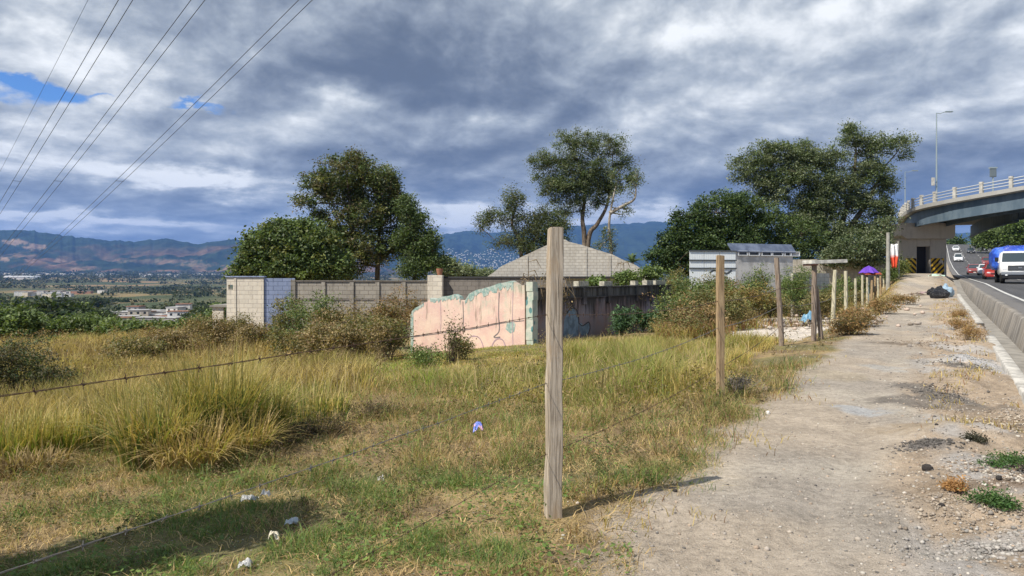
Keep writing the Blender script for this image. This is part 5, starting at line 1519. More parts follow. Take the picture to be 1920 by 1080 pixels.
# broad-leaved weeds growing through the grass
def weedmass(name, n, y0, y1, pxa, pxb, fn, hmin, hmax, pal, leaf, seed, per=46, power=1.3):
    X_, Y_ = sample(n, y0, y1, pxa, pxb, power)
    k = fn(X_, Y_); X_, Y_ = X_[k], Y_[k]; n = len(X_)
    hh = hmin + (hmax - hmin) * rng.random(n) ** 1.5
    ci = np.repeat(np.arange(n), per); t_ = rng.random(n * per) ** .8
    a = rng.random(n * per) * 6.283; r_ = hh[ci] * (.12 + .30 * np.sin(t_ * 3.0)) * rng.random(n * per) ** .6
    tiltx = rng.normal(size=n) * .18; tilty = rng.normal(size=n) * .18
    P_ = np.stack([X_[ci] + np.cos(a) * r_ + tiltx[ci] * hh[ci] * t_, Y_[ci] + np.sin(a) * r_ + tilty[ci] * hh[ci] * t_, gz(X_, Y_)[ci] + hh[ci] * t_], 1)
    C_ = foliage_cols(ci, n, pal, None, .3)
    V_, F_, Cq = leaf_quads(P_, leaf * (.5 + rng.random(len(P_))) * (1 + Y_[ci] * .015), C_, .4)
    tag(np_mesh(name, V_, F_, M_grass, colors=Cq), kind='stuff')
def clearwalls(X_, Y_):
    dw_ = (X_ - PC[0]) * .826 - (Y_ - PC[1]) * .563; dp_ = -((X_ - PC[0]) * .553 + (Y_ - PC[1]) * .833)
    return ((X_ > PC[0]) & (dw_ > .3)) | ((X_ <= PC[0] + .1) & (dp_ > .3)) | (X_ < -3.6)
def fn_a(X_, Y_):
    dn, w_, u_ = pdens(X_, Y_); q = fbm(X_ * .5 + 60, Y_ * .5, 4)
    pp = 960 + F * X_ / Y_
    return (dn > .7) & ~((pp > 715) & (pp < 1010) & (Y_ > 14)) & clearwalls(X_, Y_) & (rng.random(len(X_)) < sstep(.48, .60, q)) & (rng.random(len(X_)) > lotf(X_, Y_) * 1.4)
weedmass('field_weeds', 1500, 8.5, 30, -200, 1560, fn_a, .15, .55, DRY + [(2, (.10, .12, .04))], .035, 1)
def fn_b(X_, Y_):
    return (fbm(X_ * .8 + 33, Y_ * .8, 4) > .50) & (rng.random(len(X_)) < .8)
weedmass('golden_weeds', 1000, 14, 44, -200, 640, fn_b, .3, .95, [(3, (.30, .20, .09)), (3, (.20, .13, .06)), (2, (.13, .13, .05)), (2, (.40, .30, .12))], .045, 2, per=60)
def fn_c(X_, Y_):
    dn, w_, u_ = pdens(X_, Y_)
    return (dn > .6) & (fbm(X_ * .9 + 12, Y_ * .9, 4) > .49)
weedmass('low_weeds', 2600, 4.2, 10, -150, 1450, fn_c, .05, .17, [(3, (.10, .13, .04)), (3, (.16, .11, .06)), (2, (.07, .10, .03)), (2, (.26, .20, .11))], .018, 3, per=34, power=1.5)
def fn_d(X_, Y_):
    dn, w_, u_ = pdens(X_, Y_)
    return (u_ > .3) & (rng.random(len(X_)) > lotf(X_, Y_) * 1.4) & (((X_ - PC[0]) * .826 - (Y_ - PC[1]) * .563) > .4) & (Y_ > 20)
weedmass('rank_weeds', 520, 20, 40, 1230, 1640, fn_d, .5, 1.5, RED + MIXD + [(2, G_m)], .055, 4, per=80)
# stalks with pale seed heads standing above the grass
X_, Y_ = sample(9000, 7.5, 30, -240, 1560, 1.3)
dn, w_, u_ = pdens(X_, Y_); k = (dn > .8) & (u_ > .3) & clearwalls(X_, Y_) & (rng.random(len(X_)) > lotf(X_, Y_) * 1.4); X_, Y_ = X_[k], Y_[k]
P_ = 960 + F * X_ / Y_; k = ~((P_ > 715) & (P_ < 1020) & (Y_ > 13)) & (Y_ > np.interp(P_, [-240, 180, 520, 760, 900, 1560], [8.4, 8.6, 9.6, 12, 10.2, 9.6])) & (Y_ < 22 + 20 * (P_ < 600)); X_, Y_ = X_[k], Y_[k]
blades('seed_stalks', X_, Y_, (.40 + .35 * rng.random(len(X_))) * np.interp(Y_, [10, 16], [1, .55]), .005 + .0006 * Y_, np.tile(np.array([.50, .40, .20]), (len(X_), 1)) * (.5 + .6 * rng.random((len(X_), 1))), lean=.4, curl=.8)
# big arching tussocks on the left: each a thing
def tussock(px, Y_, h, n, r, cols, label, lean=.95, w_=.020):
    n = int(n * .62)
    p = on(px, Y_)
    a = rng.random(n) * 6.283; q = np.sqrt(rng.random(n)) * r
    bx = np.cos(a) * q; by = np.sin(a) * q
    az_ = a + (rng.random(n) - .5) * 2.8
    Ls = h * (.55 + .6 * rng.random(n)); out = lean * (.15 + .85 * rng.random(n)) ** 1.2
    segs = 6; V_ = []; 
    for i in range(segs + 1):
        t_ = i / segs
        hor = Ls * out * (t_ ** 1.7) * .85; ver = Ls * (t_ - .52 * out * t_ ** 2.6)
        cx_ = bx + np.cos(az_) * hor; cy_ = by + np.sin(az_) * hor; cz_ = ver - .02 + gz(p.x + bx, p.y + by) - p.z
        ww = w_ * (1 - t_ * .9) * .5
        sx = -np.sin(az_) * ww; sy = np.cos(az_) * ww
        V_.append(np.stack([cx_ - sx, cy_ - sy, cz_], 1)); V_.append(np.stack([cx_ + sx, cy_ + sy, cz_], 1))
    V_ = np.stack(V_, 1); m_ = 2 * (segs + 1); base = np.arange(n)[:, None] * m_
    F_ = np.concatenate([base + [2 * i, 2 * i + 1, 2 * i + 3, 2 * i + 2] for i in range(segs)], 0)
    P_ = np.array(cols); c = P_[rng.integers(0, len(P_), n)] * (.65 + .6 * rng.random((n, 1)))
    Cv = np.repeat(c[:, None], m_, 1)
    Cv[:, -6:] = Cv[:, -6:] * .5 + np.array([.48, .36, .16]) * .5
    o = np_mesh('grass_tussock', V_.reshape(-1, 3), F_, M_grass, colors=Cv.reshape(-1, 3))
    o.location = p
    return tag(o, label, 'grass tussock', 'arching grass tussocks on the left')
TC = [YG, GOLD, YG * .8, (GREEN + YG) / 2, TAN, GREEN * 1.2]
tussock(300, 7.3, .85, 1500, .36, TC, 'large arching yellow-green tussock, the nearest of the clump', 1.0)
tussock(400, 7.9, 1.15, 1700, .40, [YG, (GREEN + YG) / 2, GREEN, GOLD], 'tallest green-gold tussock at the top of the clump', .75)
tussock(480, 8.3, .85, 1100, .34, TC, 'right-hand tussock beside the flattened dry weeds', .95)
tussock(240, 8.4, .8, 1000, .38, TC, 'left-hand tussock leaning toward the golden field', .9)
tussock(360, 7.0, .55, 900, .30, [TAN, GOLD, TAN * .8, YG], 'straw-coloured drooping tussock at the foot of the clump', 1.25)
tussock(450, 7.5, .6, 800, .28, [TAN, GOLD, YG], 'tan drooping tussock below the tallest one', 1.2)
tussock(120, 8.2, .6, 1100, .40, [YG, LIME * .8, GOLD], 'yellow-green tussock between the clump and the left edge', .7)
tussock(35, 7.9, .6, 1100, .42, [YG, LIME * .8, GOLD], 'yellow-green tussock at the left edge', .7)
tussock(60, 7.2, .35, 500, .30, [BRN, BRN * .7, TAN * .7], 'low brown withered tuft at the left edge', 1.2)
tussock(600, 9.6, .55, 600, .35, [YG, GOLD, GREEN], 'small tussock behind the flattened dry weeds', .8)
# flattened dry dark weeds in mid field
for px, Y_, lab in [(520, 8.1, 'flattened dark weed tangle right of the tussocks'), (600, 8.6, 'brown dead weed mat beyond the dark tangle'), (470, 7.4, 'small dark weed tangle in front of the tussocks'), (690, 9.6, 'brown weed mat near the bright green patch')]:
    shrub('weed_tangle', lab, on(px, Y_, -.02), .26, .5, [(3, (.09, .065, .04)), (2, (.06, .07, .03)), (2, (.20, .14, .08))], n=90, per=26, leaf=.03, clumpr=.10, stems=50, cat='weeds', low=.0, group='flattened weeds in the grass', stemcol=M_darkstem, aspect=.3)
# green weed patches on the right verge
for px, py, r, lab in [(1890, 885, .30, 'green creeping weed patch near the right edge'), (1858, 968, .22, 'small green weed patch beside the grey gravel'), (1832, 842, .10, 'tiny dark weed on the verge'), (1790, 940, .08, 'tiny orange dry tuft on the path edge')]:
    Y_ = EYE * F / (py - HOR); p = on(px, Y_, 0)
    pal = [(3, (.05, .11, .03)), (2, (.09, .15, .04))] if 'green' in lab else ([(1, (.06, .06, .04))] if 'dark' in lab else [(1, (.42, .24, .10))])
    shrub('verge_plant', lab, p, .07, r, pal, n=int(60 + 200 * r), per=14, leaf=.022, clumpr=.05, stems=12, cat='weed', low=0)

# ------------------------------------------------------------------ stones on the path
def rock_mesh(seed, n=2):
    rs = np.random.default_rng(seed)
    import bmesh
    bm = bmesh.new(); bmesh.ops.create_icosphere(bm, subdivisions=n, radius=1)
    for v in bm.verts:
        c = v.co; k_ = 1 + .35 * (float(fbm(c.x * 1.5 + seed, c.y * 1.5 + c.z * 1.3, 3)) - .5) * 2
        v.co = Vector((c.x * k_, c.y * k_ * .8, c.z * k_ * .6))
    me = bpy.data.meshes.new('stone'); bm.to_mesh(me); bm.free()
    return me
rocks = [rock_mesh(i) for i in range(5)]
lowr = [rock_mesh(i + 20, 1) for i in range(5)]
rv = [np.array([v.co[:] for v in r_.vertices]) for r_ in lowr]; rf = [np.array([p.vertices[:] for p in r_.polygons]) for r_ in lowr]
M_peb = leaf_mat('pebble', 0, .9)
Vs, Fs, Cs, nb = [], [], [], 0
X_, Y_ = sample(40000, 3.4, 26, 1000, 2080, 1.6)
w_, u_ = geo(X_, Y_); n2 = fbm(X_ * 1.5 + 2, Y_ * 1.5, 3)
k = (u_ < -.1) & (w_ < .93) & (rng.random(len(X_)) < .22 + .9 * sstep(-.6, .1, w_)) & (rng.random(len(X_)) < sstep(.3, .6, n2) + .2)
X_, Y_ = X_[k], Y_[k]; Zr = gz(X_, Y_)
for i in range(len(X_)):
    s_ = .0035 + .009 * random.random() ** 3 + (.012 * random.random() if random.random() < .05 else 0)
    s_ *= 1 + Y_[i] * .04
    j = i % 5; a = random.random() * 6.28; ca, sa = math.cos(a), math.sin(a)
    vv = rv[j] * s_; vv = np.stack([vv[:, 0] * ca - vv[:, 1] * sa, vv[:, 0] * sa + vv[:, 1] * ca, vv[:, 2]], 1) + [X_[i], Y_[i], Zr[i] + s_ * .15]
    Vs.append(vv); Fs.append(rf[j] + nb); nb += len(vv)
    g_ = random.choice([(.42, .37, .31), (.34, .30, .26), (.46, .43, .38), (.14, .13, .12), (.38, .30, .23), (.30, .27, .24)])
    Cs.append(np.tile(np.array(g_) * random.uniform(.7, 1.1), (len(vv), 1)))
tag(np_mesh('gravel', np.concatenate(Vs), np.concatenate(Fs), M_peb, colors=np.concatenate(Cs), smooth=False), kind='stuff')
# loose cinders, gravel and clods heaped in patches on the verge
Vs, Fs, Cs, nb = [], [], [], 0
for px, py, rx, ry, cols, n in [(1735, 842, .22, .16, [(.07, .065, .06), (.12, .11, .10)], 420), (1765, 733, .30, .5, [(.09, .085, .08), (.17, .15, .13)], 700), (1795, 690, .32, .6, [(.09, .085, .08), (.20, .18, .15)], 700),
                                (1860, 690, .40, 1.3, [(.30, .30, .30), (.22, .22, .21), (.37, .36, .35)], 1500), (1860, 1010, .45, .22, [(.29, .27, .25), (.20, .19, .175), (.36, .34, .31)], 1300), (1880, 800, .5, .5, [(.30, .24, .18), (.20, .16, .12), (.42, .37, .30)], 1200),
                                (1740, 655, .5, .9, [(.24, .19, .14), (.16, .13, .10)], 500), (1900, 900, .35, .4, [(.26, .20, .15), (.16, .13, .10), (.44, .40, .34)], 1000), (1800, 960, .4, .3, [(.34, .29, .23), (.24, .20, .16)], 700)]:
    Y0_ = (EYE - .03) * F / (py - HOR); X0_ = (px - 960) / F * Y0_
    for _ in range(n):
        x_ = X0_ + random.gauss(0, rx * .6); y_ = Y0_ + random.gauss(0, ry * .6)
        if Wc(x_, y_) > .92: continue
        s_ = (.004 + .014 * random.random() ** 3) * (1 + Y0_ * .03); j = random.randrange(5); a = random.random() * 6.28
        vv = rv[j] * s_; vv = np.stack([vv[:, 0] * math.cos(a) - vv[:, 1] * math.sin(a), vv[:, 0] * math.sin(a) + vv[:, 1] * math.cos(a), vv[:, 2]], 1) + [x_, y_, g1(x_, y_) + s_ * .2]
        Vs.append(vv); Fs.append(rf[j] + nb); nb += len(vv); Cs.append(np.tile(np.array(random.choice(cols)) * random.uniform(.75, 1.2), (len(vv), 1)))
tag(np_mesh('cinders_and_clods', np.concatenate(Vs), np.concatenate(Fs), M_peb, colors=np.concatenate(Cs)), kind='stuff')
# rubble heap beyond the lintel: stuff
Vs, Fs, Cs, nb = [], [], [], 0
for i in range(420):
    px, Y0_ = random.choice([(1560, 27), (1580, 31), (1600, 34), (1500, 26), (1530, 24)])
    x_ = (px - 960) / F * Y0_ + random.gauss(0, .9); y_ = Y0_ + random.gauss(0, 1.6)
    s_ = .03 + .11 * random.random() ** 3; j = i % 5; a = random.random() * 6.28
    vv = rv[j] * s_ * [1, 1, .9]; vv = np.stack([vv[:, 0] * math.cos(a) - vv[:, 1] * math.sin(a), vv[:, 0] * math.sin(a) + vv[:, 1] * math.cos(a), vv[:, 2]], 1) + [x_, y_, g1(x_, y_) + s_ * .3 + random.random() * .12]
    Vs.append(vv); Fs.append(rf[j] + nb); nb += len(vv)
    Cs.append(np.tile(np.array(random.choice([(.44, .40, .35), (.33, .29, .25), (.40, .33, .26), (.20, .17, .14), (.46, .37, .31)])), (len(vv), 1)))
tag(np_mesh('rubble', np.concatenate(Vs), np.concatenate(Fs), M_peb, colors=np.concatenate(Cs)), kind='stuff')
M_rock = plain('dark_stone', (.045, .04, .038), .85, noise_scale=20, bump=.4); M_rock2 = plain('grey_stone', (.30, .27, .24), .9, noise_scale=20, bump=.4)
for px, py, s_, mt, lab in [(1739, 893, .05, M_rock, 'angular black stone lying on the path'), (1766, 1003 - 40, .022, M_rock, 'small dark stone beside the grey gravel'), (1705, 660, .07, M_rock2, 'grey-brown clod on the path before the weed clump'),
                            (1720, 657, .06, M_rock2, 'second clod close to the kerb side of the first'), (1756, 819, .02, M_rock, 'small black stone above the sandy mound'), (1873, 926, .03, M_rock, 'dark stone between the two green weed patches'),
                            (1440, 776, .035, plain('white_stone', (.66, .64, .60), .8), 'whitish stone at the grass edge'), (1265, 925, .022, M_rock, 'dark clod where grass meets path')]:
    Y_ = EYE * F / (py - HOR); p = on(px, Y_, 0)
    o = bpy.data.objects.new('stone', random.choice(rocks).copy()); o.data.materials.clear(); o.data.materials.append(mt)
    o.location = p + Vector((0, 0, s_ * .3)); o.scale = (s_, s_ * .8, s_ * 1.2); o.rotation_euler = (0, 0, random.random() * 6)
    link(o); tag(o, label=lab, cat='stone', group='loose stones on the path')

# ------------------------------------------------------------------ litter
def crumple(name, label, pos, sx, sy, sz, mat, cat='litter', seed=0, rz=0, group='litter in the grass'):
    import bmesh
    bm = bmesh.new(); bmesh.ops.create_grid(bm, x_segments=14, y_segments=14, size=1)
    for v in bm.verts:
        x_, y_ = v.co.x, v.co.y
        k_ = float(fbm(x_ * 1.7 + seed * 3, y_ * 1.7 + seed, 4)); e_ = max(0, 1 - (x_ * x_ + y_ * y_) * .55)
        v.co = Vector((x_ * sx * (1 - .3 * k_), y_ * sy * (.75 + .4 * float(vnoise(x_ * 2 + seed, 3))), sz * (e_ * .9 + (k_ - .5) * 2.2)))
    me = bpy.data.meshes.new(name); bm.to_mesh(me); bm.free(); me.materials.append(mat)
    o = bpy.data.objects.new(name, me); o.location = pos; o.rotation_euler = (0, 0, rz); link(o)
    sm = o.modifiers.new('thickness', 'SOLIDIFY'); sm.thickness = .002
    return tag(o, label, cat, group)
def gpt(px, py, dz=.03, z=0.0):
    Y_ = (EYE - z) * F / (py - HOR); return on(px, Y_, dz)
M_film = plain('white_plastic', (.42, .42, .41), .35, spec=.5)
m, T, b = new_mat('blue_wrapper'); n_ = T.noise(T.coord('Object'), 22, 2, .5)
T.put(b.inputs['Base Color'], T.mix(T.ss(n_, .5, .54), (.16, .24, .72), (.72, .45, .60))); b.inputs['Roughness'].default_value = .35; M_wrap = m
crumple('plastic_wrapper', 'crumpled blue and pink plastic wrapper in the grass', gpt(897, 806, .07), .06, .06, .07, M_wrap, seed=1)
crumple('crumpled_paper', 'white crumpled paper ball in the dry grass', gpt(714, 888, .03), .03, .03, .035, M_film, seed=2)
crumple('plastic_bag', 'white plastic bag caught in the dark shadow', gpt(468, 945, .04, -.1), .07, .04, .03, M_film, seed=3)
crumple('plastic_bag', 'smaller white plastic scrap right of the bag in the shadow', gpt(498, 945, .06, -.1), .04, .03, .04, M_film, seed=4)
crumple('plastic_scrap', 'greyish clear plastic scrap in the green grass', gpt(548, 992, .05, -.05), .05, .03, .03, plain('clear_film', (.45, .48, .48), .3, spec=.5), seed=5)
crumple('plastic_scrap', 'folded beige plastic scrap lying in the grass', gpt(514, 1022, .05, -.05), .035, .025, .03, plain('beige_film', (.66, .60, .48), .5), seed=6)
crumple('plastic_scrap', 'white plastic at the bottom edge of the grass', gpt(460, 1072, .03, -.05), .04, .03, .03, M_film, seed=7)
crumple('cloth_rag', 'white rag in the weeds before the tan square post', on(1318, 21.5, .12), .16, .12, .12, M_film, seed=8)
crumple('cloth_rag', 'smaller white rag right of the first one', on(1331, 21.3, .10), .10, .08, .10, M_film, seed=9)
crumple('plastic_bag', 'pale blue plastic bag on the gravel lot beside the lintel post', on(1518, 25, .18), .30, .22, .28, plain('pale_blue_plastic', (.12, .26, .38), .4, spec=.5), seed=10)
# rubbish sacks on the path
def sack(pos, s_, mat, seed, rz=0):
    import bmesh
    bm = bmesh.new(); bmesh.ops.create_icosphere(bm, subdivisions=4, radius=1)
    for v in bm.verts:
        c = v.co.copy(); r_ = 1 + .28 * (float(fbm(c.x * 2 + seed, c.y * 2 + c.z * 2.1, 4)) - .5) * 2
        if c.z > .75: r_ *= 1 + (c.z - .75) * 1.1; c.x *= .55; c.y *= .55
        v.co = Vector((c.x * r_, c.y * r_, max(c.z, -.62) * r_ * .75))
    me = bpy.data.meshes.new('rubbish_sack'); bm.to_mesh(me); bm.free(); me.materials.append(mat)
    for p in me.polygons: p.use_smooth = True
    o = bpy.data.objects.new('rubbish_sack', me); o.location = pos + Vector((0, 0, .42 * s_)); o.scale = (s_, s_ * .8, s_); o.rotation_euler = (0, 0, rz); return link(o)
def film(name, col):
    m, T, b = new_mat(name); b.inputs['Base Color'].default_value = (*col, 1); b.inputs['Roughness'].default_value = .25; b.inputs['Specular IOR Level'].default_value = .6
    T.l.new(T.bump(T.noise(T.coord('Object'), 5, 5, .7), .9, .15), b.inputs['Normal']); return m
M_sackb = film('black_film', (.012, .013, .018)); M_sackl = film('pale_blue_film', (.36, .50, .62))
tag(sack(on(1762, 40.5), .48, M_sackb, 1), 'shiny black rubbish sack on the path', 'rubbish sack', 'rubbish on the path near the bridge')
tag(sack(on(1773, 41.6), .52, M_sackl, 4, 1), 'pale blue rubbish sack behind the black one', 'rubbish sack', 'rubbish on the path near the bridge')
tag(sack(on(1749, 43.5), .34, M_sackb, 7, 2), 'smaller dark sack left of the pale blue one', 'rubbish sack', 'rubbish on the path near the bridge')
crumple('cloth_rag', 'dark clothes strewn left of the sacks', on(1737, 44, .10), .55, .35, .12, plain('dark_cloth', (.06, .05, .06), .9, noise_scale=4, col2=(.35, .25, .25)), seed=14, group='rubbish on the path near the bridge')
crumple('cloth_rag', 'flat dark rag at the path edge left of the clothes', on(1718, 43, .06), .45, .25, .06, plain('brown_cloth', (.10, .07, .05), .9), seed=15, group='rubbish on the path near the bridge')
crumple('tarpaulin_scrap', 'pale green plastic strip below the pier door', on(1757, 63, .15), .7, .35, .15, plain('pale_green_film', (.45, .60, .50), .4), seed=16, group='rubbish on the path near the bridge')
# ------------------------------------------------------------------ overpass
EDGE = [at(1683, 400, 96), at(1684, 400, 88), at(1690, 400, 80), at(1702, 400, 74), at(1722, 400, 70.5), at(1762, 400, 67), at(1814, 400, 64.5), at(1880, 400, 62), at(1960, 400, 59.5), at(2100, 400, 56), at(2300, 400, 52)]
ztop = [8.3, 8.3, 8.3, 8.3, 8.35, 8.45, 8.65, 8.9, 9.2, 9.65, 10.2]        # top of the kerb slab
E2 = []
for i in range(len(EDGE) - 1):
    p0, p1, p2, p3 = [EDGE[min(max(i + k, 0), len(EDGE) - 1)] for k in (-1, 0, 1, 2)]
    for q in range(6):
        t_ = q / 6
        v = .5 * ((2 * p1) + (p2 - p0) * t_ + (2 * p0 - 5 * p1 + 4 * p2 - p3) * t_ ** 2 + (3 * p1 - p0 - 3 * p2 + p3) * t_ ** 3)
        E2.append(Vector((v.x, v.y, ztop[i] * (1 - t_) + ztop[i + 1] * t_)))
E2.append(Vector((EDGE[-1].x, EDGE[-1].y, ztop[-1])))
def normals(P):
    out = []
    for i in range(len(P)):
        d_ = P[min(i + 1, len(P) - 1)] - P[max(i - 1, 0)]; d_.z = 0; d_.normalize(); out.append(Vector((-d_.y, d_.x, 0)))
    return out                                    # points away from the camera side (into the deck)
NE = normals(E2)
DW = 8.6
def sweep(sec, name, mat, parent, closed=True, smooth=False):
    """sec: list of (inward offset, z below top)"""
    n = len(sec); vs = []
    for p, nn in zip(E2, NE):
        for o_, z_ in sec: q = p + nn * o_; vs.append((q.x, q.y, p.z + z_))
    fs = []
    for i in range(len(E2) - 1):
        for k in range(n if closed else n - 1):
            fs.append((i * n + k, i * n + (k + 1) % n, (i + 1) * n + (k + 1) % n, (i + 1) * n + k))
    fs += [tuple(range(n)), tuple((len(E2) - 1) * n + k for k in range(n - 1, -1, -1))]
    return MB().add(vs, fs).build(name, mat, parent)
br = empty('overpass', (E2[20].x, E2[20].y, g1(E2[20].x, E2[20].y)))
tag(br, 'curved concrete overpass with blue-grey steel girder and white railing posts', 'bridge')
def reparent(o, parent=br):
    o.parent = parent; o.location = -parent.location if parent.parent is None else Vector((0, 0, 0)); return o
M_deck = block_mat('deck_concrete', (.36, .355, .335), (.17, .16, .15), (.34, .33, .31), 3.0, 3.0, .35)
m, T, b = new_mat('girder_steel'); o = T.coord('Object'); n_ = T.noise(T.vm('MULTIPLY', o, (1, 1, .3)), 1.2, 6, .6)
T.put(b.inputs['Base Color'], T.mix(T.ss(n_, .4, .65), (.075, .11, .145), (.115, .155, .19))); b.inputs['Roughness'].default_value = .55; M_girder = m
reparent(sweep([(0, 0), (0, -.34), (.35, -.42), (.35, -.30), (.40, -.22), (DW - .4, -.22), (DW - .35, -.42), (DW, -.34), (DW, 0), (DW - .35, 0), (DW - .35, -.05), (.35, -.05), (.35, 0)], 'deck_slab', M_deck, None))
reparent(sweep([(.55, -.40), (.55, -1.72), (.50, -1.72), (.50, -1.78), (.85, -1.78), (.85, -1.72), (.60, -1.72), (.60, -.40)], 'girder', M_girder, None))
reparent(sweep([(DW - .6, -.40), (DW - .6, -1.72), (DW - .85, -1.72), (DW - .85, -1.78), (DW - .50, -1.78), (DW - .5, -1.72), (DW - .5, -.40)], 'girder', M_girder, None))
reparent(sweep([(3.4, -.24), (3.4, -1.7), (3.5, -1.7), (3.5, -.24)], 'girder', M_girder, None))
M_white = plain('white_concrete', (.50, .485, .445), .8, noise_scale=3, noise_amt=.25)
# railing posts at even spacing, both sides, and three pipes each side
acc = 0; last = E2[0]; cnt = 0
M_pipe = plain('rail_pipe', (.50, .53, .55), .5, metal=.3)
for i in range(1, len(E2)):
    segl = (E2[i] - E2[i - 1]).length; k0 = acc
    while acc + segl >= 2.35:
        t_ = (2.35 - acc) / segl if segl > 0 else 0
        p = E2[i - 1].lerp(E2[i], t_); nn = NE[i]
        segl_rem = segl * (1 - t_)
        for side in (.17, DW - .17):
            q = p + nn * side; th = math.atan2(nn.y, nn.x)
            if side > 1 and cnt % 1: continue
            Mx = Matrix.Translation(q) @ Matrix.Rotation(th, 4, 'Z')
            pb_ = MB(); pb_.box(-.13, .13, -.14, .14, .0, .62, Mx); pb_.box(-.10, .10, -.14, .14, .62, .80, Mx); pb_.box(-.13, .13, -.16, .16, .80, .98, Mx)
            reparent(pb_.build('railing_post', M_white, None, bevel=.02))
        cnt += 1
        # continue along the same segment
        E_prev = p; segl = segl_rem; acc = 0
        E2seg = (E_prev, E2[i])
        if segl < 2.35: acc = segl; segl = None; break
    if segl is not None: acc = acc + segl if segl < 2.35 else acc
for side in (.17, DW - .17):
    for hz_ in (.28, .52, .78):
        mb = MB(); mb.tube([p + nn * side + Vector((0, 0, hz_)) for p, nn in zip(E2, NE)], .045, 6); reparent(mb.build('handrail', M_pipe, None, smooth=True))
# pier
PY = 74.0
px0, px1 = at(1690, 500, PY), at(1775, 500, PY)
pc = (px0 + px1) / 2; pz = g1(pc.x, PY + .5)
pier = empty('bridge_pier', (pc.x, PY, pz)); tag(pier, 'concrete bridge pier with dark doorway and yellow-black hazard stripes', 'bridge pier')
z = lambda py: EYE + (HOR - py) / F * PY - pz
hw = (px1.x - px0.x) / 2
M_pier = block_mat('pier_concrete', (.46, .42, .36), (.26, .23, .20), (.44, .40, .35), 6, 6, .4)
dxa, dxb = at(1719, 500, PY).x - pc.x, at(1744, 500, PY).x - pc.x
pm_ = MB(); zt2, zd = z(448), z(462)
pm_.box(-hw, dxa, 0, 2.6, -.6, zt2); pm_.box(dxb, hw, 0, 2.6, -.6, zt2); pm_.box(dxa, dxb, 0.003, 2.6, zd, zt2)
pm_.build('shaft', M_pier, pier, bevel=.03)
MB().box(dxa - .003, dxb + .003, .8, .86, -.6, zd).build('door', plain('dark_door', (.025, .025, .03), .6), pier)
cx0_, cx1_ = at(1683, 440, PY).x - pc.x, at(1783, 440, PY).x - pc.x
MB().add([(cx0_ + .5, -.75, zt2), (cx1_ - .2, -.75, zt2), (cx1_, -.75, zt2 + .3), (cx1_, -.75, z(419)), (cx0_, -.75, z(419)), (cx0_, -.75, zt2 + .3), (cx0_ + .5, 3.0, zt2), (cx1_ - .2, 3.0, zt2), (cx1_, 3.0, zt2 + .3), (cx1_, 3.0, z(419)), (cx0_, 3.0, z(419)), (cx0_, 3.0, zt2 + .3)],
         [(0, 1, 2, 3, 4, 5), (11, 10, 9, 8, 7, 6), (0, 6, 7, 1), (1, 7, 8, 2), (2, 8, 9, 3), (3, 9, 10, 4), (4, 10, 11, 5), (5, 11, 6, 0)]).build('pier_cap', M_pier, pier, bevel=.02)
# second shaft line farther under the curved deck end
m, T, b = new_mat('hazard_stripes'); o = T.coord('Object'); xx, yy, zz = T.sep(o)[0:3]
st_ = T.m('SINE', T.m('MULTIPLY', T.m('ADD', zz, T.m('MULTIPLY', T.m('ABSOLUTE', T.m('SUBTRACT', xx, .1)), -1.0 if True else 1)), 11.5))
c = T.mix(T.ss(st_, -.05, .05), (.02, .02, .02), (.72, .42, .03)); c = T.mix(T.m('MULTIPLY', T.ss(T.noise(o, 3, 5, .7), .5, .7), .5), c, (.25, .2, .12))
T.put(b.inputs['Base Color'], c); b.inputs['Roughness'].default_value = .7; M_haz = m
for xa, xb in ((at(1698, 500, PY).x - pc.x, dxa - .05), (dxb + .08, at(1770, 500, PY).x - pc.x)):
    MB().box(xa, xb, -.012, -.002, z(513) - .1, z(484)).build('hazard_panel', M_haz, pier)
# cream sack hung on the pier
crumple('cloth_bundle', 'small cream bundle tied to the right striped corner of the pier', Vector((at(1766, 492, 73.6).x, 73.75, at(1766, 495, 73.6).z)), .22, .12, .45, plain('cream_cloth', (.55, .48, .38), .9), seed=21, group='things hung by the pier')

# ------------------------------------------------------------------ lamps and poles
M_pole = plain('lamp_pole_grey', (.30, .36, .38), .5, metal=.3)
def lamp(px, py0, py1, Y_, label, arm=1, r=.085, head=True):
    b_ = at(px, py1, Y_); H = at(px, py0, Y_).z - b_.z
    root = empty('street_lamp', b_); tag(root, label, 'street lamp', 'street lamps on the overpass')
    MB().tube([(0, 0, 0), (0, 0, H * .5), (0, 0, H)], [r, r * .8, r * .55], 8).build('pole', M_pole, root)
    MB().tube([(0, 0, H), (arm * .35, 0, H - .05), (arm * .6, 0, H + .06), (arm * .9, 0, H + .12)], r * .4, 6).build('arm', M_pole, root)
    MB().box(arm * .8 if arm > 0 else arm * 1.5, arm * 1.5 if arm > 0 else arm * .8, -.13, .13, H + .08, H + .18).build('lamp_head', M_pole, root, bevel=.03)
    return root
lr = lamp(1756, 212, 384, 69.5, 'tall street lamp on the overpass with arm pointing right')
a_ = at(1750, 341, 69.3)
sg = empty('hanging_sign', a_); tag(sg, 'small white panel strapped to the tall street lamp pole', 'sign')
MB().box(-.20, .12, -.05, .0, -.35, .40).build('panel', M_white, sg, bevel=.015)
MB().box(.10, .32, -.03, .02, .25, .30).build('bracket', M_pole, sg)
MB().box(.10, .32, -.03, .02, -.2, -.15).build('bracket', M_pole, sg)
b_ = at(1862, 368, 66); hh = at(1861, 315, 66).z - b_.z
fl = empty('flood_light', b_); tag(fl, 'short pole with a square dark light box behind the overpass railing', 'flood light')
MB().tube([(0, 0, 0), (0, 0, hh * .8)], .06, 8).build('pole', M_pole, fl)
MB().box(-.25, .25, -.12, .12, hh * .68, hh * .98).build('light_box', plain('light_box_grey', (.13, .16, .18), .5), fl, bevel=.03)
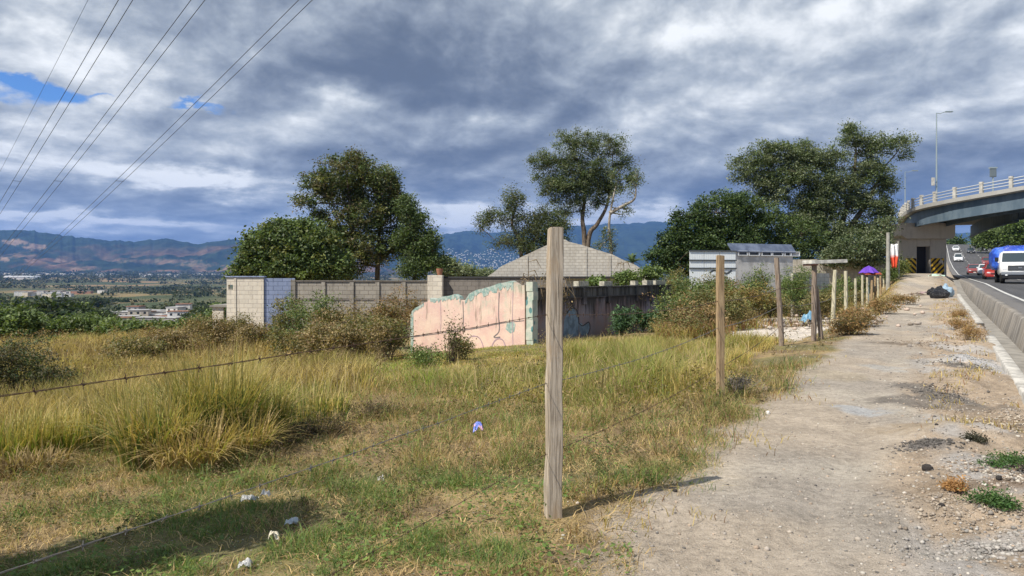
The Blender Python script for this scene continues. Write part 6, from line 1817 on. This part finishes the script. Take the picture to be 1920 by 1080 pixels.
MB().box(-.30, .30, -.15, .15, hh * .98, hh * 1.03).build('hood', M_pole, fl)
for px, py0, py1, Y_, lab in [(1697, 322, 390, 86, 'faint thin lamp pole above the far bend of the overpass'),]:
    lamp(px, py0, py1, Y_, lab, r=.06)
# pole left of the pier
M_cpole = plain('concrete_pole', (.36, .35, .31), .9, noise_scale=3)
b_ = on(1665, 58); tp = at(1665, 436, 58)
up = MB().tube([(0, 0, -.2), (0, 0, (tp - b_).z)], [.16, .12], 10).build('utility_pole', M_cpole); up.location = b_
tag(up, 'grey pole left of the pier behind the far fence posts', 'pole')
b_ = on(1686, 60); tp = at(1684, 452, 60)
bp = MB().tube([(0, 0, -.2), tp - b_], [.06, .045], 8).build('banner_pole', M_cpole); bp.location = b_
tag(bp, 'thin dark pole carrying the red and white banner', 'pole')
# red and white hanging banner
m, T, b = new_mat('red_white_cloth'); o = T.coord('Object'); xx, yy, zz = T.sep(o)[0:3]
n_ = T.noise(o, 3, 3, .5)
T.put(b.inputs['Base Color'], T.mix(T.ss(T.m('ADD', zz, T.m('MULTIPLY', n_, .5)), .35, .15), (.74, .74, .74), (.72, .09, .04))); b.inputs['Roughness'].default_value = .7
p = at(1677, 480, 59.7); vs = []; fs = []; nu, nv = 8, 14
for j in range(nv + 1):
    for i in range(nu + 1):
        s_, t_ = i / nu - .5, j / nv - .5
        wd_ = .68 * (1 - .45 * max(0, -t_ * 2)) * (1 - .2 * max(0, t_ * 2 - .4))
        vs.append((s_ * wd_ + .12 * t_, .10 * math.sin(s_ * 14 + t_ * 3), t_ * 1.85 + .05 * math.sin(s_ * 9)))
for j in range(nv):
    for i in range(nu): a = j * (nu + 1) + i; fs.append((a, a + 1, a + nu + 2, a + nu + 1))
bn = MB().add(vs, fs).build('banner', m, smooth=True); bn.location = p; s_ = bn.modifiers.new('thickness', 'SOLIDIFY'); s_.thickness = .01
tag(bn, 'drooping white and red cloth banner left of the bridge pier', 'banner')
# purple parasol with red cloth under it
p = on(1629, 49); tz = at(1629, 498, 49).z - p.z
pa = empty('parasol', p); tag(pa, 'purple parasol shading a red cloth behind the far fence posts', 'parasol')
MB().tube([(0, 0, 0), (0, 0, tz)], .03, 6).build('pole', M_pole, pa)
vs = [(0, 0, tz)]; fs = []; n = 8
for k in range(n * 2):
    a = k / (n * 2) * 6.283; r_ = .68 if k % 2 == 0 else .56; vs.append((math.cos(a) * r_ * .5, math.sin(a) * r_ * .5, tz - .16 - (.02 if k % 2 else 0)))
for k in range(n * 2):
    a = k / (n * 2) * 6.283; r_ = .68 if k % 2 == 0 else .52; vs.append((math.cos(a) * r_, math.sin(a) * r_, tz - .50 + (.05 if k % 2 else 0)))
for k in range(n * 2):
    k2 = (k + 1) % (n * 2); fs.append((0, 1 + k, 1 + k2)); fs.append((1 + k, 1 + n * 2 + k, 1 + n * 2 + k2, 1 + k2))
cn = MB().add(vs, fs).build('canopy', plain('purple_cloth', (.13, .05, .42), .7, noise_scale=3), pa); s_ = cn.modifiers.new('t', 'SOLIDIFY'); s_.thickness = .01
crumple('red_cloth', 'red-orange cloth hanging under the purple parasol', on(1631, 49.0, 1.92), .62, .5, .16, plain('red_cloth', (.34, .08, .05), .8, noise_scale=4), seed=31, group='stall under the parasol')

# ------------------------------------------------------------------ vehicles
def paint(name, col, rough=.28):
    m, T, b = new_mat(name); b.inputs['Base Color'].default_value = (*col, 1); b.inputs['Roughness'].default_value = rough
    b.inputs['Specular IOR Level'].default_value = .5; b.inputs['Coat Weight'].default_value = .5; b.inputs['Coat Roughness'].default_value = .08
    d_ = T.noise(T.coord('Object'), 3, 5, .6)
    T.put(b.inputs['Base Color'], T.mix(T.m('MULTIPLY', T.ss(d_, .5, .8), .25), col, (.30, .27, .23)))
    return m
M_glass = plain('car_glass', (.03, .045, .055), .05, spec=.8)
M_tyre = plain('tyre', (.018, .018, .018), .85); M_rim = plain('rim', (.35, .36, .37), .35, metal=.7)
M_lampg = plain('headlight_glass', (.70, .72, .74), .12, spec=.8); M_tail = plain('tail_light', (.35, .02, .02), .25)
M_blk = plain('black_trim', (.02, .02, .022), .5); M_plate = plain('number_plate', (.65, .65, .62), .5)
def loft(secs):
    """secs: list of (y, [(x,z) half outline bottom to top]) ; mirrored"""
    mb = MB(); n = len(secs[0][1]); vs = []
    for y_, half in secs:
        ring = [(x_, y_, z_) for x_, z_ in half] + [(-x_, y_, z_) for x_, z_ in reversed(half)]
        vs += ring
    m2 = 2 * n; fs = []
    for i in range(len(secs) - 1):
        for k in range(m2): fs.append((i * m2 + k, i * m2 + (k + 1) % m2, (i + 1) * m2 + (k + 1) % m2, (i + 1) * m2 + k))
    fs += [tuple(range(m2)), tuple((len(secs) - 1) * m2 + k for k in range(m2))]
    return mb.add(vs, fs)
def wheel(parent, x_, y_, r_=.31, w_=.2):
    s_ = 1 if x_ > 0 else -1
    def ring(r0, r1, xa, xb, mat, name, par):
        n = 20; vs = []; fs = []
        prof_ = [(xa, r0), (xa, r1 - .03), (xa + (xb - xa) * .15, r1), (xb - (xb - xa) * .15, r1), (xb, r1 - .03), (xb, r0)]
        for k in range(n):
            a = k / n * 6.283
            for q, rr in prof_: vs.append((x_ + q, y_ + math.cos(a) * rr, r_ + math.sin(a) * rr))
        m_ = len(prof_)
        for k in range(n):
            for j in range(m_): fs.append((k * m_ + j, k * m_ + (j + 1) % m_, ((k + 1) % n) * m_ + (j + 1) % m_, ((k + 1) % n) * m_ + j))
        return MB().add(vs, fs).build(name, mat, par, smooth=False)
    t_ = ring(r_ * .6, r_, -w_ / 2, w_ / 2, M_tyre, 'wheel', parent)
    ring(.02, r_ * .6, s_ * w_ * .30, s_ * w_ * .38, M_rim, 'rim', t_)
def car(Y_, w_, kind, mat, label, cat='car', Lc=4.2, Wd=1.72, Hc=1.45, yaw=0, facing=-1):
    X_ = float(XatW(w_, Y_)); z_ = float(hroad(Y_))
    slope = float(hroad(Y_ + 2) - hroad(Y_ - 2)) / 4 / 1.15
    root = empty('car' if cat == 'car' else cat.replace(' ', '_'), (X_, Y_, z_), 0)
    ang = -math.atan2(.57, 1)          # road direction
    root.rotation_euler = (math.atan(slope), 0, ang + (0 if facing > 0 else math.pi) + yaw)
    if facing < 0: root.rotation_euler[0] = -math.atan(slope)
    tag(root, label, cat, 'cars on the road')
    h2 = Wd / 2; f = Lc / 2                   # front is +y
    hood = .92 if kind != 'suv' else 1.05; belt = hood + .02
    body = [(-f, [(h2 * .72, .30), (h2 * .86, .36), (h2 * .90, .60), (h2 * .84, .88), (h2 * .70, .92)]),
            (-f + .12, [(h2 * .88, .22), (h2 * .97, .35), (h2 * .99, .62), (h2 * .93, belt - .03), (h2 * .80, belt + .02)]),
            (-f * .5, [(h2 * .92, .20), (h2, .34), (h2, .64), (h2 * .95, belt), (h2 * .84, belt + .05)]),
            (0, [(h2 * .92, .20), (h2, .34), (h2, .64), (h2 * .95, belt), (h2 * .84, belt + .05)]),
            (f * .42, [(h2 * .92, .20), (h2, .34), (h2, .64), (h2 * .94, belt - .03), (h2 * .82, belt + .02)]),
            (f - .35, [(h2 * .90, .20), (h2 * .98, .34), (h2 * .97, .60), (h2 * .88, hood - .16), (h2 * .74, hood - .10)]),
            (f - .06, [(h2 * .84, .22), (h2 * .90, .34), (h2 * .88, .52), (h2 * .80, hood - .26), (h2 * .66, hood - .22)]),
            (f, [(h2 * .74, .26), (h2 * .80, .34), (h2 * .80, .48), (h2 * .72, hood - .34), (h2 * .58, hood - .30)])]
    loft(body).build('body', mat, root, bevel=.02, smooth=True)
    rb_, rf_ = {'sedan': (-f * .42, f * .16), 'hatch': (-f * .80, f * .22), 'suv': (-f * .86, f * .22)}[kind]
    bb_, bf_ = {'sedan': (-f * .78, f * .52), 'hatch': (-f * .96, f * .55), 'suv': (-f * .97, f * .50)}[kind]
    cab = [(bb_, [(h2 * .80, belt - .02), (h2 * .78, belt + .03)]), (rb_, [(h2 * .88, belt - .02), (h2 * .68, Hc - .07)]), (rf_, [(h2 * .88, belt - .02), (h2 * .68, Hc - .07)]), (bf_, [(h2 * .84, belt - .04), (h2 * .80, belt + .02)])]
    loft(cab).build('windows', M_glass, root)
    roof = [(rb_ - .08, [(h2 * .66, Hc - .10), (h2 * .60, Hc - .05)]), (rb_ + .2, [(h2 * .70, Hc - .075), (h2 * .60, Hc)]), (rf_ - .2, [(h2 * .70, Hc - .075), (h2 * .60, Hc)]), (rf_ + .10, [(h2 * .66, Hc - .11), (h2 * .60, Hc - .06)])]
    loft(roof).build('roof', mat, root, bevel=.01)
    for s_ in (-1, 1):
        MB().tube([(s_ * h2 * .69, rf_ + .06, Hc - .08), (s_ * h2 * .83, bf_ - .02, belt + .02)], .035, 4).build('window_pillar', mat, root)
        MB().tube([(s_ * h2 * .69, rb_, Hc - .08), (s_ * h2 * .80, bb_ + .02, belt + .02)], .05, 4).build('window_pillar', mat, root)
        MB().tube([(s_ * h2 * .70, (rb_ + rf_) / 2, Hc - .07), (s_ * h2 * .90, (rb_ + rf_) / 2, belt)], .035, 4).build('window_pillar', mat, root)
    for s_ in (-1, 1):
        wheel(root, s_ * (h2 - .10), f - .78); wheel(root, s_ * (h2 - .10), -f + .78)
        MB().box(s_ * h2 * .62 - .14, s_ * h2 * .62 + .14, f - .13, f + .015, hood - .40, hood - .27).build('headlight', M_lampg, root, bevel=.03)
        MB().box(s_ * h2 * .80 - .09, s_ * h2 * .80 + .09, -f - .01, -f + .12, .66, .84).build('tail_light', M_tail, root, bevel=.02)
        MB().box(s_ * (h2 + .06) - .08, s_ * (h2 + .06) + .08, bf_ - .25, bf_ - .13, belt + .0, belt + .13).build('mirror', mat, root, bevel=.02)
    MB().box(-h2 * .45, h2 * .45, f - .06, f + .012, .44, .55).build('grille', M_blk, root, bevel=.01)
    MB().box(-h2 * .78, h2 * .78, f - .02, f + .03, .24, .40).build('bumper', M_blk if kind == 'suv' else mat, root, bevel=.02)
    MB().box(-.16, .16, f + .032, f + .04, .30, .38).build('number_plate', M_plate, root)
    return root
P_red = paint('red_paint', (.32, .03, .025)); P_wht = paint('white_paint', (.72, .73, .74)); P_drk = paint('dark_paint', (.035, .04, .05)); P_sil = paint('silver_paint', (.42, .46, .52)); P_mar = paint('maroon_paint', (.20, .03, .03))
car(104, 4.45, 'hatch', P_mar, 'dark red hatchback with white car overlapping it')
car(97, 5.4, 'sedan', P_wht, 'white sedan between the dark red hatchback and the blue tarp')
car(66, 4.4, 'hatch', P_red, 'red car half hidden behind the front wheel of the truck')
car(172, 4.2, 'suv', P_wht, 'white van-like car alone on the slope beyond the pier', Hc=1.85, Wd=1.85, Lc=4.6)
car(206, 8.0, 'sedan', P_drk, 'black sedan far up the slope in the middle lane')
car(214, 4.6, 'sedan', P_wht, 'white sedan farthest up the slope beside the pier edge')
car(216, 11.6, 'sedan', P_sil, 'silver-blue sedan far up the slope above the tarp')
car(150, 8.6, 'suv', P_mar, 'maroon vehicle peeping over the white sedan roof', Hc=1.7)
# truck --------------------------------------------------------------
Yt, wt = 46.5, 4.35
tr = empty('flatbed_truck', (float(XatW(wt, Yt)), Yt, float(hroad(Yt)))); tr.rotation_euler = (0, 0, -math.atan2(.57, 1) + math.pi)
tag(tr, 'white hooded truck carrying a load under a blue tarpaulin', 'truck', 'vehicles on the road')
h2 = 1.0
cabm = loft([(1.55, [(h2 * .86, .55), (h2 * .97, .62), (h2 * .98, 1.05), (h2 * .90, 1.22), (h2 * .75, 1.25)]), (.55, [(h2 * .92, .5), (h2, .6), (h2, 1.08), (h2 * .94, 1.28), (h2 * .8, 1.31)]),
             (.50, [(h2 * .92, .5), (h2, .6), (h2, 1.10), (h2 * .95, 1.30), (h2 * .9, 1.33)]), (-1.0, [(h2 * .92, .5), (h2, .6), (h2, 1.10), (h2 * .95, 1.30), (h2 * .9, 1.33)])])
cabm.build('cab_body', P_wht, tr, bevel=.03, smooth=True)
loft([(.42, [(h2 * .90, 1.28), (h2 * .86, 1.34)]), (-.05, [(h2 * .93, 1.28), (h2 * .80, 1.93)]), (-.95, [(h2 * .93, 1.28), (h2 * .80, 1.95)])]).build('windows', M_glass, tr)
loft([(.02, [(h2 * .80, 1.88), (h2 * .70, 1.97)]), (-.2, [(h2 * .83, 1.90), (h2 * .74, 2.02)]), (-1.0, [(h2 * .83, 1.90), (h2 * .74, 2.02)])]).build('roof', P_wht, tr, bevel=.02)
for s_ in (-1, 1):
    MB().tube([(s_ * .82, .02, 1.92), (s_ * .90, .46, 1.30)], .05, 5).build('window_pillar', P_wht, tr); MB().tube([(s_ * .82, -.98, 1.92), (s_ * .94, -.98, 1.30)], .06, 5).build('window_pillar', P_wht, tr)
MB().box(-.62, .62, 1.52, 1.58, .78, 1.10).build('grille', M_blk, tr, bevel=.02)
g = MB()
for k in range(4): g.box(-.60, .60, 1.575, 1.595, .82 + k * .075, .84 + k * .075)
g.build('grille_bars', M_rim, tr)
MB().box(-.10, .10, 1.60, 1.615, .93, 1.0).build('badge', M_rim, tr, bevel=.02)
for s_ in (-1, 1):
    MB().box(s_ * .78 - .13, s_ * .78 + .13, 1.46, 1.565, .84, 1.06).build('headlight', M_lampg, tr, bevel=.03)
    MB().box(s_ * 1.12 - .10, s_ * 1.12 + .10, .30, .38, 1.35, 1.62).build('mirror', M_blk, tr, bevel=.02)
    MB().box(s_ * .70 - .07, s_ * .70 + .07, 1.66, 1.70, .46, .58).build('fog_light', M_lampg, tr, bevel=.02)
    wheel(tr, s_ * .86, .95, .39, .24); wheel(tr, s_ * .86, -3.0, .39, .34)
MB().box(-.98, .98, 1.50, 1.68, .52, .70).build('bumper', M_rim, tr, bevel=.03)
MB().box(-.92, .92, 1.45, 1.64, .30, .515).build('lower_bumper', M_blk, tr, bevel=.03)
MB().box(-.95, .95, -4.8, -1.05, .70, .86).build('flatbed', M_blk, tr)
MB().box(-.4, .4, -4.6, 1.3, .45, .68).build('chassis', M_blk, tr)
m, T, b = new_mat('blue_tarp'); n_ = T.noise(T.coord('Object'), 2.2, 6, .6)
T.put(b.inputs['Base Color'], T.mix(T.ss(n_, .4, .6), (.015, .05, .34), (.04, .13, .58))); b.inputs['Roughness'].default_value = .35; b.inputs['Specular IOR Level'].default_value = .5
T.l.new(T.bump(n_, .8, .15), b.inputs['Normal'])
tarp = []
for i, y_ in enumerate(np.linspace(-1.1, -4.8, 12)):
    b1 = .06 * math.sin(i * 1.7); b2 = .05 * math.cos(i * 2.3)
    tarp.append((float(y_), [(1.1, .87), (1.27 + b1, 1.1), (1.27 - b2, 1.5), (1.24 + b2, 2.0), (1.05 + b1, 2.24 + b1), (.45, 2.36 + b2), (.1, 2.38 - b1)]))
loft(tarp).build('tarpaulin', m, tr, smooth=True)

# ------------------------------------------------------------------ valley: houses, trees
pal_w = [plain('white_wall', (.66, .64, .60), .9, noise_scale=.4, noise_amt=.25), plain('cream_wall', (.52, .46, .37), .9, noise_scale=.4, noise_amt=.25), plain('grey_wall', (.34, .33, .32), .9, noise_scale=.4, noise_amt=.3), plain('brick_wall', (.34, .19, .13), .9, noise_scale=.4)]
M_fr = plain('flat_roof', (.42, .42, .42), .9, noise_scale=.3); M_rr = plain('rust_roof', (.28, .15, .10), .8, noise_scale=.5); M_dwin = plain('dark_window', (.03, .035, .04), .4)
def house(px, Y_, w_, d_, h_, mat, roofm, label, group, parts=True, rz=0, sink=1.0):
    x_ = (px - 960) / F * Y_; z_ = g1(x_, Y_)
    r = empty('house', (x_, Y_, z_), rz); tag(r, label, 'house', group)
    MB().box(-w_ / 2, w_ / 2, -d_ / 2, d_ / 2, -3, h_).build('wall', mat, r)
    MB().box(-w_ / 2 - .3, w_ / 2 + .3, -d_ / 2 - .3, d_ / 2 + .3, h_ + .003, h_ + .35).build('roof', roofm, r)
    if parts:
        n = max(2, int(w_ / 3))
        for k in range(n):
            xc = -w_ / 2 + (k + .5) * w_ / n
            for fl_ in range(max(1, int(h_ / 2.9))):
                MB().box(xc - .6, xc + .6, -d_ / 2 - .03, -d_ / 2, .9 + fl_ * 2.9, 2.1 + fl_ * 2.9).build('window', M_dwin, r)
    return r
rs = random.Random(5)
near = [(222, 380, 'long low grey house at the left end of the near valley houses'), (243, 395, 'white house with a dark window row in the near valley group'), (262, 405, 'cream two-storey house in the near valley group'), (255, 440, 'grey roofed house behind the cream two-storey one'),
        (280, 385, 'small grey house at the front of the near valley group'), (297, 410, 'white block house in the middle of the near valley group'), (312, 395, 'cream house right of the white block house'), (290, 450, 'brick coloured house at the back of the near valley group'),
        (330, 430, 'tall white house at the right of the near valley group'), (345, 455, 'white house standing above the others at the right'), (322, 380, 'low grey house at the front right of the near valley group'), (352, 400, 'small brick house at the right end of the near valley group'), (270, 425, 'white flat house behind the small grey front one'), (303, 435, 'pale cube house on the slope behind the white block house'), (235, 430, 'grey cube house behind the long low one'), (338, 390, 'low white house before the tall white one'), (318, 460, 'narrow white house highest in the middle of the near valley group'), (395, 440, 'pale house between the valley trees and the lean-to')]
for i, (px, Y_, lab) in enumerate(near):
    mt = pal_w[2] if 'grey' in lab else pal_w[0] if 'white' in lab else pal_w[3] if 'brick' in lab else pal_w[1]
    h_ = 5.8 if ('two-storey' in lab or 'tall' in lab) else 3.1
    if 'standing above' in lab: h_ = 7
    house(px, Y_, rs.uniform(7, 11) * (1.4 if 'long' in lab else 1), 8, h_, mt, M_fr if i % 3 else M_rr, lab, 'houses near the foot of the slope in the valley', rz=rs.uniform(-.3, .3))
for i in range(24):
    px = rs.choice([rs.uniform(58, 195), rs.uniform(10, 60), rs.uniform(60, 130)]); Y_ = rs.uniform(1150, 1500)
    house(px, Y_, rs.uniform(10, 22), 10, rs.uniform(4, 8), pal_w[rs.choice([0, 0, 0, 1, 3])], M_fr, 'small white or pale house in the distant valley village on the left', 'distant valley village houses', parts=False, rz=rs.uniform(-.4, .4))
x_ = (42 - 960) / F * 3600
wh = empty('warehouse', (x_, 3600, g1(x_, 3600))); tag(wh, 'long white warehouse at the foot of the mountains on the far left', 'warehouse')
MB().box(-75, 75, -20, 20, -5, 14).build('wall', pal_w[0], wh); MB().prism([(-78, 14.01), (78, 14.01), (70, 22), (-70, 22)], -22, 22).build('roof', M_frame, wh)
# distant town specks at the mountain foot
def town(name, n, pxa, pxb, Ya, Yb, seed, s0, s1, base, dp=30):
    rs = np.random.default_rng(seed); mb = MB()
    px = rs.uniform(pxa, pxb, n); Y_ = rs.uniform(Ya, Yb, n)
    for i in range(n):
        x_ = (px[i] - 960) / F * Y_[i]; z_ = base(px[i], Y_[i]); s_ = rs.uniform(s0, s1)
        mb.box(x_ - s_, x_ + s_, Y_[i] - s_, Y_[i] + s_, z_ - dp, z_ + s_ * .7)
    return tag(mb.build(name, pal_w[0]), kind='stuff')
town('distant_town', 620, 830, 1010, 8700, 10600, 3, 4, 9, mz2, 4)
town('distant_suburb', 260, -60, 470, 4500, 6100, 8, 6, 12, lambda px, Y_: g1((px - 960) / F * Y_, Y_) + 3)
# valley trees: individual nearer ones, and the woodland beyond as one mass
protos = []
def blobtree(seed, dark):
    pal = [(3, (.03, .05, .022)), (3, (.045, .07, .026)), (1, (.08, .10, .035))] if dark else [(3, G_m), (2, G_l), (2, G_d)]
    r = tree('valley_tree', 'x', (0, 0, 0), [(0, 0, 4.2, 4, 4, 3), (1.8, 0, 3.2, 2.6, 2.6, 2.2), (-2, .5, 3.0, 2.6, 2.6, 2.2), (.3, 0, 6, 2.2, 2.2, 2)], pal, [[Vector((0, 0, -1)), Vector((0, 0, 2)), Vector((0, 0, 5))]], nclump=110, clumpr=1.0, per=20, leaf=.75, shell=.5, r0=.3, twigs=0)
    return r
protos = [blobtree(1, True), blobtree(2, True), blobtree(3, False)]
spots = [(165, 150, 1.4, 0), (150, 230, 1.5, 1), (215, 165, 1.7, 0), (228, 210, 1.4, 1), (80, 190, 1.3, 0), (60, 240, 1.3, 1), (110, 210, 1.1, 0), (20, 160, 1.5, 1), (-10, 200, 1.6, 0), (120, 120, .9, 2), (260, 260, 1.1, 1), (365, 220, 1.3, 0), (345, 190, 1.2, 1), (385, 250, 1.4, 0),
         (410, 210, 1.3, 1), (300, 300, 1.0, 0), (195, 300, 1.3, 1), (45, 320, 1.5, 0), (90, 380, 1.5, 1), (375, 330, 1.4, 0), (330, 250, .9, 2), (400, 300, 1.3, 0), (130, 480, 1.6, 1), (240, 520, 1.6, 0), (180, 600, 1.8, 1), (30, 520, 1.8, 0), (270, 340, 1.0, 1), (140, 175, 1.2, 1), (250, 180, 1.0, 0), (70, 140, 1.0, 2)]
spots += [(rs.uniform(-20, 420), rs.uniform(120, 330), rs.uniform(.9, 1.5), rs.choice([0, 0, 1, 1, 2])) for _ in range(70)]
spots = [q for q in spots if not (195 < q[0] < 375)]
used = set()
for i, (px, Y_, s_, k) in enumerate(spots):
    src = protos[k]; t_ = src if k not in used else copy_tree(src); used.add(k)
    x_ = (px - 960) / F * Y_; t_.location = (x_, Y_, g1(x_, Y_) - .5); t_.scale = (s_, s_, s_ * .85); t_.rotation_euler = (0, 0, rs.uniform(0, 6))
    t_['label'] = 'one of the dark round trees scattered on the valley slope at left' if k < 2 else 'one of the lighter green bushy trees on the valley slope at left'
    t_['group'] = 'dark trees on the valley slope' if k < 2 else 'light green trees on the valley slope'
# woodland mass
n = 5200
t_ = rng.random(n); Yw = 300 * (6500 / 300.) ** t_; pxw = rng.uniform(-150, 1300, n)
Xw = (pxw - 960) / F * Yw
keep = (fbm(Xw / (Yw * .16) + 3, Yw / (Yw * .0 + 260.) , 4) > .47) | (Yw > 3800) & (rng.random(n) < .7)
keep &= ~((pxw > 205) & (pxw < 365) & (Yw < 470)) & ~((pxw < 200) & (Yw > 1000) & (Yw < 1560) & (rng.random(n) < .8))
Xw, Yw = Xw[keep], Yw[keep]; n = len(Xw); per = 26
sz = 2.2 + Yw * .0030; ci = np.repeat(np.arange(n), per)
off = rng.normal(size=(n * per, 3)) * np.array([1.25, 1, .5]) * sz[ci][:, None] * .75
Pw = np.stack([Xw[ci], Yw[ci], gz(Xw, Yw)[ci] + sz[ci] * .55], 1) + off
Cw = np.array([(.03, .045, .02), (.045, .062, .025), (.06, .07, .03), (.09, .085, .04)])[rng.choice(4, n, p=[.35, .35, .2, .1])][ci] * (.7 + .6 * rng.random((n * per, 1)))
V_, F_, Cq = leaf_quads(Pw, sz[ci] * .75 * (.6 + .8 * rng.random(n * per)), Cw, .7)
tag(np_mesh('valley_woodland', V_, F_, M_leaf, colors=Cq), kind='stuff')
# scrub and tree line just beyond the grey wall
for px, py, Y_, rx, ry, lab in [(865, 508, 120, 26, 12, 'pale green tree line bit beyond the dark wall, left of the gable'), (905, 512, 150, 30, 9, 'low olive tree beyond the dark wall beside the gable'), (838, 500, 95, 14, 16, 'slim green tree beyond the gate pillar')]:
    b_ = on(px, Y_); tree('far_tree', lab, b_, [L(px, py, Y_, rx, ry), L(px - rx * .5, py + 4, Y_, rx * .6, ry * .7), L(px + rx * .5, py + 5, Y_, rx * .6, ry * .7)], [(3, G_e), (2, G_g), (2, G_m)], [[b_, at(px, py, Y_)]], nclump=170, clumpr=.8, per=26, leaf=.42, r0=.2, twigs=.1)
